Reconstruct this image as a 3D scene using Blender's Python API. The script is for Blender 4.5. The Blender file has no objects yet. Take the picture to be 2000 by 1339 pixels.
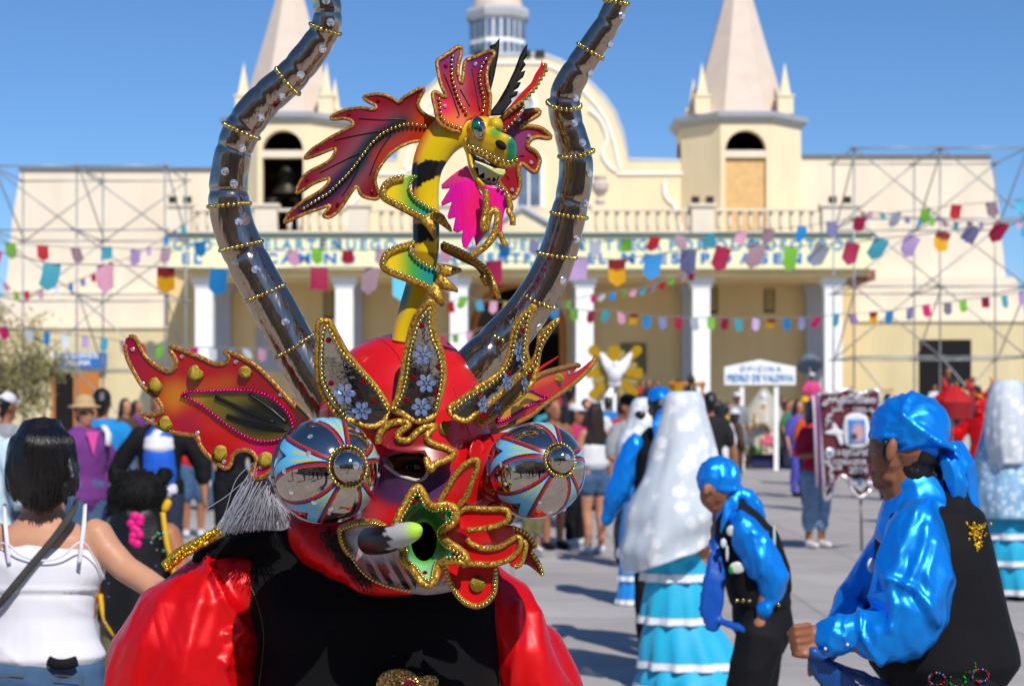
import bpy, bmesh, math, random
import numpy as np
from mathutils import Vector, Matrix, noise
from mathutils.geometry import delaunay_2d_cdt

SC = bpy.context.scene
COL = SC.collection
R = math.radians
random.seed(4)
RNG = np.random.default_rng(4)

# ------------------------------------------------------------------ camera, sky, sun, exposure
F, CX, CY, EYE = 3400.0, 1000.0, 795.0, 1.6      # focal length in photo pixels, principal column, horizon row, eye height
cd = bpy.data.cameras.new('camera'); cam = bpy.data.objects.new('camera', cd); COL.objects.link(cam)
cam.location = (0, 0, EYE); cam.rotation_euler = (R(90), 0, 0)
cd.sensor_width = 36; cd.lens = 36 * F / 2000; cd.shift_y = (CY - 669.5) / 2000
cd.clip_start = .05; cd.clip_end = 4000
cd.dof.use_dof = True; cd.dof.focus_distance = 2.78; cd.dof.aperture_fstop = 7.6
SC.camera = cam
SUN_EL, SUN_AZ = 45, 21                            # degrees up, degrees to the right of straight behind the camera
W = bpy.data.worlds.new('World'); SC.world = W; W.use_nodes = True
nt = W.node_tree; nt.nodes.clear()
sky = nt.nodes.new('ShaderNodeTexSky'); sky.sky_type = 'NISHITA'; sky.sun_disc = False
sky.sun_elevation = R(SUN_EL); sky.sun_rotation = R(180 - SUN_AZ); sky.altitude = 1000; sky.air_density = 1.0; sky.dust_density = 0; sky.ozone_density = 10
bg = nt.nodes.new('ShaderNodeBackground'); bg.inputs[1].default_value = .116
wo = nt.nodes.new('ShaderNodeOutputWorld')
hs = nt.nodes.new('ShaderNodeHueSaturation'); hs.inputs['Saturation'].default_value = 1.03
nt.links.new(sky.outputs[0], hs.inputs['Color']); nt.links.new(hs.outputs[0], bg.inputs[0]); nt.links.new(bg.outputs[0], wo.inputs[0])
sd = bpy.data.lights.new('sun', 'SUN'); sd.energy = 4.5; sd.angle = R(.53); sd.color = (1, .95, .88)
sun = bpy.data.objects.new('sun', sd); COL.objects.link(sun)
az = R(SUN_AZ); el = R(SUN_EL)
sdir = Vector((math.sin(az) * math.cos(el), -math.cos(az) * math.cos(el), math.sin(el)))
sun.rotation_euler = sdir.to_track_quat('Z', 'Y').to_euler(); sun.location = sdir * 50
SC.view_settings.view_transform = 'Standard'; SC.view_settings.look = 'None'
SC.view_settings.exposure = 0; SC.view_settings.gamma = 1
SC.view_settings.use_curve_mapping = False
SC.cycles.max_bounces = 8; SC.cycles.transparent_max_bounces = 12

# ------------------------------------------------------------------ helpers: places
OR = Vector((0, 0, 0))                             # origin subtracted from world points while a thing is being built
def P(px, py, D):
    return Vector(((px - CX) * D / F, D, EYE - (py - CY) * D / F))
def Z(pts, x0, y0, k):                             # points traced on an enlarged crop -> photo pixels
    return [(x0 + a * k, y0 + b * k) for a, b in pts]
def Z1(p): return Z(p, 200, 560, .35)
def Z2(p): return Z(p, 600, 560, .29)
def Z3(p): return Z(p, 620, 760, .34356)
def Z4(p): return Z(p, 540, 60, .29867)
def Z5(p): return Z(p, 840, 80, .16435)
def Z6(p): return Z(p, 880, 200, .16434)
def Z7(p): return Z(p, 680, 300, .28389)

def lin(h):
    h = h.lstrip('#'); o = []
    if len(h) == 3: h = ''.join(ch * 2 for ch in h)
    for i in (0, 2, 4):
        v = int(h[i:i + 2], 16) / 255
        o.append(v / 12.92 if v <= .04045 else ((v + .055) / 1.055) ** 2.4)
    return tuple(o)
def L(h): return np.array(lin(h))
def mix(a, b, t): t = min(1, max(0, t)); return a * (1 - t) + b * t
def sst(a, b, x): t = min(1, max(0, (x - a) / (b - a))); return t * t * (3 - 2 * t)

# ------------------------------------------------------------------ helpers: materials
MATS = {}
def mat(name, col='#808080', rough=.6, metal=0., var=0., vscale=8., bump=0., bscale=40., vcol=False, objcol=False, spec=.5,
        coat=0., sheen=0., alpha=1., trans=0., bdist=.01, stretch=None, aniso=0., emit=0, ior=1.45):
    if name in MATS: return MATS[name]
    m = bpy.data.materials.new(name); m.use_nodes = True; MATS[name] = m
    t = m.node_tree; N = t.nodes; K = t.links; b = N['Principled BSDF']
    c = lin(col)
    b.inputs['Base Color'].default_value = (*c, 1); b.inputs['Roughness'].default_value = rough
    b.inputs['Metallic'].default_value = metal; b.inputs['Specular IOR Level'].default_value = spec
    b.inputs['Coat Weight'].default_value = coat; b.inputs['Coat Roughness'].default_value = .08
    b.inputs['Sheen Weight'].default_value = sheen; b.inputs['Alpha'].default_value = alpha
    b.inputs['Transmission Weight'].default_value = trans; b.inputs['IOR'].default_value = ior
    b.inputs['Anisotropic'].default_value = aniso
    src = None
    if vcol:
        a = N.new('ShaderNodeAttribute'); a.attribute_name = 'paint'; src = a.outputs['Color']
    elif objcol:
        a = N.new('ShaderNodeObjectInfo'); src = a.outputs['Color']
    tc = N.new('ShaderNodeTexCoord'); vec = tc.outputs['Object']
    if stretch:
        mp = N.new('ShaderNodeMapping'); mp.inputs['Scale'].default_value = stretch; K.new(vec, mp.inputs['Vector']); vec = mp.outputs['Vector']
    if var > 0:
        n = N.new('ShaderNodeTexNoise'); n.inputs['Scale'].default_value = vscale; n.inputs['Detail'].default_value = 6
        K.new(vec, n.inputs['Vector'])
        mr = N.new('ShaderNodeMapRange'); mr.inputs[1].default_value = .25; mr.inputs[2].default_value = .75
        mr.inputs[3].default_value = 1 - var; mr.inputs[4].default_value = 1 + var; K.new(n.outputs['Fac'], mr.inputs[0])
        mx = N.new('ShaderNodeMix'); mx.data_type = 'RGBA'; mx.blend_type = 'MULTIPLY'; mx.inputs[0].default_value = 1
        if src: K.new(src, mx.inputs[6])
        else: mx.inputs[6].default_value = (*c, 1)
        K.new(mr.outputs[0], mx.inputs[7]); src = mx.outputs[2]
    if src: K.new(src, b.inputs['Base Color'])
    if bump > 0:
        n = N.new('ShaderNodeTexNoise'); n.inputs['Scale'].default_value = bscale; n.inputs['Detail'].default_value = 5
        K.new(vec, n.inputs['Vector'])
        bp = N.new('ShaderNodeBump'); bp.inputs['Strength'].default_value = bump; bp.inputs['Distance'].default_value = bdist
        K.new(n.outputs['Fac'], bp.inputs['Height']); K.new(bp.outputs[0], b.inputs['Normal'])
    return m
def glitter(name, c1, c2, scale=650., rough=.28, metal=.85, tilt=.75):
    if name in MATS: return MATS[name]
    m = mat(name, c1, rough, metal); t = m.node_tree; N = t.nodes; K = t.links; b = N['Principled BSDF']
    tc = N.new('ShaderNodeTexCoord'); v = N.new('ShaderNodeTexVoronoi'); v.inputs['Scale'].default_value = scale
    K.new(tc.outputs['Object'], v.inputs['Vector'])
    s = N.new('ShaderNodeSeparateColor'); K.new(v.outputs['Color'], s.inputs[0])
    mx = N.new('ShaderNodeMix'); mx.data_type = 'RGBA'; mx.inputs[6].default_value = (*lin(c1), 1); mx.inputs[7].default_value = (*lin(c2), 1)
    K.new(s.outputs[0], mx.inputs[0]); K.new(mx.outputs[2], b.inputs['Base Color'])
    sub = N.new('ShaderNodeVectorMath'); sub.operation = 'SUBTRACT'; sub.inputs[1].default_value = (.5, .5, .5); K.new(v.outputs['Color'], sub.inputs[0])
    sc = N.new('ShaderNodeVectorMath'); sc.operation = 'SCALE'; sc.inputs['Scale'].default_value = tilt; K.new(sub.outputs[0], sc.inputs[0])
    g = N.new('ShaderNodeNewGeometry'); ad = N.new('ShaderNodeVectorMath'); K.new(g.outputs['Normal'], ad.inputs[0]); K.new(sc.outputs[0], ad.inputs[1])
    nm = N.new('ShaderNodeVectorMath'); nm.operation = 'NORMALIZE'; K.new(ad.outputs[0], nm.inputs[0]); K.new(nm.outputs[0], b.inputs['Normal'])
    return m
def satin(name, col, rough=.36, metal=.55, amt=.4):
    """glossy cloth with sharp ridged creases"""
    if name in MATS: return MATS[name]
    m = mat(name, col, rough, metal, var=.06, vscale=30, spec=.5); t = m.node_tree; N = t.nodes; K = t.links; b = N['Principled BSDF']
    tc = N.new('ShaderNodeTexCoord'); mp = N.new('ShaderNodeMapping'); mp.inputs['Scale'].default_value = (1.25, 1.25, .7); mp.inputs['Rotation'].default_value = (.3, .5, .2); K.new(tc.outputs['Object'], mp.inputs['Vector'])
    def ridge(sc, det):
        n = N.new('ShaderNodeTexNoise'); n.inputs['Scale'].default_value = sc; n.inputs['Detail'].default_value = det; n.inputs['Distortion'].default_value = .9; K.new(mp.outputs[0], n.inputs['Vector'])
        s = N.new('ShaderNodeMath'); s.operation = 'SUBTRACT'; s.inputs[1].default_value = .5; K.new(n.outputs['Fac'], s.inputs[0])
        q = N.new('ShaderNodeMath'); q.operation = 'ABSOLUTE'; K.new(s.outputs[0], q.inputs[0])
        w = N.new('ShaderNodeMapRange'); w.interpolation_type = 'SMOOTHSTEP'; w.inputs[1].default_value = 0; w.inputs[2].default_value = .2; w.inputs[3].default_value = 1; w.inputs[4].default_value = 0; K.new(q.outputs[0], w.inputs[0]); return w.outputs[0]
    ad = N.new('ShaderNodeMath'); ad.operation = 'MULTIPLY_ADD'; ad.inputs[1].default_value = .3; K.new(ridge(9, .8), ad.inputs[0]); K.new(ridge(3.6, .4), ad.inputs[2])
    bp = N.new('ShaderNodeBump'); bp.inputs['Strength'].default_value = amt; bp.inputs['Distance'].default_value = .03; K.new(ad.outputs[0], bp.inputs['Height']); K.new(bp.outputs[0], b.inputs['Normal'])
    return m

# ------------------------------------------------------------------ helpers: objects
def props(o, label=None, cat=None, group=None, kind=None):
    if label: o['label'] = label
    if cat: o['category'] = cat
    if group: o['group'] = group
    if kind: o['kind'] = kind
    return o
def thing(name, label, cat, loc=(0, 0, 0), rz=0, group=None):
    o = bpy.data.objects.new(name, None); COL.objects.link(o); o.location = loc; o.rotation_euler = (0, 0, rz)
    o.empty_display_size = .1
    return props(o, label, cat, group)
def mesh_of(name, verts, faces, m=None, smooth=True, cols=None, fcols=None):
    me = bpy.data.meshes.new(name)
    v = np.asarray(verts, dtype=np.float64).reshape(-1, 3)
    me.from_pydata(v.tolist(), [], [list(map(int, f)) for f in faces])
    if cols is not None:
        a = me.color_attributes.new('paint', 'FLOAT_COLOR', 'POINT')
        c = np.ones((len(v), 4)); c[:, :3] = np.asarray(cols)[:, :3]; a.data.foreach_set('color', c.ravel())
    if m: me.materials.append(m)
    if smooth: me.polygons.foreach_set('use_smooth', [True] * len(me.polygons))
    me.update()
    return me
def link(name, me, parent=None, loc=(0, 0, 0), rot=None, scale=None, label=None, kind=None):
    o = bpy.data.objects.new(name, me); COL.objects.link(o); o.parent = parent; o.location = loc
    if rot is not None: o.rotation_euler = rot
    if scale is not None: o.scale = scale if hasattr(scale, '__len__') else (scale,) * 3
    return props(o, label=label, kind=kind)
def mk(name, verts, faces, m, parent=None, smooth=True, cols=None, label=None, kind=None):
    v = np.asarray([tuple(p) for p in verts]) - np.array(OR)
    return link(name, mesh_of(name, v, faces, m, smooth, cols), parent, label=label, kind=kind)

class MB:                                          # collects simple solids, then one mesh object
    def __init__(s): s.v = []; s.f = []; s.c = []
    def add(s, v, f, col=None):
        n = len(s.v); s.v += [tuple(p) for p in v]; s.f += [tuple(i + n for i in q) for q in f]
        s.c += [col if col is not None else (1, 1, 1)] * len(v); return s
    def box(s, a, b, col=None):
        (x0, y0, z0), (x1, y1, z1) = a, b
        return s.add([(x0, y0, z0), (x1, y0, z0), (x1, y1, z0), (x0, y1, z0), (x0, y0, z1), (x1, y0, z1), (x1, y1, z1), (x0, y1, z1)],
                     [(0, 3, 2, 1), (4, 5, 6, 7), (0, 1, 5, 4), (1, 2, 6, 5), (2, 3, 7, 6), (3, 0, 4, 7)], col)
    def prism(s, pts, y0, y1, col=None):           # outline in x,z extruded along y
        n = len(pts); A = sum(pts[i][0] * pts[(i + 1) % n][1] - pts[(i + 1) % n][0] * pts[i][1] for i in range(n))
        if A < 0: pts = pts[::-1]
        return s.add([(x, y0, z) for x, z in pts] + [(x, y1, z) for x, z in pts],
                     [tuple(range(n)), tuple(range(2 * n - 1, n - 1, -1))] + [(i, i + n, (i + 1) % n + n, (i + 1) % n) for i in range(n)], col)
    def tube(s, pts, r, n=8, closed=False, col=None, flat=1.0):
        v, f = tube_geo(pts, r, n, closed, flat); return s.add(v, f, col)
    def lathe(s, prof, c=(0, 0, 0), n=16, col=None):   # prof: (radius, z)
        v = []; f = []
        for r, z in prof:
            for k in range(n):
                a = 2 * math.pi * (k + .5) / n; v.append((c[0] + r * math.cos(a), c[1] + r * math.sin(a), c[2] + z))
        for j in range(len(prof) - 1):
            for k in range(n): f.append((j * n + k, j * n + (k + 1) % n, (j + 1) * n + (k + 1) % n, (j + 1) * n + k))
        f.append(tuple(range(n - 1, -1, -1))); f.append(tuple((len(prof) - 1) * n + k for k in range(n)))
        return s.add(v, f, col)
    def ball(s, c, r, n=6, col=None, rz=None):
        v, f = SPH[n]; rr = np.array(r if hasattr(r, '__len__') else (r, r, r)); return s.add((v * rr + np.array(c)).tolist(), f, col)
    def done(s, name, m, parent=None, smooth=False, vc=False, label=None, kind=None):
        return mk(name, s.v, s.f, m, parent, smooth, s.c if vc else None, label, kind)
def sph(n):
    v = [(0, 0, 1)]; f = []; m = n * 2
    for i in range(1, n):
        for k in range(m):
            a = math.pi * i / n; b = 2 * math.pi * k / m; v.append((math.sin(a) * math.cos(b), math.sin(a) * math.sin(b), math.cos(a)))
    v.append((0, 0, -1)); e = len(v) - 1
    for k in range(m): f.append((0, 1 + k, 1 + (k + 1) % m)); f.append((e, e - m + (k + 1) % m, e - m + k))
    for i in range(n - 2):
        for k in range(m):
            a = 1 + i * m; f.append((a + k, a + m + k, a + m + (k + 1) % m, a + (k + 1) % m))
    return np.array(v), f
SPH = {n: sph(n) for n in (3, 4, 5, 6, 8, 12, 16)}
def frames(pts, closed=False):
    p = [Vector(q) for q in pts]; n = len(p); T = []
    for i in range(n):
        a = p[i - 1] if (closed or i > 0) else p[i]; b = p[(i + 1) % n] if (closed or i < n - 1) else p[i]
        t = (b - a); T.append(t.normalized() if t.length > 1e-9 else Vector((0, 0, 1)))
    return p, T
def tube_geo(pts, r, n=8, closed=False, flat=1.0, up=None):
    p, T = frames(pts, closed); N = len(p); v = []; f = []
    rr = r if hasattr(r, '__len__') else [r] * N
    u = up or Vector((0, 1, 0))
    for i in range(N):
        a = u - T[i] * u.dot(T[i])
        if a.length < 1e-3: a = Vector((1, 0, 0)) - T[i] * T[i].x
        a.normalize(); b = T[i].cross(a)
        for k in range(n):
            w = 2 * math.pi * k / n; v.append(p[i] + a * (math.cos(w) * rr[i] * flat) + b * (math.sin(w) * rr[i]))
    for i in range(N if closed else N - 1):
        j = (i + 1) % N
        for k in range(n): f.append((i * n + k, i * n + (k + 1) % n, j * n + (k + 1) % n, j * n + k))
    if not closed:
        f.append(tuple(range(n - 1, -1, -1))); f.append(tuple((N - 1) * n + k for k in range(n)))
    return v, f
def spline(pts, per=8, closed=False):              # Catmull-Rom through tuples of any length
    p = [np.array(q, float) for q in pts]; n = len(p); o = []
    for i in range(n if closed else n - 1):
        if closed: a, b, c, d = p[i - 1], p[i], p[(i + 1) % n], p[(i + 2) % n]
        else: a, b, c, d = p[max(i - 1, 0)], p[i], p[i + 1], p[min(i + 2, n - 1)]
        for k in range(per):
            t = k / per; o.append(.5 * (2 * b + (c - a) * t + (2 * a - 5 * b + 4 * c - d) * t * t + (3 * b - a - 3 * c + d) * t ** 3))
    if not closed: o.append(p[-1])
    return o
def even(pts, step, closed=False):                 # resample a polyline at an even spacing
    p = [np.array(q, float) for q in pts]
    if closed: p = p + [p[0]]
    seg = [np.linalg.norm(p[i + 1] - p[i]) for i in range(len(p) - 1)]; tot = sum(seg); n = max(2, int(round(tot / step)))
    o = []; acc = 0; i = 0
    for k in range(n if closed else n + 1):
        d = tot * k / n
        while i < len(seg) - 1 and acc + seg[i] < d: acc += seg[i]; i += 1
        t = (d - acc) / seg[i] if seg[i] > 0 else 0; o.append(p[i] * (1 - min(t, 1)) + p[i + 1] * min(t, 1))
    return o
def soft(pts, step=4, per=4, closed=True): return [tuple(q) for q in even(spline(pts, per, closed), step, closed)]
def inside(x, y, poly):
    c = False; n = len(poly); j = n - 1
    for i in range(n):
        xi, yi = poly[i]; xj, yj = poly[j]
        if (yi > y) != (yj > y) and x < (xj - xi) * (y - yi) / (yj - yi) + xi: c = not c
        j = i
    return c
def dpoly(x, y, pl):                               # distance to a polyline, position along it
    best = 1e9; bt = 0; n = len(pl) - 1
    for i in range(n):
        ax, ay = pl[i]; bx, by = pl[i + 1]; dx, dy = bx - ax, by - ay; q = dx * dx + dy * dy or 1e-9
        t = min(1, max(0, ((x - ax) * dx + (y - ay) * dy) / q)); d = math.hypot(x - ax - dx * t, y - ay - dy * t)
        if d < best: best = d; bt = (i + t) / n
    return best, bt
def fill(outline, step, holes=()):
    """triangulated interior of an outline given in photo pixels"""
    xs = [q[0] for q in outline]; ys = [q[1] for q in outline]
    V = [Vector((q[0], q[1])) for q in outline]; E = [(i, (i + 1) % len(outline)) for i in range(len(outline))]
    for h in holes:
        n = len(V); V += [Vector(q) for q in h]; E += [(n + i, n + (i + 1) % len(h)) for i in range(len(h))]
    edge = np.array([tuple(q) for q in V]); j = 0; y = min(ys)
    while y < max(ys):
        x = min(xs) + (step * .5 if j % 2 else 0)
        while x < max(xs):
            if inside(x, y, outline) and not any(inside(x, y, h) for h in holes):
                if np.min((edge[:, 0] - x) ** 2 + (edge[:, 1] - y) ** 2) > (step * .55) ** 2: V.append(Vector((x, y)))
            x += step
        y += step * .87; j += 1
    v, e, f, *_ = delaunay_2d_cdt(V, E, [], 1, 1e-4)
    v = [(q.x, q.y) for q in v]; out = []
    for t in f:
        cx = sum(v[i][0] for i in t) / len(t); cy = sum(v[i][1] for i in t) / len(t)
        if inside(cx, cy, outline) and not any(inside(cx, cy, h) for h in holes): out.append(list(t))
    # orient so that the front faces the viewer side (-y in the world)
    for i, t in enumerate(out):
        a, b, c = (v[k] for k in t[:3])
        if (b[0] - a[0]) * (c[1] - a[1]) - (b[1] - a[1]) * (c[0] - a[0]) > 0: out[i] = t[::-1]
    return v, out
def plate(name, outline, dfn, th, m, parent, colfn=None, step=6, holes=(), label=None):
    v, f = fill(outline, step, holes); n = len(v)
    D = [dfn(x, y) for x, y in v]
    W3 = [P(x, y, d) for (x, y), d in zip(v, D)] + [P(x, y, d + th) for (x, y), d in zip(v, D)]
    cnt = {}
    for t in f:
        for i in range(len(t)): cnt[(t[i], t[(i + 1) % len(t)])] = 1
    F2 = [tuple(t) for t in f] + [tuple(i + n for i in t[::-1]) for t in f]
    for (a, b) in list(cnt):
        if (b, a) not in cnt: F2.append((b, a, a + n, b + n))
    cols = None
    if colfn: c = [colfn(x, y) for x, y in v]; cols = c + c
    return mk(name, W3, F2, m, parent, True, cols, label)
def drape(objs, px, py, lift=0.):
    """the nearest point of some built parts on the line of sight through a photo pixel"""
    from mathutils.bvhtree import BVHTree
    o = Vector((0, 0, EYE)); d = (P(px, py, 10) - o).normalized(); best = None
    for ob in objs:
        if ob.name not in BVH: BVH[ob.name] = BVHTree.FromPolygons([v.co + OR for v in ob.data.vertices], [tuple(p.vertices) for p in ob.data.polygons])
        h, n, i, dist = BVH[ob.name].ray_cast(o, d)
        if h is not None and (best is None or dist < best[1]): best = (h, dist)
    return best[0] - d * lift if best else None
BVH = {}
def fuzz(ob, name, count, ln, r, m, parent, seed=1, droop=.6):
    """short hairs standing on a part"""
    rg = random.Random(seed); b = MB(); vs = ob.data.vertices
    for i in range(count):
        v = vs[rg.randrange(len(vs))]; p = v.co + OR; n = v.normal; d = (n + Vector((rg.uniform(-.6, .6), rg.uniform(-.6, .6), -droop))).normalized(); l = ln * rg.uniform(.6, 1.3)
        b.tube([p - n * .003, p + d * l * .5, p + (d + Vector((0, 0, -.4))).normalized() * l], [r, r * .8, r * .15], 4)
    return b.done(name, m, parent, True, kind='stuff')
def beads(name, pts3, r, gap, m, parent, closed=False, n=4):
    b = MB()
    for q in even([tuple(p) for p in pts3], gap, closed): b.ball(q, r, n)
    return b.done(name, m, parent, True)
# ------------------------------------------------------------------ helpers: soft bodies, clothing, people
class Blob:
    """overlapping solids fused into one continuous skin"""
    def __init__(s): s.v = []; s.f = []
    def add(s, v, f):
        n = len(s.v); s.v += [tuple(q) for q in v]; s.f += [tuple(i + n for i in q) for q in f]; return s
    def limb(s, pts, n=14, side=None, hz=False):             # pts: (Vector, r) or (Vector, r across, r deep)
        p = [Vector(q[0]) for q in pts]; ru = [q[1] for q in pts]; rv = [q[2] if len(q) > 2 else q[1] for q in pts]
        a0 = p[0] - (p[1] - p[0]).normalized() * min(ru[0], rv[0]) * .75; a1 = p[-1] + (p[-1] - p[-2]).normalized() * min(ru[-1], rv[-1]) * .75
        p = [a0] + p + [a1]; ru = [ru[0] * .55] + ru + [ru[-1] * .55]; rv = [rv[0] * .55] + rv + [rv[-1] * .55]
        q, T = frames(p); v = []; f = []; sv = side or Vector((1, 0, 0)); u = sv
        if (u - T[1] * u.dot(T[1])).length < .3: u = Vector((0, 0, 1))
        for i in range(len(q)):
            if hz: u = Vector((1, 0, 0)); w = Vector((0, 1, 0))
            else:
                u = u - T[i] * u.dot(T[i])               # carried along the limb, so that the skin never twists
                if u.length < .05: u = T[i].orthogonal()
                u.normalize(); w = T[i].cross(u)
            for k in range(n):
                a = 2 * math.pi * k / n; v.append(q[i] + u * (math.cos(a) * ru[i]) + w * (math.sin(a) * rv[i]))
        for i in range(len(q) - 1):
            for k in range(n): f.append((i * n + k, i * n + (k + 1) % n, (i + 1) * n + (k + 1) % n, (i + 1) * n + k))
        f.append(tuple(range(n - 1, -1, -1))); f.append(tuple((len(q) - 1) * n + k for k in range(n)))
        return s.add(v, f)
    def ell(s, c, r, rot=None, n=8):
        v, f = SPH[n]; rr = np.array(r if hasattr(r, '__len__') else (r, r, r)); w = v * rr
        if rot is not None: w = w @ np.array(rot.to_3x3()).T
        return s.add(w + np.array(Vector(c)), f)
    def mesh(s, vox, relax=2, disp=None, loc=True):
        me = mesh_of('skin', np.array(s.v) - (np.array(OR) if loc else 0), s.f)
        o = bpy.data.objects.new('skin', me); COL.objects.link(o)
        r = o.modifiers.new('r', 'REMESH'); r.mode = 'VOXEL'; r.voxel_size = vox
        if relax: k = o.modifiers.new('k', 'SMOOTH'); k.factor = .5; k.iterations = relax
        dg = bpy.context.evaluated_depsgraph_get(); ev = o.evaluated_get(dg); out = bpy.data.meshes.new_from_object(ev)
        bpy.data.objects.remove(o); bpy.data.meshes.remove(me)
        if disp:
            n = len(out.vertices); co = np.empty(n * 3); no = np.empty(n * 3)
            out.vertices.foreach_get('co', co); out.vertices.foreach_get('normal', no)
            co = co.reshape(-1, 3); no = no.reshape(-1, 3)
            d = np.array([disp(Vector(c)) for c in co]); co += no * d[:, None]
            out.vertices.foreach_set('co', co.ravel()); out.update()
        out.polygons.foreach_set('use_smooth', [True] * len(out.polygons))
        return out
    def done(s, name, m, parent, vox=.012, relax=2, disp=None, label=None, colfn=None, loc=True):
        me = s.mesh(vox, relax, disp, loc); me.materials.clear(); me.materials.append(m); me.name = name
        if colfn:
            n = len(me.vertices); co = np.empty(n * 3); me.vertices.foreach_get('co', co); co = co.reshape(-1, 3)
            c = np.ones((n, 4)); c[:, :3] = [colfn(Vector(q)) for q in co]
            a = me.color_attributes.new('paint', 'FLOAT_COLOR', 'POINT'); a.data.foreach_set('color', c.ravel())
        return link(name, me, parent, label=label)
def folds(amp, fx=9., fz=4., sharp=1.6, seed=0.):  # cloth folds: ridged noise stretched along z
    def d(c):
        q = Vector((c.x * fx + seed, c.y * fx, c.z * fz)); w = noise.noise_vector(q * .6) * .35
        return amp * ((1 - abs(noise.noise(q + w))) ** (2 * sharp) - .55) + amp * .3 * noise.noise(q * 2.3)
    return d
SKINS = ['#b98062', '#a36b4c', '#8d5a3e', '#c08d70']
def skin(i): return mat('skin_%s' % 'abcd'[i], SKINS[i], .48, var=.08, vscale=25, bump=.12, bscale=300, spec=.4, bdist=.002)
HAIR = mat('hair_black', '#120f0e', .34, var=.3, vscale=90, bump=.3, bscale=50, stretch=(5, 5, .6), spec=.6, bdist=.01)
HAIRB = mat('hair_brown', '#2a1a12', .42, var=.3, vscale=90, bump=.7, bscale=50, stretch=(5, 5, .6), bdist=.01)
EYEW = mat('eye_white', '#d8d2c8', .25); EYED = mat('eye_dark', '#1c120c', .15)

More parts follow.
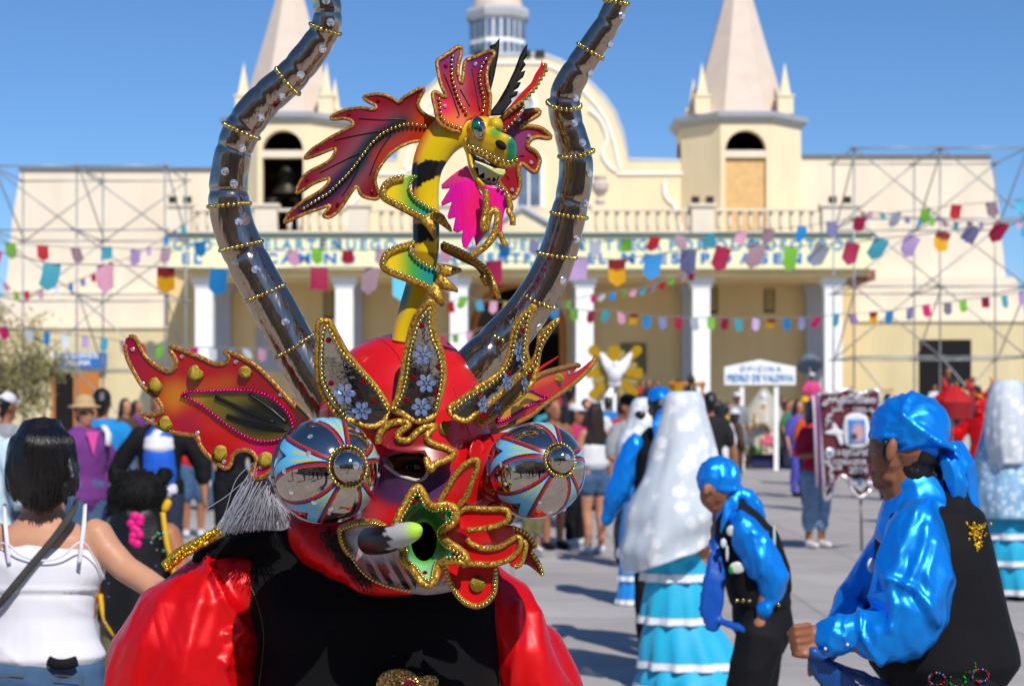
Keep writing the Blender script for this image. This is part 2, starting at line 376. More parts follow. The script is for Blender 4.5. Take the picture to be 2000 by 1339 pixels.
HUMANS = {}
def human(key, parent, S=1., skin_i=0, arm_a=None, arm_b=None, lean=0, legs=((.09, 0, 0), (-.09, 0, 0)), head=(0, 0), sit=False, vox=.014, bulk=1.,
          top=None, bottom=None, shoes=None, hair=None, hat=None, extra=None, female=False):
    """a standing figure facing -y; arm_a (+x side), arm_b (-x side): elbow and wrist points relative to the shoulder.
    top: (material, sleeve 0..1, length, puff); bottom: (material, kind, length, puff)"""
    V = Vector; B = bulk
    hip = V((0, 0, .9)); Ml = Matrix.Rotation(R(lean), 4, 'X')
    def U(p): p = V(p); return hip + Ml @ (p - hip)
    ins = lambda p: p * S
    sh = (.165 if female else .185) * (1 + .25 * (B - 1))
    AA = arm_a or ((.07, .03, -.29), (.09, -.07, -.53)); AB = arm_b or ((-.07, .03, -.29), (-.09, -.07, -.53))
    tor = [(.86, .15, .10, 0), (.93, .165, .115, .005), (1.05, .135, .10, .01), (1.2, .15, .11, .005), (1.31, .165, .11, .005), (1.39, .15, .085, .015), (1.44, .075, .065, .015)]
    def torso(g=0., z0=0, z1=9, bl=B):
        return [(ins(U((0, y, z))), (rx * bl + g) * S, (ry * bl + g) * S) for z, rx, ry, y in tor if z0 <= z <= z1]
    def arm(sd, A, g=0., t=1., puff=0.):
        s0 = V((sd * sh, .01, 1.375)); e = s0 + V(A[0]); w = s0 + V(A[1])
        pts = [(s0 + V((-sd * .03, 0, .01)), .058), (s0.lerp(e, .5), .050), (e, .042), (e.lerp(w, .4), .040), (w, .027)]
        if t < 1:
            k = t * 4; i = int(k); q = pts[:i + 1]
            a, b = pts[i], pts[min(i + 1, 4)]; q.append((a[0].lerp(b[0], k - i), a[1] + (b[1] - a[1]) * (k - i))); pts = q
        return [(ins(U(p)), (r + g + puff * math.sin(math.pi * min(1, j / max(1, len(pts) - 1)))) * S) for j, (p, r) in enumerate(pts)]
    def wrist(sd, A):
        s0 = V((sd * sh, .01, 1.375)); e = s0 + V(A[0]); w = s0 + V(A[1]); return U(w), (U(w) - U(e)).normalized()
    def leg(sd, lg, g=0., z1=0., flare=0.):
        hx = sd * .085
        if sit: pts = [(V((hx, 0, .92)), .085), (V((hx, -.42, .92)), .062), (V((hx, -.43, .65)), .05), (V((hx, -.43, .5)), .038)]
        else:
            kx, ky, fy = lg
            pts = [(V((hx, .0, .88)), .088), (V(((hx + kx) / 2, ky * .5 - .01, .68)), .075), (V((kx, ky - .015, .48)), .056), (V((kx, (ky + fy) / 2 + .02, .34)), .055), (V((kx, fy + .02, .09)), .038)]
            full = pts; pts = [(p, r) for p, r in pts if p.z >= z1 + .03]
            if len(pts) < len(full):
                (pa, ra), (pb, rb) = full[len(pts) - 1], full[len(pts)]; t = min(1, max(0, (pa.z - z1) / max(1e-6, pa.z - pb.z))); pts.append((pa.lerp(pb, t), ra + (rb - ra) * t))
        return [(ins(p), (r * (1 + .4 * (B - 1)) + g + flare * max(0, .5 - p.z)) * S) for p, r in pts]
    b = Blob()
    b.limb(torso()); b.limb([(ins(U((0, .012, 1.42))), .056 * S), (ins(U((0, -.005, 1.52))), .05 * S)])
    nk = U((0, 0, 1.5)); Mh = Ml @ Matrix.Rotation(R(head[0]), 4, 'Z') @ Matrix.Rotation(R(head[1]), 4, 'X')
    def H(p): return ins(nk + Mh @ V(p))
    Rh = Mh
    for c, r in (((0, .012, .135), (.074, .094, .092)), ((0, -.025, .055), (.058, .066, .075)), ((0, -.055, .01), (.035, .032, .028)), ((0, -.09, .05), (.030, .012, .018)),
                 ((0, -.098, .088), (.013, .022, .02)), ((0, -.092, .105), (.009, .014, .03)), ((.03, -.072, .085), (.024, .02, .02)), ((-.03, -.072, .085), (.024, .02, .02)),
                 ((0, -.078, .135), (.05, .018, .014)), ((.076, .012, .09), (.009, .022, .033)), ((-.076, .012, .09), (.009, .022, .033))):
        b.ell(H(c), [q * S for q in r], Rh)
    for sd, A in ((1, AA), (-1, AB)):
        b.limb(arm(sd, A)); w, d = wrist(sd, A)
        up = V((0, -1, 0)) - d * d.dot(V((0, -1, 0)))
        up = up.normalized() if up.length > .2 else V((0, 0, 1)); sx = d.cross(up)
        b.limb([(ins(w), .026 * S, .02 * S), (ins(w + d * .05), .038 * S, .017 * S), (ins(w + d * .085), .036 * S, .014 * S)], side=up)
        for j, ln in enumerate((.062, .072, .067, .052)):
            o = w + d * .08 + up * (.027 - .018 * j); cv = sx * (-sd)
            b.limb([(ins(o), .0095 * S), (ins(o + d * ln * .55 + cv * .006), .0088 * S), (ins(o + d * ln * .9 + cv * .03), .0075 * S)], n=7)
        o = w + d * .02 + up * .025
        b.limb([(ins(o), .012 * S), (ins(o + d * .04 + up * .022), .0105 * S), (ins(o + d * .07 + up * .022 + sx * (-sd) * .012), .008 * S)], n=7)
    for sd, lg in zip((1, -1), legs): b.limb(leg(sd, lg))
    fx = []
    for sd, lg in zip((1, -1), legs):
        c = V((sd * .085, -.49, .46)) if sit else V((lg[0], lg[2] - .05, .04)); fx.append(c)
        b.ell(ins(c), (.042 * S, .115 * S, .038 * S)); b.limb([(ins(c + V((0, .07, .01))), .04 * S), (ins(c + V((0, .065, .07))), .038 * S)])
    b.done('body', skin(skin_i), parent, vox * S, 2, loc=False)
    ey = MB()
    for sx in (-1, 1):
        ey.ball(H((sx * .03, -.084, .098)), .0115 * S, 6)
    ey.done('eye', EYED, parent, True)
    if top:
        m, sl, zl, puff = top[:4]; g = Blob()
        g.limb(torso(.016, zl - .05, 1.41)); z0 = zl
        g.limb([(ins(U((0, 0, z0))), (.165 * B + .02) * S, (.118 * B + .02) * S), (ins(U((0, 0, z0 + .1))), (.16 * B + .014) * S, (.112 * B + .016) * S)])
        if sl > 0:
            for sd, A in ((1, AA), (-1, AB)): g.limb(arm(sd, A, .014, sl, puff))
        g.done(top[4] if len(top) > 4 else 'shirt', m, parent, vox * S, 3, folds(.012 * S, 8 / S, 5 / S), loc=False)
    if bottom:
        m, kind, zl, puff = bottom; g = Blob()
        if kind == 'skirt':
            g.limb([(ins(V((0, 0, .98))), .15 * B * S, .115 * B * S), (ins(V((0, 0, .85))), (.19 * B) * S, (.15 * B) * S), (ins(V((0, 0, zl + .06))), (.2 + puff) * S, (.17 + puff) * S)], n=20)
            g.done('skirt', m, parent, vox * S, 2, folds(.03 * S, 9 / S, 1.2 / S), loc=False)
        else:
            g.limb([(ins(U((0, 0, .99))), (.15 * B + .012) * S, (.11 * B + .012) * S), (ins(V((0, 0, .86))), (.158 * B + .012) * S, (.118 * B + .01) * S)])
            for sd, lg in zip((1, -1), legs): g.limb(leg(sd, lg, .014 + puff, zl))
            g.done('shorts' if zl > .2 else 'trousers', m, parent, vox * S, 2, folds(.010 * S, 9 / S, 6 / S), loc=False)
    if shoes:
        g = Blob()
        for c in fx: g.ell(ins(c + V((0, -.004, .004))), (.05 * S, .128 * S, .044 * S)); g.limb([(ins(c + V((0, .075, .01))), .046 * S), (ins(c + V((0, .07, .05))), .044 * S)])
        g.done('shoe', shoes, parent, vox * S, 1, loc=False)
    if hair:
        m, kind = hair; g = Blob()
        g.ell(H((0, .03, .145)), (.083 * S, .092 * S, .095 * S), Rh)
        if kind == 'short': g.limb([(H((0, .075, .13)), .062 * S), (H((0, .075, .06)), .055 * S)])
        if kind in ('long', 'bob'):
            z = -.28 if kind == 'long' else -.02
            g.limb([(H((0, .05, .14)), .085 * S, .07 * S), (H((0, .075, .02)), .095 * S, .05 * S), (H((0, .10, z)), .085 * S, .035 * S)])
            for sx in (-1, 1): g.limb([(H((sx * .07, .0, .14)), .025 * S, .04 * S), (H((sx * .082, .0, .05)), .022 * S, .04 * S), (H((sx * .085, .03, max(z, -.12))), .02 * S, .03 * S)])
        g.done('hair', m, parent, .011 * S, 1, loc=False)
    if hat:
        m, kind = hat; g = MB(); q = []
        if kind == 'cap':
            e = Blob(); e.ell(H((0, .012, .165)), (.088 * S, .105 * S, .075 * S), Rh); e.ell(H((0, -.10, .15)), (.06 * S, .07 * S, .01 * S), Rh); e.done('cap', m, parent, .011 * S, 1, loc=False)
        else:
            e = Blob(); e.ell(H((0, .012, .19)), (.088 * S, .10 * S, .075 * S), Rh); e.ell(H((0, .012, .155)), (.15 * S, .16 * S, .016 * S), Rh)
            e.done('hat', m, parent, .011 * S, 1, loc=False)
    return H, U
def clone(src, loc, rz, label, group=None, colors=None, S=1.):
    """copy of a thing with copies of its parts and sub-parts (meshes shared)"""
    r = src.copy(); COL.objects.link(r); r.location = loc; r.rotation_euler = (0, 0, rz); r.scale = (S, S, S)
    r['label'] = label
    if group: r['group'] = group
    for ch in list(src.children):
        c = ch.copy(); COL.objects.link(c); c.parent = r
        if colors and ch.name.split('.')[0] in colors: c.color = (*lin(colors[ch.name.split('.')[0]]), 1)
        for g in ch.children:
            d = g.copy(); COL.objects.link(d); d.parent = c
    return r
# ------------------------------------------------------------------ ground
GR = mat('plaza_concrete', '#aca6a1', .85, var=.12, vscale=1.6, bump=.25, bscale=25)
def ground_nodes():
    t = GR.node_tree; N = t.nodes; K = t.links; b = N['Principled BSDF']; src = b.inputs['Base Color'].links[0].from_socket
    tc = N.new('ShaderNodeTexCoord'); br = N.new('ShaderNodeTexBrick'); br.inputs['Scale'].default_value = 1.0
    br.inputs['Brick Width'].default_value = 1.2; br.inputs['Row Height'].default_value = 1.2; br.offset = 0; br.inputs['Mortar Size'].default_value = .02
    br.inputs['Color1'].default_value = (1, 1, 1, 1); br.inputs['Color2'].default_value = (.87, .86, .86, 1); br.inputs['Mortar'].default_value = (.70, .68, .67, 1)
    K.new(tc.outputs['Object'], br.inputs['Vector'])
    n = N.new('ShaderNodeTexNoise'); n.inputs['Scale'].default_value = .35; n.inputs['Detail'].default_value = 4; K.new(tc.outputs['Object'], n.inputs['Vector'])
    mr = N.new('ShaderNodeMapRange'); mr.inputs[1].default_value = .3; mr.inputs[2].default_value = .7; mr.inputs[3].default_value = .9; mr.inputs[4].default_value = 1.06; K.new(n.outputs['Fac'], mr.inputs[0])
    m1 = N.new('ShaderNodeMix'); m1.data_type = 'RGBA'; m1.blend_type = 'MULTIPLY'; m1.inputs[0].default_value = 1; K.new(src, m1.inputs[6]); K.new(br.outputs['Color'], m1.inputs[7])
    m2 = N.new('ShaderNodeMix'); m2.data_type = 'RGBA'; m2.blend_type = 'MULTIPLY'; m2.inputs[0].default_value = 1; K.new(m1.outputs[2], m2.inputs[6]); K.new(mr.outputs[0], m2.inputs[7])
    K.new(m2.outputs[2], b.inputs['Base Color'])
ground_nodes()
mk('ground', [(-1500, -1500, 0), (1500, -1500, 0), (1500, 1500, 0), (-1500, 1500, 0)], [(0, 1, 2, 3)], GR, smooth=False, kind='structure')

# ------------------------------------------------------------------ church
def clad(name, col, scale, strength=.6, var=.09):
    m = mat(name, col, .75, var=var, vscale=1.1, stretch=(1, 1, .25)); t = m.node_tree; N = t.nodes; K = t.links
    tc = N.new('ShaderNodeTexCoord'); w = N.new('ShaderNodeTexWave'); w.bands_direction = 'X'; w.wave_profile = 'SAW'; w.inputs['Scale'].default_value = scale
    K.new(tc.outputs['Object'], w.inputs['Vector']); bp = N.new('ShaderNodeBump'); bp.inputs['Strength'].default_value = strength; bp.inputs['Distance'].default_value = .03
    K.new(w.outputs['Fac'], bp.inputs['Height']); K.new(bp.outputs[0], N['Principled BSDF'].inputs['Normal'])
    return m
CREAM = clad('cream_boards', '#eddcb6', .9)
CREAM2 = clad('pale_cream_boards', '#e9dac2', .5, .35)
CORR = clad('cream_corrugated', '#e8d6a6', 4.0, .9)
OCHRE = clad('ochre_boards', '#e0c48c', .35, .5)
PINK = mat('pink_shingles', '#d6c4b2', .7, var=.06, vscale=2)
WHITE = mat('white_paint', '#efefec', .6, var=.04, vscale=3)
GREYP = mat('grey_paint', '#aeb0b4', .65, var=.05, vscale=3)
BLUEG = mat('blue_grey_trim', '#a2a8b0', .6, var=.05, vscale=4)
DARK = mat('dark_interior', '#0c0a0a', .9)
BRONZE = mat('bronze_bell', '#3b382f', .45, .6)
GLASS = mat('window_glass', '#5f6f85', .1, 0, var=.3, vscale=2, spec=.8)
PALEY = mat('fascia_yellow', '#f0ecbd', .6, var=.03, vscale=2)
LETB = mat('letter_blue', '#2d86b8', .6); LETB2 = mat('letter_blue_deep', '#1d74bd', .6)
TAN = mat('wooden_shutter', '#d9b277', .7, var=.12, vscale=4)
WOODD = mat('orange_wood', '#b9722c', .6, var=.2, vscale=5, stretch=(6, 6, 1))
ROOFM = mat('sheet_roof', '#6d6a66', .5, var=.1)
D0, D1, DW, DG = 60., 64.2, 65.5, 65.0             # portico front, porch wall, wing walls, gable front
def xz(px, py, D): return ((px - CX) * D / F, EYE - (py - CY) * D / F)
church = thing('church', 'wide cream church with a columned portico, two pointed towers and a curved gable', 'church', (0, 62, 0)); OR = Vector((0, 62, 0))
def pr(name, pts, D, depth, m, parent=church, **k):
    return MB().prism([xz(a, b, D) for a, b in pts], D, D + depth).done(name, m, parent, **k)
def bx(name, x0, y0, x1, y1, D, depth, m, parent=church, **k): return pr(name, [(x0, y0), (x1, y0), (x1, y1), (x0, y1)], D, depth, m, parent, **k)
gz = CY + EYE * F / D0
def base_row(D): return CY + EYE * F / D
# wings with their stepped, battered outline, and the corrugated lower storey
for s, pts in ((1, [(1540, 306), (1932, 306), (1950, 400), (1964, 541), (1540, 541)]), (-1, [(440, 331), (40, 331), (24, 430), (16, 520), (8, 575), (440, 575)])):
    w = pr('wing_wall', pts, DW, 11, CREAM2)
    bx('parapet_cap', 1568 if s > 0 else 36, 302 if s > 0 else 327, 1936 if s > 0 else 440, 308 if s > 0 else 333, DW - .08, .4, ROOFM, w)
for pts in ([(1640, 541), (1984, 541), (2004, 627), (1640, 627)], [(440, 575), (4, 575), (-14, 640), (440, 640)]):
    pr('wing_wall', pts, DW - .5, 11.6, CREAM2)
for x0, x1, y0 in ((1640, 2018, 626), (-20, 440, 639)):
    lo = bx('lower_wall', x0, y0, x1, base_row(DW - .9), DW - .9, 12, CORR)
    bx('ledge', x0, y0 - 3, x1, y0 + 2, DW - 1.0, .3, CREAM2, lo)
bx('doorway', 1795, 663, 1897, base_row(DW - .93), DW - .93, .05, DARK)
dw = bx('doorway', 105, 728, 158, base_row(DW - .93), DW - .93, .05, DARK); bx('jamb', 101, 724, 107, base_row(DW - 1), DW - 1.02, .1, WOODD, dw)
MB().box((xz(158, 0, DW)[0], DW - 1.12, 0), (xz(207, 0, DW)[0], DW - 1.04, xz(0, 727, DW)[1])).done('door', WOODD, church)
# gable with the curved outline
gab = [(1000 + a, b) for a, b in ((-60, 112), (60, 112), (95, 124), (120, 140), (150, 165), (180, 195), (200, 222), (214, 262), (226, 316), (352, 318), (352, 470))]
gab += [(1000 - a, b) for a, b in ((352, 470), (352, 318), (226, 316), (214, 262), (200, 222), (180, 195), (150, 165), (120, 140), (95, 124))]
pr('gable_wall', gab, DG, 8, CREAM)
edge = [(1000 + s * a, b) for s, q in ((-1, ((354, 318), (226, 315), (213, 262), (198, 222), (178, 193), (148, 163), (118, 138), (92, 122), (60, 110))), (1, ((60, 110), (92, 122), (118, 138), (148, 163), (178, 193), (198, 222), (213, 262), (226, 315), (354, 318)))) for a, b in q]
b = MB(); b.tube([P(x, y, DG + .15) for x, y in edge], .16, 6); b.done('gable_coping', GREYP, church)
b = MB(); b.tube([P(1000 + (x - 1000) * .93, y + 14, DG - .02) for x, y in edge if 700 < x < 1300], .06, 6); b.done('gable_trim', WHITE, church)
for s in (-1, 1):
    b = MB(); b.tube([P(1000 + s * x, y, DG - .03) for x, y in [tuple(q) for q in spline([(150, 215), (172, 235), (185, 270), (176, 300), (190, 325), (205, 335)], 6)]], .07, 6)
    b.tube([P(1000 + s * x, y, DG - .03) for x, y in ((206, 340), (336, 340), (338, 450))], .07, 6)
    b.tube([P(1000 + s * x, y, DG - .03) for x, y in [tuple(q) for q in spline([(296, 355), (300, 385), (318, 405), (330, 450)], 6)]], .08, 6); b.done('scroll_trim', WHITE, church)
b = MB(); b.tube([P(1018 + 26 * math.cos(a), 205 + 26 * math.sin(a), DG - .05) for a in np.linspace(0, 2 * math.pi, 24, False)], .09, 6, True)
rose = b.done('round_window', WHITE, church); MB().prism([xz(1018 + 24 * math.cos(a), 205 + 24 * math.sin(a), DG) for a in np.linspace(0, 2 * math.pi, 20, False)], DG - .03, DG + .05).done('pane', GREYP, rose)
for cx in (1035, 965):
    wi = pr('window', [(cx - 28, 405)] + [(cx + 28 * math.cos(a), 318 - 26 * math.sin(a)) for a in np.linspace(math.pi, 0, 9)] + [(cx + 28, 405)], DG - .08, .1, WHITE)
    for a in (-14, 10): bx('pane', cx + a - 10, 320, cx + a + 10, 402, DG - .1, .05, GLASS, wi)
# lights on the parapet
for x in (1028, 1055, 935): bx('floodlight', x - 9, 98, x + 9, 111, DG - .1, .3, BRONZE)
# dome and lantern
DD = 72.; cxd, _ = xz(972, 0, DD); kz = lambda py: EYE - (py - CY) * DD / F; u = DD / F
b = MB(); b.lathe([(57 * u, 0), (57 * u, kz(40) - kz(135))], (cxd, DD, kz(135)), 8); lant = b.done('lantern', WHITE, church)
for k in range(8):
    a = 2 * math.pi * (k + 1) / 8; 
    for j in (-1, 0, 1):
        for i in range(2):
            d = Vector((math.cos(a), math.sin(a), 0)); t = Vector((-d.y, d.x, 0)); c = Vector((cxd, DD, kz(128 - 46 * i))) + d * (57 * u * math.cos(math.pi / 8) + .02) + t * (j * 15 * u)
            bb = MB(); e = 5.5 * u; hh = 18 * u
            q = [c - t * e, c + t * e]; bb.add([q[0] - d * .06, q[1] - d * .06, q[1] - d * .06 + Vector((0, 0, 2 * hh)), q[0] - d * .06 + Vector((0, 0, 2 * hh)), q[0] + d * .02, q[1] + d * .02, q[1] + d * .02 + Vector((0, 0, 2 * hh)), q[0] + d * .02 + Vector((0, 0, 2 * hh))],
                    [(0, 1, 2, 3), (4, 5, 6, 7), (0, 1, 5, 4), (1, 2, 6, 5), (2, 3, 7, 6), (3, 0, 4, 7)])
            if d.y < .3: bb.done('pane', GLASS, lant)
b = MB(); b.lathe([(64 * u, 0), (66 * u, .25), (62 * u, .4)], (cxd, DD, kz(41)), 8); b.done('lantern_cornice', GREYP, church)
b = MB(); b.lathe([(52 * u * math.cos(t), 60 * u * math.sin(t)) for t in np.linspace(0, 1.5, 9)], (cxd, DD, kz(30)), 16); b.done('dome', PINK, church, smooth=True)
# towers
def tower(cx, open_):
    DT = 63.5; u = DT / F; X, _ = xz(cx, 0, DT); Yc = DT + 2.4; z = lambda py: EYE - (py - CY) * DT / F
    def octo(r, n=8): return [(X + r * math.cos(math.pi * (2 * k + 1) / 8), Yc + r * math.sin(math.pi * (2 * k + 1) / 8)) for k in range(8)]
    r = 122 * u / math.cos(math.pi / 8) * .98
    tw = thing_part('tower', church)
    b = MB(); oc = octo(r); front = (5, 6)         # the side that faces the square lies between corners 5 and 6
    zb, zt = z(470), z(237)
    for k in range(8):
        (xa, ya), (xb, yb) = oc[k], oc[(k + 1) % 8]
        if k == 5: continue
        ia = [(X + (x - X) * .93, Yc + (y - Yc) * .93) for x, y in (oc[k], oc[(k + 1) % 8])]
        b.add([(xa, ya, zb), (xb, yb, zb), (xb, yb, zt), (xa, ya, zt), (*ia[0], zb), (*ia[1], zb), (*ia[1], zt), (*ia[0], zt)],
              [(0, 1, 2, 3), (7, 6, 5, 4), (3, 2, 6, 7), (0, 4, 5, 1), (0, 3, 7, 4), (1, 5, 6, 2)])
    b.done('tower_wall', CREAM, tw)
    (xa, ya), (xb, yb) = oc[5], oc[6]              # front wall with an arched and a square opening
    x0, x1 = min(xa, xb), max(xa, xb); hw = 40 * u; zs = z(292)
    p = [(x0, zt), (x0, zb), (X - hw, zb), (X - hw, zs)] + [(X - hw * math.cos(a), zs + hw * math.sin(a)) for a in np.linspace(.1, math.pi - .1, 12)] + [(X + hw, zs), (X + hw, zb), (x1, zb), (x1, zt)]
    b = MB(); b.prism(p, ya + .002, ya + .4)
    b.done('tower_wall', CREAM, tw)
    MB().box((X - hw, ya + .02, z(306)), (X + hw, ya + .38, z(292))).done('arch_lintel', CREAM2, tw)
    if open_:
        q = MB(); q.lathe([(.08, 1.1), (.2, 1.05), (.3, .8), (.36, .4), (.55, .1), (.6, 0), (.5, .02)], (X, ya + 1.2, z(372)), 14); q.box((X - hw, ya + 1.1, z(338)), (X + hw, ya + 1.3, z(333))); q.done('bell', BRONZE, tw, True)
        for dx in (-.75, .72):
            q = MB(); q.lathe([(.06, .62), (.13, .58), (.2, .3), (.33, .05), (.36, 0)], (X + dx * .7, ya + .9, z(415)), 12); q.box((X + dx * .7 - .4, ya + .85, z(385)), (X + dx * .7 + .4, ya + .95, z(380))); q.done('bell', BRONZE, tw, True)
    else:
        MB().box((X - hw, ya + .16, zb), (X + hw, ya + .24, z(308))).done('curtain', TAN, tw)
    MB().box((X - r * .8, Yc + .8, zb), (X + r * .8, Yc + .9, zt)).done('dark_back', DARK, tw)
    for k in (3, 4, 6, 7):                         # arched louvres on the slanting sides
        a = math.pi * (2 * k + 2) / 8 + 0; d = Vector((math.cos(a), math.sin(a), 0)); t = Vector((-d.y, d.x, 0)); c = Vector((X, Yc, 0)) + d * (r * math.cos(math.pi / 8) + .03)
        if k not in (3, 7): continue
        pts = [(-.45, z(320)), (.45, z(320))] + [(.45 * math.cos(w), z(285) + .45 * math.sin(w)) for w in np.linspace(0, math.pi, 8)]
        q = MB(); n = len(pts); q.add([c + t * s + Vector((0, 0, h)) for s, h in pts] + [c - d * .1 + t * s + Vector((0, 0, h)) for s, h in pts], [tuple(range(n)), tuple(range(2 * n - 1, n - 1, -1))] + [(i, (i + 1) % n, (i + 1) % n + n, i + n) for i in range(n)]); q.done('louvre', DARK, tw)
    b = MB(); n8 = 8
    prof = [(r * .99, z(240)), (r * 1.03, z(238)), (r * 1.11, z(228)), (r * 1.12, z(219)), (r * 1.08, z(217)), (r * .6, z(216))]
    v = []; f = []
    for rr, zz in prof:
        for k in range(8): v.append((X + rr * math.cos(math.pi * (2 * k + 1) / 8), Yc + rr * math.sin(math.pi * (2 * k + 1) / 8), zz))
    for j in range(len(prof) - 1):
        for k in range(8): f.append((j * 8 + k, j * 8 + (k + 1) % 8, (j + 1) * 8 + (k + 1) % 8, (j + 1) * 8 + k))
    b.add(v, f); b.done('tower_cornice', BLUEG, tw)
    sp = MB(); r0 = r * .80; top = z(-128); zb2 = z(217)
    v = []; f = []; prof = [(r0, zb2), (r0 * .52, zb2 + (top - zb2) * .48), (.04, top)]
    for rr, zz in prof:
        for k in range(8): v.append((X + rr * math.cos(math.pi * (2 * k + 1) / 8), Yc + rr * math.sin(math.pi * (2 * k + 1) / 8), zz))
    for j in range(2):
        for k in range(8): f.append((j * 8 + k, j * 8 + (k + 1) % 8, (j + 1) * 8 + (k + 1) % 8, (j + 1) * 8 + k))
    sp.add(v, f); sp.done('spire', PINK, tw)
    for sx_, sy_ in ((-1, -1), (1, -1), (-1, 1), (1, 1)):
        px_, py_ = X + sx_ * 1.53, Yc + sy_ * 1.53; s = 15 * u
        q = MB(); q.box((px_ - s, py_ - s, z(217)), (px_ + s, py_ + s, z(183))); q.box((px_ - s * 1.15, py_ - s * 1.15, z(183) + .002), (px_ + s * 1.15, py_ + s * 1.15, z(179)))
        q.add([(px_ - s * .7, py_ - s * .7, z(179) + .002), (px_ + s * .7, py_ - s * .7, z(179) + .002), (px_ + s * .7, py_ + s * .7, z(179) + .002), (px_ - s * .7, py_ + s * .7, z(179) + .002), (px_, py_, z(112))], [(0, 1, 4), (1, 2, 4), (2, 3, 4), (3, 0, 4), (0, 3, 2, 1)])
        q.done('pinnacle', CREAM, tw)
def thing_part(name, parent):
    o = bpy.data.objects.new(name, None); COL.objects.link(o); o.parent = parent; return o
tower(1458, False); tower(551, True)
# portico: floor, wall, columns, fascia, balustrade
pf = xz(0, 0, 1)
MB().box((-12.2, D0 - .6, 0), (12.2, D1 - .004, .85)).done('porch_floor', GREYP, church)
for i in range(4): MB().box((-9 - .3 * i, D0 - .6 - .35 * (i + 1), 0), (9 + .3 * i, D0 - .602 - .35 * i, .85 - .21 * (i + 1))).done('step', GREYP, church)
wl = [(330, 520), (1672, 520), (1672, 880), (330, 880)]
arch = [(925, 882), (925, 640)] + [(1012 - 87 * math.cos(a), 648 - 92 * math.sin(a)) for a in np.linspace(.05, math.pi - .05, 14)] + [(1099, 640), (1099, 882)]
MB().prism([xz(*q, D1) for q in [(330, 520), (330, 880)] + arch + [(1672, 880), (1672, 520)]], D1, D1 + .35).done('porch_wall', OCHRE, church)
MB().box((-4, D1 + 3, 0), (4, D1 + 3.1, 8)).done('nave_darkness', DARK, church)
b = MB(); b.tube([P(x, y, D1 - .02) for x, y in arch], .13, 6); b.done('door_surround', WOODD, church)
for x0, y0, x1, y1 in ((632, 570, 652, 622), (1384, 560, 1402, 612), (1493, 565, 1513, 610), (500, 640, 552, 725), (1212, 670, 1262, 730), (740, 690, 770, 740)):
    big = x1 - x0 > 25
    wv = bx('notice_board' if big else 'vent', x0, y0, x1, y1, D1 - .06, .06, GREYP if x0 == 500 else (mat('olive_board', '#6e6a45', .7, var=.2) if big else mat('vent_brown', '#4f4433', .8)))
    if not big:
        for k in range(6): bx('slat', x0 + 2, y0 + 3 + k * (y1 - y0 - 6) / 6, x1 - 2, y0 + 6 + k * (y1 - y0 - 6) / 6, D1 - .09, .03, OCHRE, wv)
COLX = (398, 672, 896, 1142, 1370, 1628)
ztop = xz(0, 540, D0)[1]
for D, off, m in ((D0, 0, WHITE), (D1 - .5, 0, GREYP)):
    for cx in COLX:
        x = xz(cx, 0, D0)[0]; h = .30
        q = MB(); q.box((x - h, D, 1.0), (x + h, D + .5, ztop - .36)); q.done('column' if m is WHITE else 'pilaster', m, church)
        q = MB(); q.box((x - h - .09, D - .06, .85), (x + h + .09, D + .56, 1.0)); q.done('column_base', m, church); q = MB(); q.box((x - h - .05, D - .04, ztop - .36), (x + h + .05, D + .54, ztop - .22)); q.box((x - h - .13, D - .1, ztop - .22), (x + h + .13, D + .6, ztop - .02))
        q.done('capital', m, church)
fx0, fx1 = xz(335, 0, D0)[0], xz(1697, 0, D0)[0]
zf0, zf1 = xz(0, 527, D0)[1], xz(0, 464, D0)[1]
MB().box((fx0, D0 - .55, zf0), (fx1, D0 - .35, zf1)).done('fascia', PALEY, church)
MB().box((fx0 - .1, D0 - .65, zf1 + .002), (fx1 + .1, D0 - .2, zf1 + .1)).done('fascia_cap', mat('dark_green_trim', '#3d5a58', .6), church)
MB().box((fx0 + .05, D0 - .345, ztop), (fx1 - .05, D1 + .3, zf1 - .1)).done('porch_ceiling', OCHRE, church)
MB().box((xz(1672, 0, D0)[0], D0 - .2, xz(0, 547, D0)[1]), (xz(1708, 0, D0)[0], D0 + 3, zf0 - .01)).done('roof_edge', mat('rust_brown', '#8a5c4a', .8, var=.2), church)
zb0, zb1 = zf1 + .11, xz(0, 408, D0)[1]
MB().box((fx0 + .2, D0 - .1, zb0), (fx1 - .2, D0 + .1, zb0 + .12)).done('balustrade_base', CREAM2, church)
MB().box((fx0 + .2, D0 - .12, zb1 - .09), (fx1 - .2, D0 + .12, zb1)).done('handrail', CREAM2, church)
bal = MB(); bal.lathe([(.05, 0), (.085, .2), (.09, .45), (.06, .75), (.085, zb1 - zb0 - .22)], (0, 0, 0), 8)
bme = mesh_of('baluster', bal.v, bal.f, CREAM2)
piers = (352, 520, 700, 880, 1130, 1372, 1640)
for x in range(345, 1690, 20):
    if min(abs(x - p) for p in piers) > 26 and not (920 < x < 1110): link('baluster', bme, church, (xz(x, 0, D0)[0], D0 - 62, zb0 + .121))
for p in piers:
    w = 36 if p == 1640 else 22
    q = MB(); x0, x1 = xz(p - w, 0, D0)[0], xz(p + w, 0, D0)[0]; q.box((x0, D0 - .2, zb0 + .01), (x1, D0 + .2, zb1 + .06)); q.box((x0 - .08, D0 - .28, zb1 + .062), (x1 + .08, D0 + .28, zb1 + .16)); pi = q.done('balustrade_pier', CREAM2, church)
    if p in (1372, 1640, 352): 
        for dx in (-14, 14):
            x = xz(p + dx, 0, D0)[0]; MB().box((x - .13, D0 - .12, zb1 + .17), (x + .13, D0 + .12, zb1 + .42)).done('floodlight', BRONZE, pi)
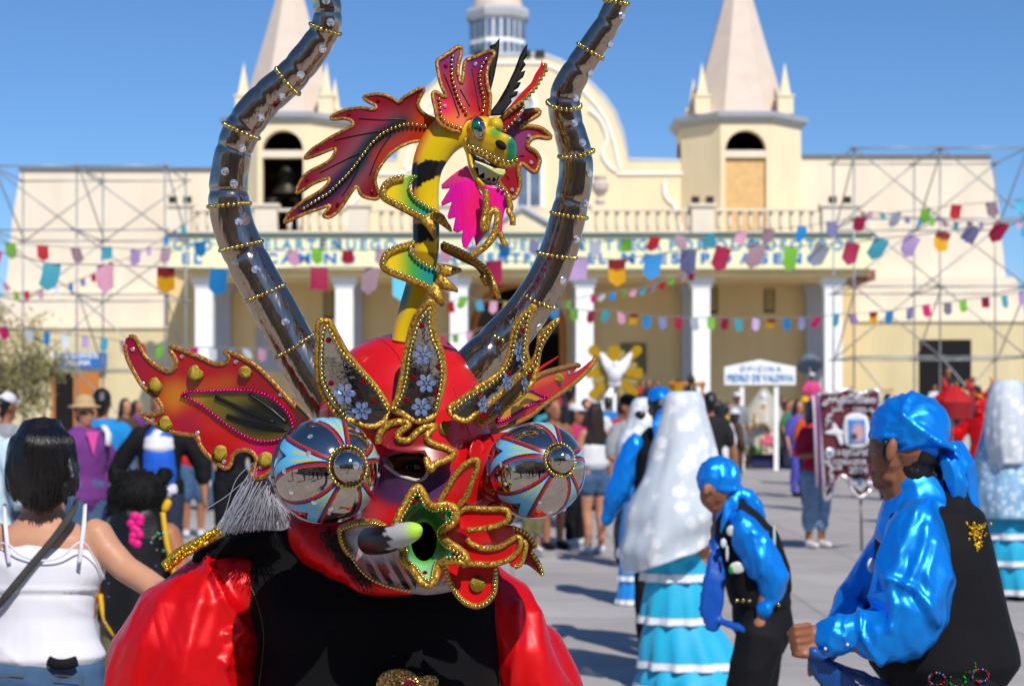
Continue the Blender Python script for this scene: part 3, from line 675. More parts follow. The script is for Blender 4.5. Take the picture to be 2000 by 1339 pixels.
q = MB(); q.lathe([(.16, 0), (.2, .1), (.1, .25), (.3, .5), (.33, .7), (.2, .8), (.26, .95)], (xz(1172, 0, D0)[0], D0, zb1 + .161), 10); q.done('urn', PINK, church)
# small pediment over the entrance
q = MB(); q.prism([xz(*a, D0) for a in ((930, 462), (1110, 462), (1020, 412))], D0 - .3, D0 + .2); ped = q.done('pediment', CREAM, church)
q = MB(); q.tube([P(x, y, D0 - .32) for x, y in ((918, 464), (1020, 406), (1122, 464))], .13, 6); q.done('pediment_cornice', GREYP, ped)
def text(s, x, z, y, size, m, parent, sx=1., wt=0, rot=None, name='lettering', align='CENTER', ext=.01, sp=1.):
    c = bpy.data.curves.new(name, 'FONT'); c.body = s; c.size = size; c.align_x = align; c.align_y = 'CENTER'; c.extrude = ext; c.offset = wt; c.space_character = sp
    t = bpy.data.objects.new(name, c); COL.objects.link(t); me = bpy.data.meshes.new_from_object(t.evaluated_get(bpy.context.evaluated_depsgraph_get()))
    bpy.data.objects.remove(t); me.materials.clear(); me.materials.append(m); o = bpy.data.objects.new(name, me); COL.objects.link(o); o.parent = parent
    o.location = Vector((x, y, z)) - OR; o.rotation_euler = rot or (R(90), 0, 0); o.scale = (sx, 1, 1); return o
for s, cx, sx in (('ECHO', 372, 1.2), ('INFI', 470, 1.2), ('EL', 536, 1.2), ('ARTE', 598, 1.2), ('EN', 650, 1.2), ('RUEGO', 716, 1.2), ('DE NUESTRA', 1010, 1.1), ('A', 1130, 1.2), ('ENTRE', 1185, 1.25), ('GA', 1265, 1.2), ('POR', 1340, 1.3), ('TODOS', 1432, 1.3), ('NOSOTROS.', 1566, 1.25)):
    x, z = xz(cx, 482, D0); text(s, x, z, D0 - .565, .50, LETB, church, sx * .85, .01, sp=1.4)
for s, cx, sx in (('EL', 380, 1.5), ('CAMINO', 610, 1.6), ('ENCUENTRO', 960, 1.3), ('EL', 1164, 1.4), ('MAESTRO', 1318, 1.75), ('A', 1452, 1.4), ('SEÑO', 1540, 1.8)):
    x, z = xz(cx, 508, D0); text(s, x, z, D0 - .565, .48, LETB2, church, sx * .78, .018, sp=1.45)
OR = Vector((0, 0, 0))
# sign over the side door
SG = thing('wall_sign', 'small blue and white lettered sign above the side door behind scaffolding', 'sign', (xz(155, 0, DW)[0], DW - 1.2, xz(0, 703, DW)[1])); OR = SG.location.copy()
bx('sign_board', 104, 688, 208, 718, DW - 1.25, .08, mat('sign_blue', '#2a6cb4', .5), SG)
WL = mat('sign_white', '#e8ecef', .5)
x, z = xz(156, 696, DW); text('PUEBLO GRANDE', x, z, DW - 1.27, .30, WL, SG, .85, .006); x, z = xz(156, 710, DW); text('LA TIRANA', x, z, DW - 1.27, .28, WL, SG, 1, .006)
OR = Vector((0, 0, 0))
# ------------------------------------------------------------------ scaffolds
STEEL = mat('galvanised_tube', '#a2a4a2', .45, .4, var=.2, vscale=12)
def scaffold(label, xs, levels, D, gap, x0):
    o = thing('scaffold', label, 'scaffold', (xz(x0, 0, D)[0], D, 0)); global OR; OR = o.location.copy()
    def pole(a, b, nm='standard', r=.028):
        q = MB(); q.tube([a, b], r, 8); q.done(nm, STEEL, o, True)
    zt = P(0, levels[0] - 8, D).z
    for x in xs:
        X = xz(x, 0, D)[0]
        for k, dy in enumerate((0, gap)): pole(Vector((X, D + dy, 0)), Vector((X, D + dy, zt + .12 * k)))
        for y in levels:
            z = P(0, y, D).z; pole(Vector((X, D - .08, z)), Vector((X, D + gap + .08, z)), 'transom', .023)
    for y in levels:
        z = P(0, y, D).z
        for i in range(len(xs) - 1):
            a, b = xz(xs[i], 0, D)[0], xz(xs[i + 1], 0, D)[0]
            for dy in (-.07, gap + .07): pole(Vector((a - .15, D + dy, z)), Vector((b + .15, D + dy, z + .02)), 'ledger', .025)
    zs = [P(0, y, D).z for y in levels] + [.1]
    for i in range(len(xs) - 1):
        a, b = xz(xs[i], 0, D)[0], xz(xs[i + 1], 0, D)[0]
        for j in range(len(zs) - 1):
            pole(Vector((a, D - .14, zs[j])), Vector((b, D - .14, zs[j + 1])), 'brace', .022)
            if (i + j) % 2 == 0 or j < 2: pole(Vector((b, D + gap + .14, zs[j])), Vector((a, D + gap + .14, zs[j + 1])), 'brace', .022)
    for x in xs:
        X = xz(x, 0, D)[0]
        for j in range(len(zs) - 1):
            if (j + int(x)) % 2 == 0: pole(Vector((X + .05, D, zs[j])), Vector((X + .05, D + gap, zs[j + 1])), 'brace', .024)
    OR = Vector((0, 0, 0))
scaffold('grey tube scaffold standing before the wing with the small blue sign', (-16, 150, 322), (325, 450, 575, 722), 50., 3.2, 150)
scaffold('grey tube scaffold standing before the wing with the dark doorway', (1668, 1836, 2004), (290, 428, 560, 697), 50., 3.2, 1836)

# ------------------------------------------------------------------ bunting
FLAGM = mat('paper_flag', '#ffffff', .6, var=.12, vscale=6, objcol=True, spec=.3)
FLAG2 = mat('paper_flag_two_tone', '#ffffff', .6, var=.12, vscale=6, vcol=True, spec=.3)
CORD = mat('cord', '#8a8680', .8)
def flagmesh(k, m, two=False):
    rg = random.Random(k); v = []; f = []; c = []
    n = 7; sk = rg.uniform(-.18, .18); cu = rg.uniform(-.18, .18); tip = rg.choice((.26, .3, .06))
    for j in range(n):
        t = j / (n - 1)
        for i in range(5):
            s = i / 4 - .5; h = 1 + tip * (1 - abs(s) * 2) if tip > .1 else 1 + (.0 if i % 2 else .08)
            x = s + sk * t * t + .04 * math.sin(3 * t + k); y = cu * t * t + .06 * math.sin(5 * s + k) * t; z = -t * h
            v.append((x, y, z)); c.append(L('#7d1a22') if t < .45 else L('#d99e0e'))
    for j in range(n - 1):
        for i in range(4): f.append((j * 5 + i, j * 5 + i + 1, (j + 1) * 5 + i + 1, (j + 1) * 5 + i))
    nv = len(v); v2 = [(x, y + .012, z) for x, y, z in v]; f2 = [tuple(i + nv for i in q[::-1]) for q in f]
    return mesh_of('flag', v + v2, f + f2, m, True, (c + c) if two else None)
FM = [flagmesh(k, FLAGM) for k in range(8)]; FM2 = [flagmesh(k + 20, FLAG2, True) for k in range(3)]
FC = dict(r='#ac1e28', p='#c41a66', m='#98183f', b='#1f7ebc', t='#3f93a3', g='#74b23c', l='#b79ac6', k='#d59ab0', s='#9aa0ac', d='#a5868e', v='#7d7fa8', w='#cfd6da', o='#b78a1a', c='#55b5d0', y='#a2b54a')
def bunting(label, D, fl, w, h, slope=0., D2=None):
    """fl: 'x,y,colour' of each flag centre; the cord sags between them"""
    o = thing('bunting', label, 'bunting', (0, 0, 0), group='strings of paper flags over the plaza'); global OR
    n = len(fl); top = []
    for i, (x, y, c) in enumerate(fl):
        d = D + ((D2 or D) - D) * i / max(1, n - 1); top.append(P(x, y - h * .5, d))
    o.location = top[0]; OR = o.location.copy()
    a = top[0] + (top[0] - top[1]) * 2.5; b = top[-1] + (top[-1] - top[-2]) * 2.5
    q = MB(); q.tube([a] + top + [b], .006 * max(1, D / 22), 5); q.done('cord', CORD, o, True)
    for i, (x, y, c) in enumerate(fl):
        d = D + ((D2 or D) - D) * i / max(1, n - 1); s = d / F; sh_ = 1 - .22 * max(0, (x - 1150) / 850) if w > 30 else 1
        me = random.choice(FM2) if c == '2' else random.choice(FM)
        f = link('flag', me, o, top[i] - OR, (R(random.uniform(-12, 22)), R(random.uniform(-9, 9) + slope + (max(0, (fl[i][0] - 1150) / 850) * 30 if w > 30 else 0)), R(random.uniform(-25, 25))), (.9 * w * s * sh_, .9 * w * s * sh_, .92 * h * s * sh_))
        f.color = (*lin(FC.get(c, '#ffffff')), 1)
    OR = Vector((0, 0, 0)); return o
bunting('string of large paper flags passing behind the silver horns, low before the fascia', 15., [(-12, 512, 'p'), (100, 538, 't'), (205, 540, 'k'), (323, 545, '2'), (428, 548, 'b'), (520, 548, 'v'), (625, 545, 'm'), (727, 545, 'd'), (785, 560, 'c'), (880, 540, 's'), (965, 532, 'm'), (1050, 535, 't'), (1130, 525, 'l'), (1203, 530, '2'), (1278, 520, 'b'), (1345, 510, 'v'), (1415, 505, 'm'), (1480, 500, 'd'), (1545, 505, 'g'), (1610, 500, 's'), (1668, 497, 'm'), (1722, 488, 't'), (1785, 483, 'l'), (1845, 475, '2'), (1905, 465, 'v'), (1960, 458, 'm'), (2020, 450, 'c')], 38, 46, 4, 17.)
bunting('string of small flags hanging just above the lettered fascia', 25., [(20, 488, 'g'), (83, 492, 'r'), (147, 497, 'd'), (207, 495, 't'), (265, 500, 'l'), (325, 498, 'd'), (392, 485, 'b'), (450, 495, 'w'), (510, 500, 'v'), (570, 503, 'k'), (620, 498, 'g'), (680, 502, 'r'), (745, 500, 'd'), (810, 500, 'c'), (870, 498, 'k'), (925, 494, 'v'), (980, 488, 'b'), (1045, 482, 'v'), (1105, 486, 'k'), (1165, 485, 's'), (1222, 480, 'g'), (1279, 475, 'r'), (1328, 472, 'd'), (1385, 468, 't'), (1448, 465, 'k'), (1503, 460, 'd'), (1566, 455, 'b'), (1625, 446, 'v'), (1683, 436, 'm'), (1750, 428, 's'), (1808, 421, 'g'), (1870, 413, 'r'), (1935, 408, 'd'), (1995, 402, 'c')], 24, 26, 3, 27.)
bunting('string of small flags strung across the dark church arch and the column beside it', 30., [(865, 662, 'r'), (890, 660, 'g'), (918, 655, 'k'), (945, 648, 'p'), (972, 640, 'w'), (1000, 628, 'v'), (1040, 612, 'c'), (1080, 605, 'r'), (1110, 595, 'g'), (1160, 582, 'p'), (1178, 581, 'w'), (1198, 578, 'b'), (1220, 574, 'y'), (1238, 572, 'k'), (1258, 568, 't'), (1276, 564, 'd'), (1296, 557, 'r'), (1312, 549, 'g'), (1335, 543, 'd'), (1351, 540, 'm')], 13, 15, 10, 32.)
bunting('string of small flags level with the column shafts, ending at the scaffold', 30., [(880, 600, 'r'), (905, 590, 'g'), (935, 597, 'c'), (965, 598, 'k'), (990, 600, 'o'), (1020, 603, 'r'), (1050, 606, 'g'), (1085, 610, 'b'), (1122, 614, 'g'), (1155, 618, 'm'), (1185, 616, 't'), (1213, 620, 'k'), (1238, 623, '2'), (1265, 628, 'b'), (1293, 629, 'v'), (1325, 630, 'm'), (1355, 632, 's'), (1388, 630, 'g'), (1416, 632, 'm'), (1441, 633, 't'), (1477, 632, 'l'), (1507, 633, '2'), (1536, 632, 'b'), (1568, 630, 'v'), (1598, 629, 'p'), (1633, 624, 't'), (1665, 624, 'l'), (1706, 620, '2'), (1738, 618, 'b'), (1777, 612, 'v'), (1808, 606, 'p'), (1851, 602, 's'), (1880, 596, 'g'), (1925, 591, 'm'), (1961, 588, 't'), (1998, 580, 'l')], 17, 22, 2, 30.)
bunting('string of pale flags over the shrub, passing above the ear of the mask', 27., [(-18, 645, 'p'), (5, 650, 'p'), (55, 655, 'w'), (92, 660, 'b'), (128, 664, 'w'), (168, 668, 'l'), (203, 672, 'c'), (240, 678, 'k'), (277, 682, 'r'), (313, 685, 'g'), (348, 688, 'k'), (380, 690, 'p'), (415, 690, 'w'), (450, 692, 'b'), (482, 692, 'w'), (512, 692, 'k'), (545, 692, 't'), (580, 690, 'g')], 17, 24, -3)
bunting('short string of tiny flags hung high at the scaffold and the balustrade corner', 38., [(1690, 425, 'v'), (1700, 420, 'k'), (1723, 422, 't'), (1745, 428, 's'), (1772, 430, 'v'), (1797, 433, 'b'), (1820, 434, 'g'), (1845, 438, 'k'), (1868, 440, 't'), (1893, 439, 'r'), (1917, 440, 'v'), (1945, 441, 'b'), (1968, 438, 'y'), (1990, 440, 'k')], 11, 13, -2)
bunting('short string of tiny flags near the far corner of the wing by the shrub', 38., [(8, 560, 'k'), (30, 578, 'g'), (52, 576, 'r'), (80, 575, 'k'), (110, 568, 'w'), (138, 560, 'b'), (160, 552, 'v'), (182, 542, 'p'), (215, 520, 'r'), (258, 510, 'k'), (290, 490, 'l'), (325, 468, 'b'), (340, 458, 'v'), (357, 447, 't')], 11, 15, -4)

# ------------------------------------------------------------------ shrub at the church wall
BARK = mat('grey_bark', '#75695a', .9, var=.25, vscale=30); LEAF = mat('dry_olive_leaf', '#8b8450', .7, var=.3, vscale=9, spec=.3)
tr = thing('straggly_tree', 'thin straggly tree with sparse dry leaves beside the sign wall', 'tree', (xz(30, 0, 46)[0], 46, 0)); rg = random.Random(8)
tk = MB(); lv = MB()
def branch(p, d, ln, r, lev):
    pts = [p]
    for i in range(4):
        d = (d + Vector((rg.uniform(-.25, .25), rg.uniform(-.25, .25), rg.uniform(-.05, .2)))).normalized(); p = p + d * ln / 4; pts.append(p)
        if lev >= 2:
            for _ in range(2):
                c = p + Vector((rg.uniform(-.2, .2), rg.uniform(-.2, .2), rg.uniform(-.15, .15))); a = Vector((rg.uniform(-1, 1), rg.uniform(-1, 1), rg.uniform(-1, 1))).normalized() * rg.uniform(.03, .075); b = a.orthogonal().normalized() * a.length * .5
                lv.add([c - a, c + b, c + a, c - b, c + a.cross(b).normalized() * .01], [(0, 1, 4), (1, 2, 4), (2, 3, 4), (3, 0, 4)])
    tk.tube(pts, [r, r * .85, r * .7, r * .6, r * .5], 5)
    if lev < 4:
        for _ in range(3): branch(pts[rg.choice((2, 3, 4))], (d + Vector((rg.uniform(-.8, .8), rg.uniform(-.8, .8), rg.uniform(-.35, .4)))).normalized(), ln * rg.uniform(.6, .8), r * .55, lev + 1)
for k in range(7): branch(Vector((rg.uniform(-.8, .8), rg.uniform(-.4, .4), 0)), Vector((rg.uniform(-.4, .45), rg.uniform(-.3, .3), 1)).normalized(), rg.uniform(1.3, 1.9), .045, 0)
tk.done('trunk', BARK, tr, True); lv.done('crown', LEAF, tr)

# ------------------------------------------------------------------ sunburst with dove, sign on posts, float
GOLD = glitter('gold_foil', '#c08a10', '#e0b030', 60, .25, .7, .15)
GOLDP = mat('gold_paint', '#d8a51c', .3, .55, var=.1)
D = 40.; sb = thing('sunburst', 'golden sunburst with a white dove on a processional pole', 'sunburst', P(1200, 900, D) * 1.0); sb.location.z = 0; OR = sb.location.copy()
for k, (ang, ln, w, pale) in enumerate(((0, 54, 9, 0), (22, 46, 5, 1), (45, 70, 8, 0), (68, 46, 5, 1), (90, 52, 10, 0), (112, 44, 5, 1), (133, 68, 9, 0), (156, 46, 5, 1), (180, 55, 9, 0), (203, 46, 5, 1), (226, 66, 8, 0), (250, 48, 5, 1), (290, 48, 5, 1), (314, 62, 8, 0), (337, 46, 5, 1))):
    a = R(ang); dx, dy = math.cos(a), -math.sin(a); n = (-dy, dx)
    pts = [(1200 + dx * r + n[0] * q, 728 + dy * r + n[1] * q) for r, q in ((6, -w * .35), (ln * .9, -w * 1.2), (ln, -w * .9), (ln * 1.04, 0), (ln, w * .9), (ln * .9, w * 1.2), (6, w * .35))]
    d0 = D + .03 + .02 * (k % 3); b = MB(); b.prism([xz(x, y, d0) for x, y in pts], d0, d0 + .05); b.done('ray', mat('pale_gold', '#b09d55', .4, .4) if pale else GOLDP, sb)
dv = Blob(); K = D / F
dv.ell(P(1201, 727, D - .08), (16 * K, 14 * K, 20 * K)); dv.ell(P(1203, 712, D - .14), (8 * K, 9 * K, 8 * K)); dv.limb([(P(1201, 738, D - .08), 12 * K, 6 * K), (P(1200, 752, D - .06), 13 * K, 3.5 * K)])
for s in (-1, 1): dv.limb([(P(1203 + s * 8, 722, D - .08), 12 * K, 6 * K), (P(1203 + s * 20, 706, D - .07), 9 * K, 4 * K), (P(1203 + s * 29, 690, D - .06), 4 * K, 3 * K)])
dv.done('dove', mat('white_gloss', '#e8e8ea', .4), sb, .02)
b = MB(); b.tube([P(1200, 745, D + .1), Vector((OR.x, D + .1, 0))], .04, 8); b.done('pole', WHITE, sb, True)
b = MB(); b.tube([P(1195, 757, D - .05), P(1186, 782, D - .1), P(1172, 812, D - .12), P(1160, 842, D - .1)], [.05, .1, .12, .06], 8, flat=.3); b.done('ribbon', WHITE, sb, True)
b = MB(); b.lathe([(.5, 0), (.5, .3), (.42, .32), (.4, .8)], (OR.x, D + .1, 0), 12); b.done('base', WHITE, sb)
D = 44.; sg = thing('signboard', 'white gabled signboard on two posts with blue lettering', 'sign', (xz(1485, 0, D)[0], D, 0)); OR = sg.location.copy()
b = MB(); b.prism([xz(x, y, D) for x, y in ((1415, 751), (1415, 716), (1484, 702), (1554, 716), (1554, 751))], D, D + .06); b.done('board', WHITE, sg)
for x in (1450, 1517): X = xz(x, 0, D)[0]; MB().box((X - .055, D + .062, 0), (X + .055, D + .16, P(0, 749, D).z)).done('post', WHITE, sg)
x, z = xz(1485, 720, D); text('OFICINA', x, z, D - .02, .17, mat('letter_pale_blue', '#5a90c4', .6), sg, 1.25, .001, sp=1.35); x, z = xz(1485, 738, D); text('PEDRO DE VALDIVIA', x, z, D - .02, .235, mat('letter_pale_blue'), sg, .72, .006, sp=1.08)
D = 46.; ft = thing('shrine_float', 'wheeled shrine float with a veiled statue under white gauze and a navy skirt', 'shrine float', (xz(1490, 0, D)[0], D, 0)); OR = ft.location.copy(); K = D / F; X0 = OR.x
gz_ = lambda py: EYE - (py - CY) * K
NAVY = mat('navy_velvet', '#15154e', .8, sheen=.4); GAUZE = mat('white_gauze', '#dcd7c8', .8, var=.1, alpha=.5); PINKF = mat('pink_flowers', '#dd6f80', .7, var=.2, vscale=30)
b = MB(); b.prism([(X0 + (x - 1490) * K, gz_(y)) for x, y in ((1456, 880), (1466, 908), (1522, 910), (1536, 882))], D - .6, D + .6); b.done('skirt_cloth', NAVY, ft)
b = MB(); b.box((X0 - 45 * K, D - .7, gz_(886)), (X0 + 62 * K, D + .7, gz_(866))); b.done('platform', mat('float_grey', '#8c8878', .8, var=.2), ft)
b = MB(); b.lathe([(58 * K, gz_(884)), (62 * K, gz_(850)), (56 * K, gz_(840))], (X0 + 5 * K, D, 0), 16); b.done('drapery', mat('cream_cloth', '#cfc7ac', .8, var=.15, vscale=6), ft)
b = MB(); b.lathe([(48 * K, 0), (50 * K, .08), (30 * K, .12)], (X0, D, gz_(842)), 14); b.done('altar_top', PALEY, ft)
b = MB(); b.lathe([(66 * K, gz_(842)), (44 * K, gz_(815)), (22 * K, gz_(780)), (5 * K, gz_(757))], (X0 + 3 * K, D + .1, 0), 18); b.done('gauze_veil', GAUZE, ft, True)
st = Blob(); st.limb([(Vector((X0, D - .1, gz_(835))), .16), (Vector((X0, D - .1, gz_(805))), .13), (Vector((X0, D - .1, gz_(785))), .09)]); st.ell((X0, D - .12, gz_(774)), (.10, .10, .13)); st.done('statue', mat('statue_white', '#d9d9e4', .5), ft, .03)
b = MB(); b.box((X0 - 6 * K, D - .34, gz_(835)), (X0 + 2 * K, D - .3, gz_(790))); b.done('gold_stole', GOLDP, ft)
fl = MB(); rg = random.Random(3)
for i in range(40): a = rg.uniform(0, 6.3); q = rg.uniform(0, 13); fl.ball((X0 + q * K * math.cos(a), D - .75 - rg.uniform(0, .08), gz_(858) + q * K * math.sin(a) * 1.2), .05, 4)
fl.done('flower_wreath', PINKF, ft, True)
fl = MB()
for i in range(26): fl.ball((X0 + rg.uniform(-42, 55) * K, D - .72, gz_(878) + rg.uniform(-.06, .06)), rg.uniform(.05, .08), 4)
fl.done('greenery', mat('float_greens', '#4c6a35', .8, var=.3), ft, True)
gb = MB(); rg = random.Random(12)
for i in range(46): a = rg.uniform(0, 6.3); gb.ball((X0 + 50 * K * math.cos(a), D - abs(50 * K * math.sin(a)), gz_(838 - rg.uniform(0, 6))), rg.uniform(.03, .06), 4)
gb.done('gold_garland', GOLDP, ft, True, kind='stuff')
for x, h_ in ((1452, 818), (1468, 808), (1512, 812), (1530, 822)): b = MB(); b.lathe([(.05, 0), (.035, .1), (.03, gz_(h_) - gz_(838)), (.045, gz_(h_) - gz_(838) + .05)], (X0 + (x - 1490) * K, D - .55, gz_(838)), 8); b.done('candlestick', GOLDP, ft, True)
for x, y in ((1530, 903), (1450, 906)):
    b = MB(); rr = (CY + EYE / K - y) * K; b.tube([Vector((X0 + (x - 1490) * K, D - .5, rr)), Vector((X0 + (x - 1490) * K, D - .38, rr))], rr, 14); wh = b.done('wheel', mat('rubber', '#1a1918', .8), ft)
    b = MB(); b.tube([Vector((X0 + (x - 1490) * K, D - .52, rr)), Vector((X0 + (x - 1490) * K, D - .5, rr))], rr * .45, 10); b.done('hub', WOODD, wh)
OR = Vector((0, 0, 0))

D = 41.; lt = thing('palanquin', 'orange beamed processional palanquin with a dark figure, carried behind the white lace veil', 'palanquin', (xz(1345, 0, D)[0], D, 0)); OR = lt.location.copy()
for y in (750, 775): q = MB(); q.tube([P(1306, y, D), P(1378, y, D)], .05, 8); q.done('beam', mat('orange_beam', '#c07a1c', .5, var=.15), lt, True)
for x in (1312, 1372): q = MB(); q.tube([P(x, 744, D + .06), Vector((xz(x, 0, D)[0], D + .06, 0))], .04, 8); q.done('post', mat('orange_beam'), lt, True)
q = Blob(); q.limb([(P(1350, 800, D), .2), (P(1350, 770, D), .17), (P(1350, 752, D), .1)]); q.ell(P(1350, 742, D), (.1, .1, .12)); q.limb([(P(1350, 735, D), .04), (P(1350, 722, D), .015)]); q.done('figure', BRONZE, lt, .03)
q = MB(); q.box((xz(1316, 0, D)[0], D - .1, P(0, 773, D).z), (xz(1334, 0, D)[0], D - .02, P(0, 752, D).z)); q.done('yellow_panel', GOLDP, lt)
q = MB(); q.box((xz(1312, 0, D)[0], D - .3, P(0, 812, D).z), (xz(1372, 0, D)[0], D + .3, P(0, 800, D).z)); q.done('platform', WOODD, lt); OR = Vector((0, 0, 0))
# ------------------------------------------------------------------ the devil mask
CHROME = mat('chrome', '#bcb0a4', .07, 1., bump=.12, bscale=14, bdist=.02)
def horn_chrome():
    m = mat('horn_chrome', '#bab4ae', .11, 1.); t = m.node_tree; N = t.nodes; K = t.links; b = N['Principled BSDF']
    tc = N.new('ShaderNodeTexCoord')
    n = N.new('ShaderNodeTexNoise'); n.inputs['Scale'].default_value = 9; n.inputs['Detail'].default_value = 8; n.inputs['Roughness'].default_value = .75; K.new(tc.outputs['Object'], n.inputs['Vector'])
    r = N.new('ShaderNodeValToRGB'); r.color_ramp.elements[0].position = .63; r.color_ramp.elements[1].position = .68; K.new(n.outputs['Fac'], r.inputs[0])
    mx = N.new('ShaderNodeMix'); mx.data_type = 'RGBA'; mx.inputs[6].default_value = (*lin('#b8a490'), 1); mx.inputs[7].default_value = (*lin('#5a3a30'), 1); K.new(r.outputs[0], mx.inputs[0]); K.new(mx.outputs[2], b.inputs['Base Color'])
    iv = N.new('ShaderNodeMath'); iv.operation = 'SUBTRACT'; iv.inputs[0].default_value = .985; iv.use_clamp = True; K.new(r.outputs[0], iv.inputs[1]); K.new(iv.outputs[0], b.inputs['Metallic'])
    rr = N.new('ShaderNodeMapRange'); rr.inputs[3].default_value = .12; rr.inputs[4].default_value = .6; K.new(r.outputs[0], rr.inputs[0]); K.new(rr.outputs[0], b.inputs['Roughness'])
    mp = N.new('ShaderNodeMapping'); mp.inputs['Scale'].default_value = (26, 26, 3.5); K.new(tc.outputs['Object'], mp.inputs['Vector'])
    n2 = N.new('ShaderNodeTexNoise'); n2.inputs['Scale'].default_value = 1.2; n2.inputs['Detail'].default_value = 3; K.new(mp.outputs[0], n2.inputs['Vector'])
    bp = N.new('ShaderNodeBump'); bp.inputs['Strength'].default_value = .42; bp.inputs['Distance'].default_value = .012; K.new(n2.outputs['Fac'], bp.inputs['Height']); K.new(bp.outputs[0], b.inputs['Normal'])
    return m
HORN = horn_chrome()
GLIT = glitter('gold_glitter', '#7d5412', '#d2a640', 480, .42, .5, .6); GLITO = glitter('copper_glitter', '#74421a', '#b8863c', 480, .48, .35, .5)
BEAD = mat('gold_bead', '#d9c06a', .16, 1.); BEADP = mat('magenta_bead', '#c8187e', .2, .75)
GEM = mat('clear_gem', '#f0f2f6', .06, .85); GEMR = mat('red_gem', '#a81422', .08, .7); GEMG = mat('green_gem', '#0c7a50', .06, .5)
SHELLG = glitter('gold_shell', '#54440c', '#9c8420', 420, .38, .6, .6)
LACQ = mat('red_lacquer', '#ffffff', .32, 0., vcol=True, coat=.3, var=.03, vscale=25, bump=.05, bscale=16)
AIRB = mat('airbrushed_paint', '#ffffff', .3, 0., vcol=True, coat=.3, bump=.04, bscale=30)
MIRR = mat('mirror_plate', '#bab0a2', .10, 1., bump=.22, bscale=14, bdist=.02, var=.15, vscale=30)
BLK = mat('black_paint', '#0c0b0b', .35); FLOWER = mat('iridescent_flower', '#a9b8d4', .08, .8, spec=.9)
BLKF = mat('black_feather', '#070607', .6, spec=.2)
mask = thing('devil_mask', 'red devil mask with silver horns, bulging silver eyes and a yellow dragon on its crown', 'mask', (-.15, 2.9, 1.5)); OR = mask.location.copy()
ROW = [(648, 788, 800, .0), (660, 728, 858, .045), (680, 690, 890, .07), (710, 658, 914, .09), (750, 634, 938, .108), (800, 620, 956, .118), (850, 626, 964, .122), (900, 656, 966, .124), (950, 690, 962, .122), (1000, 692, 956, .124), (1050, 684, 952, .128), (1100, 690, 934, .12), (1135, 728, 912, .10), (1152, 775, 888, .06), (1160, 815, 850, .03)]
def rowat(py):
    if py <= ROW[0][0]: return ROW[0][1:]
    for i in range(len(ROW) - 1):
        a, b = ROW[i], ROW[i + 1]
        if py <= b[0]:
            t = (py - a[0]) / (b[0] - a[0]); return tuple(a[k] + (b[k] - a[k]) * t for k in (1, 2, 3))
    return ROW[-1][1:]
def surf(px, py, lift=0.):
    xl, xr, A = rowat(py); c = (xl + xr) / 2; h = max(6, (xr - xl) / 2); t = min(1, abs(px - c) / h)
    return 2.93 - A * math.sqrt(max(0, 1 - t * t)) - lift
head_out = [(x[1], x[0]) for x in ROW] + [(x[2], x[0]) for x in reversed(ROW)]
head_out = soft(head_out, 5, 4)
EYEH = soft(Z2([(500, 1140), (520, 1150), (600, 1125), (700, 1110), (770, 1105), (800, 1115), (812, 1180), (810, 1240), (780, 1290), (740, 1305), (690, 1290), (600, 1260), (520, 1190)]), 4)
MOUTH = [(828 + 25 * math.cos(a), 1057 + 38 * math.sin(a)) for a in np.linspace(0, 2 * math.pi, 26, False)]
RED, DRED, VIO, WHT, BLA = L('#c80c10'), L('#8a0a12'), L('#4a2b55'), L('#b9b4b8'), L('#141214')
def head_col(x, y):
    c = RED
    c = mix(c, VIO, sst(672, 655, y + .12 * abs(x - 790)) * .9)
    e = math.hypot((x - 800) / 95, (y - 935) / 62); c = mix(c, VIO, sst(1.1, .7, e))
    if y > 1120: c = mix(c, WHT, sst(1125, 1140, y + 3 * math.sin(x * .5)))
    if y > 1095: c = mix(c, BLA, (.5 + .5 * math.sin(x * .55 + .25 * y)) * sst(1092, 1102, y) * sst(1150, 1135, y) * sst(900, 860, x))
    return c
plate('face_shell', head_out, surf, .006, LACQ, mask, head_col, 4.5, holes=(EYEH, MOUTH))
b = Blob(); b.ell(P(795, 815, 2.99), (.128, .06, .135)); b.ell(P(822, 985, 3.0), (.095, .045, .13)); b.done('crown_back', mat('red_lacquer_plain', '#b80c10', .25, coat=.5), mask, .007, 3)
# ridge seams on the dome
b = MB()
for q in (Z2([(470, 340), (560, 400), (620, 480), (650, 560)]), Z2([(980, 640), (1010, 760), (1060, 900), (1100, 1000)])): b.tube([P(x, y, surf(x, y, .0006)) for x, y in spline(q, 4)], .0007, 5)
b.done('seam', mat('red_seam', '#a30f14', .35), mask, True)
b = MB(); b.tube([P(x, y, surf(x, y, -.001)) for x, y in spline(Z2([(770, 1110), (798, 1118), (808, 1180), (812, 1240), (790, 1285), (745, 1302), (690, 1290), (610, 1262), (520, 1195)]), 4)], .0032, 6)
b.done('torn_eye_edge', mat('plaster_edge', '#cfc3b6', .8, bump=1, bscale=400, bdist=.003), mask, True)
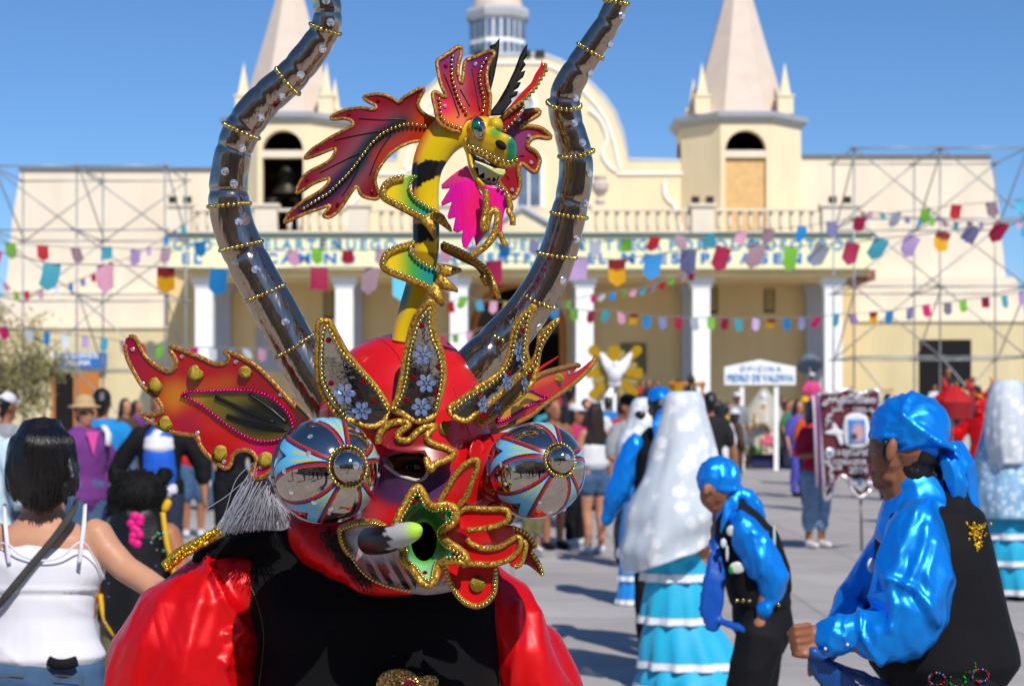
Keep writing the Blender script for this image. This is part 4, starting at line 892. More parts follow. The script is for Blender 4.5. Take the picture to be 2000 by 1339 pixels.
# the chin tusk cheek
chk = soft(Z3([(380, 785), (330, 758), (240, 757), (170, 777), (138, 805), (152, 880), (200, 950), (250, 1020), (310, 1070), (400, 1110), (520, 1135), (560, 1130), (540, 1040), (490, 985), (470, 900), (440, 830)]), 5)
def chk_col(x, y):
    c = L('#b4aeb6'); u, v = (x - 620) / .34356, (y - 760) / .34356
    if v > 930:
        k = .5 + .5 * math.sin(u * .09 - v * .05); c = mix(c, BLA, sst(930, 1010, v) * (1 if k > .35 else .3)); 
        if k < .12: c = mix(c, RED, .5)
    if u < 210: c = mix(c, L('#5a4a52'), .3)
    return c
def chkD(x, y): return min(surf(min(max(x, 705), 930), y), 2.865) - .016 + max(0, (705 - x)) * .0006
plate('tusk_cheek', chk, chkD, .006, LACQ, mask, chk_col, 4.5)
ck = Z3([(385, 785), (330, 757), (240, 756), (170, 776), (132, 803), (150, 882), (198, 952), (248, 1022), (308, 1072), (400, 1112), (522, 1138)])
b = MB(); b.tube([P(x, y, chkD(x, y) - .003) for x, y in spline(Z3([(385, 785), (330, 757), (240, 756), (170, 776), (132, 803), (150, 882), (185, 935)]), 5)], .0062, 8); b.done('gold_rim', GLIT, mask, True)
beads('bead_string', [P(x, y + 2, chkD(x, y) - .011) for x, y in spline(ck, 5)], .0030, .0062, BEAD, mask)
tv = []; tf = []; tcl = []
tk_ = [Z3([q])[0] for q in ((300, 862), (350, 858), (400, 850), (480, 826), (540, 808), (575, 800), (592, 800))]; tr_ = [.022, .0225, .0215, .019, .0155, .010, .003]
tD = [2.80, 2.765, 2.74, 2.715, 2.70, 2.693, 2.69]
tp = [P(x, y, d) for (x, y), d in zip(tk_, tD)]; tp = [Vector(q) for q in spline(tp, 6)]; rr = [q[0] for q in spline([(x,) for x in tr_], 6)]
v, f = tube_geo(tp, rr, 24); cl = []
for i in range(len(tp)):
    t = i / (len(tp) - 1)
    for k in range(24): s = t + .05 * (math.sin(k * 5.1) * .6 + math.sin(k * 9.7) * .6); cl.append(L('#100e0e') if s < .44 else mix(L('#b4b4b6'), L('#a8d83a'), sst(.55, .8, t)))
mk('tusk', v, f, mat('tusk_paint', '#fff', .4, vcol=True), mask, True, cl)
# green mouth star
star = soft(Z3([(570, 555), (600, 590), (625, 640), (660, 665), (720, 655), (775, 670), (790, 710), (770, 760), (722, 792), (707, 820), (740, 868), (800, 905), (845, 948), (838, 980), (770, 975), (700, 990), (680, 1030), (668, 1085), (622, 1112), (580, 1080), (540, 1025), (490, 985), (484, 920), (470, 850), (447, 790), (460, 720), (490, 670), (525, 600)]), 4)
def starD(x, y):
    r = math.hypot((x - 828) / 25, (y - 1057) / 38); return 2.792 - .058 * sst(.9, 2.1, r)
def star_col(x, y):
    u, v = (x - 620) / .34356, (y - 760) / .34356
    c = mix(L('#14602a'), L('#0c9048'), sst(600, 800, u)); c = mix(c, L('#86c890'), sst(900, 1000, v)); 
    r = math.hypot((x - 828) / 25, (y - 1057) / 38); return mix(L('#4aa02c'), c, sst(1.0, 1.35, r))
plate('mouth_star', star, starD, .004, AIRB, mask, star_col, 4, holes=(MOUTH,))
b = MB(); b.tube([P(x, y, starD(x, y) - .001) for x, y in star], .0062, 8, True, flat=.8); b.done('gold_rim', GLIT, mask, True)
def inset(poly, d):
    n = len(poly); o = []; A = sum(poly[i][0] * poly[(i + 1) % n][1] - poly[(i + 1) % n][0] * poly[i][1] for i in range(n)); s = 1 if A > 0 else -1
    for i in range(n):
        ax, ay = poly[i - 2]; bx_, by = poly[(i + 2) % n]; dx, dy = bx_ - ax, by - ay; l = math.hypot(dx, dy) or 1
        o.append((poly[i][0] - s * dy / l * d, poly[i][1] + s * dx / l * d))
    return o
beads('bead_string', [P(x, y, starD(x, y) - .006) for x, y in inset(star, 8)], .0032, .0066, BEAD, mask, True)
plate('mouth_cavity', [(828 + 34 * math.cos(a), 1057 + 46 * math.sin(a)) for a in np.linspace(0, 2 * math.pi, 20, False)], lambda x, y: 2.86, .004, mat('cavity_black', '#080606', .9), mask, None, 12)
# gems, shells, flowers as shared meshes
gm = MB(); gm.lathe([(1, 0), (1, .25), (.62, .62), (.3, .68)], n=8); gemM = {k: mesh_of('gem', gm.v, gm.f, m, False) for k, m in (('c', GEM), ('r', GEMR), ('g', GEMG))}
def gem(p, n, r, k='c', parent=mask): return link('gem', gemM[k], parent, Vector(p) - OR, Vector(n).to_track_quat('Z', 'Y').to_euler(), r)
FRONT = Vector((.05, -1, .12))
sv = MB()
for j in range(9):
    a = R(-64 + 16 * j); sv.tube([Vector((0, -.9, 0)), Vector((math.sin(a) * .7, math.cos(a) * .8 - .15, .28)), Vector((math.sin(a) * 1.0, math.cos(a) * 1.05 - .1, .12))], [.12, .17, .15], 6)
sv.add([(math.sin(t) * .95, math.cos(t) * .95, .02) for t in np.linspace(0, 2 * math.pi, 16, False)] + [(math.sin(t) * .95, math.cos(t) * .95, .14) for t in np.linspace(0, 2 * math.pi, 16, False)], [tuple(range(16)), tuple(range(31, 15, -1))] + [(i, i + 16, (i + 1) % 16 + 16, (i + 1) % 16) for i in range(16)])
shellM = mesh_of('gold_shell', sv.v, sv.f, SHELLG, True)
def shell(x, y, D, r, a=0, parent=mask, sx=1.):
    q = FRONT.to_track_quat('Z', 'Y'); e = (q.to_matrix() @ Matrix.Rotation(R(a), 3, 'Z')).to_euler()
    return link('gold_shell', shellM, parent, P(x, y, D) - OR, e, (r * sx, r, r * .3))
fv = MB()
for j in range(6):
    a = math.pi * j / 3; d = Vector((math.cos(a), math.sin(a), 0)); t = Vector((-d.y, d.x, 0))
    pts = [d * .2, d * .55 + t * .3, d * .9 + t * .24, d * 1.05, d * .9 - t * .24, d * .55 - t * .3]
    fv.add([tuple(q + Vector((0, 0, .22 if i else .05))) for i, q in enumerate(pts)] + [tuple(d * .65 + Vector((0, 0, .05)))], [(i, (i + 1) % 6, 6) for i in range(6)])
fv.ball((0, 0, .1), .22, 4); flowerM = mesh_of('flower', fv.v, fv.f, FLOWER, False)
def flower(x, y, D, r, parent, n=FRONT, sx=1.): return link('flower', flowerM, parent, P(x, y, D) - OR, Vector(n).to_track_quat('Z', 'Y').to_euler(), (r * sx, r, r))
for q in Z3([(553, 640), (712, 722), (785, 930), (612, 1043)]): gem(P(*q, starD(*q) - .002), FRONT, .0042, 'r')
# flame flaps round the mouth
def flap(name, out, rimpts, d0, ang, m=LACQ, col=None, rim=.0048, rm=GLIT, bd=False, parent=mask):
    """out: outline; depth runs from d0 at the first point, falling by ang per pixel away from it"""
    x0, y0 = out[0]; fn = lambda x, y: d0 + ang * math.hypot(x - x0, y - y0)
    p = plate(name, soft(out, 4), fn, .004, m, parent, col or (lambda x, y: RED), 5)
    if rimpts:
        b = MB(); b.tube([P(x, y, fn(x, y) - .002) for x, y in spline(rimpts, 5)], rim, 8); b.done('gold_rim', rm, p, True)
        if bd: beads('bead_string', [P(x, y, fn(x, y) - .008) for x, y in spline(rimpts, 5)], .003, .0064, BEAD, p)
    return p, fn
nf = Z3([(800, 665), (690, 645), (740, 560), (790, 480), (850, 420), (900, 400), (912, 430), (880, 520), (850, 600)])
flap('flame_flap', nf, nf[1:] + [nf[0]], 2.765, -.00022)
uf = Z3([(800, 705), (850, 677), (950, 680), (1060, 682), (1086, 702), (1080, 742), (1030, 770), (950, 790), (850, 802), (810, 790)])
flap('flame_flap', uf, uf[:-1], 2.772, -.00022)
lf = Z3([(830, 930), (850, 850), (880, 880), (960, 905), (1050, 890), (1130, 840), (1155, 860), (1140, 920), (1080, 970), (980, 995), (880, 990), (820, 1000)])
flap('flame_flap', lf, lf[1:], 2.762, -.00022)
mid = Z3([(790, 700), (880, 700), (960, 760), (1100, 780), (1120, 850), (1040, 880), (930, 890), (860, 960), (790, 900), (740, 830)])
flap('flame_base', mid, None, 2.80, .00025)
tg = Z3([(720, 990), (745, 1072), (782, 1148), (832, 1205), (900, 1232), (958, 1212), (1000, 1160), (1010, 1090), (1012, 1020), (960, 985), (850, 980)])
tp_, tfn = flap('chin_flap', tg, tg[:9], 2.78, -.0001, bd=True)
shell(*Z3([(910, 1108)])[0], tfn(*Z3([(910, 1108)])[0]) - .004, .0125, 0)
def sfn(x, y): return 2.82 + .0004 * (x - 950)
for out, bt in ((Z3([(960, 660), (1040, 625), (1100, 600), (1130, 660), (1125, 720), (1090, 770), (1000, 720)]), Z3([(1095, 560), (1075, 600), (1115, 620), (1133, 665), (1122, 720)])),
                (Z3([(1000, 790), (1090, 770), (1180, 810), (1215, 850), (1235, 895), (1210, 930), (1250, 980), (1275, 1055), (1200, 1000), (1150, 990), (1060, 960), (1000, 880)]), Z3([(1110, 785), (1180, 815), (1215, 855), (1238, 895)]))):
    p = plate('side_flap', soft(out, 4), sfn, .004, LACQ, mask, lambda x, y: L('#8c0a10'), 5)
    b = MB(); b.tube([P(x, y, sfn(x, y) - .002) for x, y in spline(bt, 5)], .004, 7); b.done('gold_rim', GLIT, p, True)
    beads('bead_string', [P(x + 1, y, sfn(x, y) - .006) for x, y in spline(bt, 5)], .0032, .0066, BEAD, p)
bt = Z3([(1215, 925), (1240, 960), (1262, 1000), (1276, 1050)]); b = MB(); b.tube([P(x, y, sfn(x, y) - .002) for x, y in spline(bt, 5)], .004, 7); b.done('gold_rim', GLIT, p, True)
beads('bead_string', [P(x + 1, y, sfn(x, y) - .006) for x, y in spline(bt, 5)], .0035, .007, BEAD, p)
rp = Z3([(1110, 870), (1170, 860), (1185, 890), (1160, 985), (1120, 1010), (1090, 985)]); flap('flame_flap', rp, rp[1:5], 2.74, 0., rim=.004)
# cheek wings of the nose, right of the eye
plate('cheek_ridge', soft(Z3([(880, 300), (930, 290), (955, 340), (935, 400), (965, 480), (968, 560), (930, 640), (860, 660), (830, 620), (880, 520), (905, 430), (860, 380)]), 4), lambda x, y: surf(min(x, 940), y) - .022, .006, LACQ, mask, lambda x, y: L('#b40c10'), 5)
# brow
br = soft(Z2([(475, 1050), (490, 990), (540, 930), (600, 905), (670, 905), (690, 930), (640, 970), (605, 1005), (630, 1035), (690, 1030), (745, 975), (800, 938), (860, 935), (838, 965), (812, 1000), (815, 1035), (860, 1065), (930, 1083), (982, 1112), (980, 1145), (925, 1170), (860, 1200), (830, 1235), (812, 1180), (790, 1120), (700, 1118), (600, 1105), (520, 1085)]), 4)
def brD(x, y): return surf(x, y) - .03 - .00012 * max(0, y - 870) * 2
plate('brow', br, brD, .02, LACQ, mask, lambda x, y: L('#8c0e14'), 5)
bp_ = Z2([(475, 1055), (490, 990), (540, 932), (600, 910), (670, 908), (682, 930), (635, 968), (608, 1005), (632, 1033), (690, 1028), (745, 975), (800, 938), (858, 938), (832, 965), (808, 1000), (815, 1035), (860, 1062), (930, 1083), (980, 1112), (978, 1142), (925, 1168), (860, 1198), (832, 1232), (812, 1190), (805, 1150)])
b = MB(); b.tube([P(x, y, brD(x, y) - .002) for x, y in spline(bp_, 5)], .0058, 8); b.done('brow_rim', GLIT, mask, True)
shell(*Z2([(922, 952)])[0], surf(*Z2([(922, 952)])[0]) - .004, .0115, 0, sx=.8)
# eyeballs
def eye_mat():
    m = mat('painted_chrome', '#c6bcb2', .07, 1., vcol=True, bump=.05, bscale=20, bdist=.01); t = m.node_tree; N = t.nodes; K = t.links; b = N['Principled BSDF']
    at = N.new('ShaderNodeAttribute'); at.attribute_name = 'paint'; iv = N.new('ShaderNodeMath'); iv.operation = 'SUBTRACT'; iv.inputs[0].default_value = 1
    K.new(at.outputs['Alpha'], iv.inputs[1]); K.new(iv.outputs[0], b.inputs['Metallic'])
    mr = N.new('ShaderNodeMapRange'); mr.inputs[3].default_value = .06; mr.inputs[4].default_value = .28; K.new(at.outputs['Alpha'], mr.inputs[0]); K.new(mr.outputs[0], b.inputs['Roughness']); return m
EYEM = eye_mat()
def bulb(px, py, D, r, axis, knob_r, phase, sq=1.):
    ax = Vector(axis).normalized(); qa = ax.to_track_quat('Z', 'Y').to_matrix(); c = P(px, py, D); nt_, np_ = 220, 360
    v = []; cl = []; al = []
    for i in range(nt_ + 1):
        th = math.pi * i / nt_
        for k in range(np_):
            ph = 2 * math.pi * k / np_; d = Vector((math.sin(th) * math.cos(ph), math.sin(th) * math.sin(ph), math.cos(th) * sq)); v.append(c + qa @ d * r)
            col = L('#bfb4a8'); a = 0.
            dp = ((ph - phase + math.pi / 5) % (2 * math.pi / 5)) - math.pi / 5; s = dp * math.sin(th); Wd = .10 + .32 * max(0, (th - .42) / 1.1) ** 1.35
            end = 1.52 + .42 * min(1, abs(s) / Wd) - .12 * math.cos(abs(s) / Wd * 6)
            if th < end:
                e = min(Wd - abs(s), (end - th) * .8)
                if 0 < e:
                    a = 1; col = L('#a51a1e') if (e < .055 and (Wd - abs(s)) < .055) else (L('#141c4c') if e < .095 else L('#62b8e2'))
                    if e >= .095 and abs(abs(s) - Wd * .32) < .022 and th < 1.15: col = L('#c9ae2a')
            cl.append(col); al.append(a)
    f = [(i * np_ + k, (i + 1) * np_ + k, (i + 1) * np_ + (k + 1) % np_, i * np_ + (k + 1) % np_) for i in range(nt_) for k in range(np_)]
    o = mk('bulging_eye', v, f, EYEM, mask, True, cl); arr = np.ones((len(v), 4)); arr[:, :3] = np.array(cl); arr[:, 3] = al
    o.data.color_attributes['paint'].data.foreach_set('color', arr.ravel())
    kc = c + ax * r * (sq - .02); b = MB(); b.ball(kc, knob_r, 16); kn = b.done('knob', CHROME, o, True)
    u = qa @ Vector((1, 0, 0)); w = qa @ Vector((0, 1, 0)); rr_ = knob_r * 1.16
    ring = [kc - ax * (knob_r * .05) + u * rr_ * math.cos(t) + w * rr_ * math.sin(t) for t in np.linspace(0, 2 * math.pi, 40, False)]
    beads('bead_ring', ring, knob_r * .125, knob_r * .23, BEAD, o, True, 5)
    gem(kc + ax * knob_r * .98 , ax, knob_r * .22, 'c', o)
    rg = random.Random(int(px))
    for j in range(15):
        ph = phase + j * 2 * math.pi / 7.5 + .3; th = (.85, 1.25)[j % 2] + rg.uniform(-.12, .12); d = qa @ Vector((math.sin(th) * math.cos(ph), math.sin(th) * math.sin(ph), math.cos(th)))
        gem(c + d * r * .995, d, r * .052, 'c', o)
    q = MB(); q.tube([c - ax * r * .35, c - ax * r * .62], [r * .985, r * .8], 40); q.done('eye_rim', CHROME, o, True)
    return o, c, ax
bulb(638, 918, 2.735, .0835, (.50, -.86, .10), .0275, .35)
bulb(1048, 918, 2.80, .0775, (.44, -.86, -.05 + .28), .0228, .25, 1.08)
b = MB(); b.tube([P(655, 922, 2.79), P(690, 926, 2.86)], [.052, .046], 24); b.done('eye_stalk', mat('red_lacquer_plain'), mask, True)
b = MB(); b.tube([P(1010, 918, 2.86), P(940, 915, 2.92)], [.064, .060], 24); b.done('eye_stalk', mat('red_lacquer_plain'), mask, True)
b = MB(); b.tube([P(958, 916 + 68 * math.sin(t), 2.87 - .05 * math.cos(t)) + Vector((.012 * math.cos(t), 0, 0)) for t in np.linspace(0, 2 * math.pi, 30, False)], .003, 6, True); b.done('stalk_rim', mat('red_lacquer_plain'), mask, True)
# crest plates
def crest(out, flowers, gems, bl, dbase, dtip, fl_n=FRONT, sx=1., bw=.0):
    out = soft(out, 4); ys = [q[1] for q in out]; y0, y1 = min(ys), max(ys); 
    def cxy(y):
        x = [q[0] for q in out if abs(q[1] - y) < 8]; return (min(x) + max(x)) / 2 if x else out[0][0]
    tab = {int(y): cxy(y) for y in range(int(y0) - 2, int(y1) + 3)}
    def fn(x, y):
        t = (y1 - y) / (y1 - y0); c = tab.get(int(y), x); return dbase + (dtip - dbase) * t + .030 * t * (1 - t) - .010 * math.cos(min(1.5, abs(x - c) / 45)) * 1.2
    p = plate('crest_plate', out, fn, .004, MIRR, mask, None, 5)
    b = MB(); b.tube([P(x, y, fn(x, y) + .001) for x, y in out], .0050, 8, True, flat=.6); b.done('gold_rim', GLIT, p, True)
    for q in bl: beads('bead_string', [P(x, y, fn(x, y) - .005) for x, y in spline(q, 5)], .0036, .0075, BEAD, p)
    for (x, y), r in flowers: flower(x, y, fn(x, y) - .003, r, p, fl_n, sx)
    for x, y in gems: gem(P(x, y, fn(x, y) - .001), fl_n, .0048, 'r', p)
    return p, fn
crest(Z2([(75, 245), (120, 230), (150, 240), (200, 330), (270, 450), (360, 560), (450, 660), (520, 760), (548, 830), (520, 900), (450, 940), (380, 930), (300, 895), (240, 890), (150, 790), (100, 700), (72, 600), (65, 500), (72, 380)]),
      [(q, r) for q, r in zip(Z2([(252, 720), (368, 835)]), (.0175, .0155))], Z2([(145, 360), (160, 648), (372, 640), (445, 770)]),
      [Z2([(258, 885), (190, 790), (132, 700), (100, 620), (96, 480), (100, 340), (126, 262), (165, 315), (225, 430), (325, 540), (425, 645), (495, 745), (538, 825)])], 2.80, 2.775)
crest(Z2([(840, 100), (846, 180), (838, 260), (870, 350), (905, 450), (920, 560), (915, 650), (890, 750), (865, 830), (850, 872), (770, 903), (700, 890), (640, 850), (580, 825), (610, 740), (640, 600), (660, 480), (690, 330), (720, 230), (770, 150)]),
      [(q, r) for q, r in zip(Z2([(780, 455), (802, 650), (768, 810)]), (.0165, .0155, .0155))], Z2([(770, 265), (885, 540), (715, 610), (670, 765), (865, 710)]),
      [Z2([(595, 815), (640, 720), (670, 600), (690, 450), (730, 300), (770, 210), (815, 150)]), Z2([(828, 145), (822, 250), (842, 350), (885, 450), (905, 560), (895, 680), (865, 815)])], 2.785, 2.76)
crest(Z2([(1520, 130), (1525, 155), (1490, 220), (1475, 330), (1470, 430), (1480, 520), (1400, 625), (1300, 725), (1130, 860), (1070, 900), (1000, 880), (955, 820), (1020, 770), (1150, 680), (1260, 610), (1330, 540), (1370, 430), (1390, 300), (1430, 220)]),
      [(q, r) for q, r in zip(Z2([(1425, 440), (1345, 635), (1180, 790)]), (.017, .015, .015))], Z2([(1450, 290), (1360, 585), (1170, 740)]),
      [Z2([(990, 825), (1100, 740), (1220, 665), (1310, 590), (1370, 490), (1395, 380), (1420, 280), (1470, 190)]), Z2([(1500, 170), (1478, 260), (1462, 400), (1455, 540)])], 2.80, 2.79, (.35, -.9, .15), .6)
crest(Z2([(1690, 220), (1650, 270), (1580, 380), (1557, 450), (1540, 560), (1510, 650), (1430, 735), (1300, 835), (1170, 925), (1140, 890), (1200, 780), (1350, 655), (1450, 580), (1530, 490), (1560, 400), (1570, 330), (1630, 270)]),
      [(q, r) for q, r in zip(Z2([(1460, 650), (1280, 820)]), (.014, .013))], Z2([(1500, 590), (1300, 740)]),
      [Z2([(1680, 235), (1620, 300), (1575, 390), (1550, 480), (1500, 560), (1400, 640), (1280, 740)])], 2.84, 2.85, (.5, -.8, .2), .5)
# ears
EO, EM_, EY = L('#ae0a16'), L('#98063a'), L('#cc7c0a')
ear = soft(Z1([(150, 280), (185, 285), (235, 380), (300, 440), (370, 473), (405, 455), (412, 410), (378, 352), (388, 336), (450, 355), (550, 395), (630, 430), (690, 425), (707, 392), (682, 365), (700, 360), (790, 400), (880, 460), (980, 560), (1050, 640), (1110, 700), (1145, 745), (1120, 800), (1060, 900), (1010, 960), (990, 1020), (945, 1025), (900, 1058), (845, 1065), (830, 1040), (860, 980), (850, 940), (820, 915), (770, 912), (730, 940), (715, 990), (690, 1013), (650, 990), (580, 930), (545, 880), (530, 832), (480, 825), (380, 808), (290, 765), (222, 715), (290, 714), (330, 700), (335, 670), (300, 620), (230, 560), (180, 480), (140, 400), (128, 330), (130, 290)]), 4)
LEAFP = Z1([(445, 605), (470, 588), (600, 582), (780, 577), (880, 592), (960, 632), (1030, 700), (1060, 770), (1050, 815), (1000, 845), (930, 862), (850, 855), (760, 815), (660, 745), (560, 665), (470, 618)])
def earD(x, y): return 2.865 + max(0, 590 - x) * .00033 + .012 * math.sin((y - 760) * .015) + .02 * sst(620, 560, x)
def ear_col(x, y):
    u, v = (x - 200) / .35, (y - 560) / .35
    if inside(x, y, LEAFP):
        c = mix(L('#a8820e'), L('#6a5e10'), sst(500, 650, u)); c = mix(c, L('#12140c'), sst(1.0, .35, math.hypot((u - 900) / 260, (v - 730) / 150))); return c
    d, _ = dpoly(u, v, [(430, 610), (620, 560), (800, 550)]); c = mix(EO, EM_, sst(300, 160, u) * .9)
    c = mix(c, EY, sst(150, 20, math.hypot(u - 410, v - 610) * 1.05) * .9); c = mix(c, EY, sst(90, 10, dpoly(u, v, [(450, 600), (700, 540)])[0]) * .3); c = mix(c, L('#c80a5a'), sst(150, 30, math.hypot(u - 850, v - 930)))
    c = mix(c, L('#c8240c'), sst(90, 10, dpoly(u, v, [(480, 700), (800, 880)])[0]) * .6); c = mix(c, EM_, sst(120, 20, math.hypot(u - 480, v - 770)) * .6)
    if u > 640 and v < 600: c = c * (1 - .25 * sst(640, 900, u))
    return c
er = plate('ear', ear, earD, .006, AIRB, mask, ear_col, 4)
b = MB(); b.tube([P(x, y, earD(x, y) - .001) for x, y in ear[:-4]], (.0040), 8, flat=.45); b.done('gold_rim', GLITO, er, True)
beads('bead_string', [P(x, y, earD(x, y) - .003) for x, y in spline(LEAFP + LEAFP[:1], 5)], .0031, .0064, BEADP, er)
b = MB()
for q in ([(630, 615), (720, 655), (850, 715), (960, 755)], [(695, 720), (800, 755), (920, 785), (1030, 800)], [(820, 600), (880, 640), (950, 690), (1030, 760)]): b.tube([P(x, y, earD(x, y) - .0005) for x, y in spline(Z1(q), 5)], [.0035] * 11 + [.0028] * 4 + [.0012], 7)
b.done('painted_vein', BLK, er, True)
for (q, r, a, sx) in (((298, 545), .0135, 150, 1), ((522, 480), .0145, 200, 1), ((798, 475), .012, 250, .9), ((353, 760), .0135, 100, 1), ((660, 925), .0138, 110, 1), ((912, 962), .0135, 200, 1)):
    x, y = Z1([q])[0]; shell(x, y, earD(x, y) - .004, r, a, er, sx)
for q in Z1([(170, 348), (445, 388), (745, 418), (225, 540), (280, 742), (530, 815), (995, 600), (680, 975), (885, 1005)]): gem(P(*q, earD(*q) - .001), FRONT, .0036, 'c', er)
er2 = soft(Z2([(1945, 470), (1900, 545), (1780, 660), (1610, 780), (1480, 880), (1280, 965), (1180, 1010), (1230, 900), (1330, 790), (1420, 720), (1480, 640), (1560, 580), (1700, 548), (1800, 526), (1828, 530), (1800, 565), (1760, 600), (1850, 545)]), 4)
def ear2D(x, y): return 2.90 + max(0, x - 940) * .0011 - .02 * math.sin((x - 940) * .012)
L2 = Z2([(1610, 745), (1480, 690), (1400, 740), (1310, 850), (1290, 910), (1400, 860), (1500, 800)])
def ear2_col(x, y):
    if inside(x, y, L2): return L('#b8860c')
    u = (x - 600) / .29; c = mix(EO, L('#d0560c'), sst(60, 10, dpoly(x, y, Z2([(1500, 650), (1700, 570)]))[0] * 3) * .7); return mix(c, EM_, sst(1500, 1250, u) * .6)
e2 = plate('ear', er2, ear2D, .006, AIRB, mask, ear2_col, 4)
b = MB(); b.tube([P(x, y, ear2D(x, y) - .001) for x, y in soft(Z2([(1180, 1010), (1280, 965), (1480, 882), (1610, 782), (1780, 662), (1900, 547), (1945, 470)]), 4, 4, False)], .0042, 8); b.tube([P(x, y, ear2D(x, y) - .001) for x, y in soft(Z2([(1830, 530), (1790, 527), (1700, 549), (1580, 585), (1500, 640)]), 4, 4, False)], .0045, 8); b.done('gold_rim', GLITO, e2, True)
beads('bead_string', [P(x, y, ear2D(x, y) - .003) for x, y in spline(L2 + L2[:1], 5)], .003, .0062, BEADP, e2)
shell(*Z2([(1690, 612)])[0], ear2D(*Z2([(1690, 612)])[0]) - .004, .012, 60, e2, .7); gem(P(*Z2([(1760, 575)])[0], ear2D(*Z2([(1760, 575)])[0]) - .002), (.4, -.9, .1), .0034, 'c', e2)
fl3 = Z2([(1695, 465), (1655, 500), (1590, 545), (1540, 590), (1480, 650), (1540, 560), (1620, 505)]); plate('ear_spine', soft(fl3, 4), lambda x, y: 2.93, .004, LACQ, mask, lambda x, y: RED, 5)
# horns
def hornobj(ctr, joints, D, rings, gems, label):
    pts = spline([(x, y, r) for x, y, r in ctr], 14); n = len(pts); q = []; rad = []
    for i, (x, y, r) in enumerate(pts):
        j = min(abs(i / (n - 1) - t) for t in joints); s = 1 - .05 * math.exp(-(j / .007) ** 2) + .016 * math.exp(-((j - .02) / .02) ** 2)
        q.append(P(x, y, D + .02 * math.sin(i / n * 5))); rad.append(r * s * D / F)
    v, f = tube_geo(q, rad, 36); o = mk('horn', v, f, HORN, mask, True)
    for (x0, y0), (x1, y1), bend in rings:
        c = Vector((x0 + x1, y0 + y1, 0)) / 2; hw = math.hypot(x1 - x0, y1 - y0) / 2; ux, uy = (x1 - x0) / (2 * hw), (y1 - y0) / (2 * hw); pr_ = []
        i = min(range(n), key=lambda k: (pts[k][0] - c.x) ** 2 + (pts[k][1] - c.y) ** 2); d = q[i].y; rr = rad[i] + .0022
        for t in np.linspace(0, 2 * math.pi, 40, False):
            a, b_ = math.cos(t), math.sin(t); pr_.append(P(c.x + ux * hw * a - uy * bend * b_, c.y + uy * hw * a + ux * bend * b_, d) + Vector((0, -rr * b_, 0)))
        beads('bead_ring', pr_, .0040, .0088, BEAD, o, True)
    for x, y in gems:
        i = min(range(n), key=lambda k: (pts[k][0] - x) ** 2 + (pts[k][1] - y) ** 2); off = Vector(((x - pts[i][0]) * D / F, 0, -(y - pts[i][1]) * D / F)); l = min(off.length, rad[i] * .98)
        if off.length > 0: off = off.normalized() * l
        nr = Vector((off.x, -math.sqrt(max(1e-8, rad[i] ** 2 - l * l)), off.z)); gem(q[i] + nr * .99, nr, .0072, 'c', o)
    return o
hornobj([(655, 800, 50), (618, 748, 47), (577, 680, 44), (545, 620, 43.5), (518, 572, 43), (492, 525, 42), (471, 480, 41.5), (456, 440, 41), (448, 400, 40.5), (447, 360, 38), (452, 320, 36.5), (460, 285, 35.5), (474, 252, 36), (497, 218, 35), (528, 185, 33.5), (563, 155, 32), (592, 122, 31), (618, 88, 29.5), (636, 55, 28.5), (640, 22, 27.5), (632, -12, 26.5), (610, -50, 24), (575, -80, 19), (535, -95, 10)],
        (.24, .375, .47, .535, .60, .68, .76, .82), 2.95,
        [((538, 697), (612, 652), 7), ((480, 588), (556, 556), 6), ((430, 489), (512, 471), 6), ((407, 404), (488, 397), 5), ((438, 241), (505, 271), 6), ((541, 134), (583, 184), 5), ((607, 47), (664, 68), 8)],
        [(563, 631), (505, 529), (472, 437), (462, 363), (477, 294), (513, 234), (553, 193), (590, 151), (632, 100), (648, 50), (640, 8), (446, 340)], 'left')
hornobj([(880, 775, 50), (915, 735, 49), (958, 690, 46), (1000, 645, 43), (1032, 605, 41), (1058, 565, 39.5), (1078, 525, 38), (1093, 485, 37), (1105, 440, 35.5), (1116, 395, 34), (1124, 350, 33.5), (1124, 305, 33), (1114, 262, 31), (1103, 218, 31.5), (1106, 180, 30), (1121, 148, 28.5), (1142, 116, 27.5), (1164, 83, 26.5), (1186, 48, 24.5), (1202, 12, 23), (1212, -25, 20), (1218, -60, 14), (1220, -80, 8)],
        (.10, .41, .50, .56, .62, .70, .82, .90), 2.95,
        [((960, 650), (1000, 668), 6), ((1016, 569), (1087, 602), 8), ((1050, 493), (1125, 504), 6), ((1077, 415), (1146, 426), 6), ((1092, 306), (1159, 294), 10), ((1069, 200), (1134, 207), 16), ((1129, 86), (1177, 115), 6), ((1180, 2), (1227, 9), 5)],
        [(1052, 640), (1098, 550), (1125, 470), (1143, 399), (1150, 341), (1136, 283), (1120, 245), (1123, 195), (1152, 145), (1190, 88), (1213, 35)], 'right')
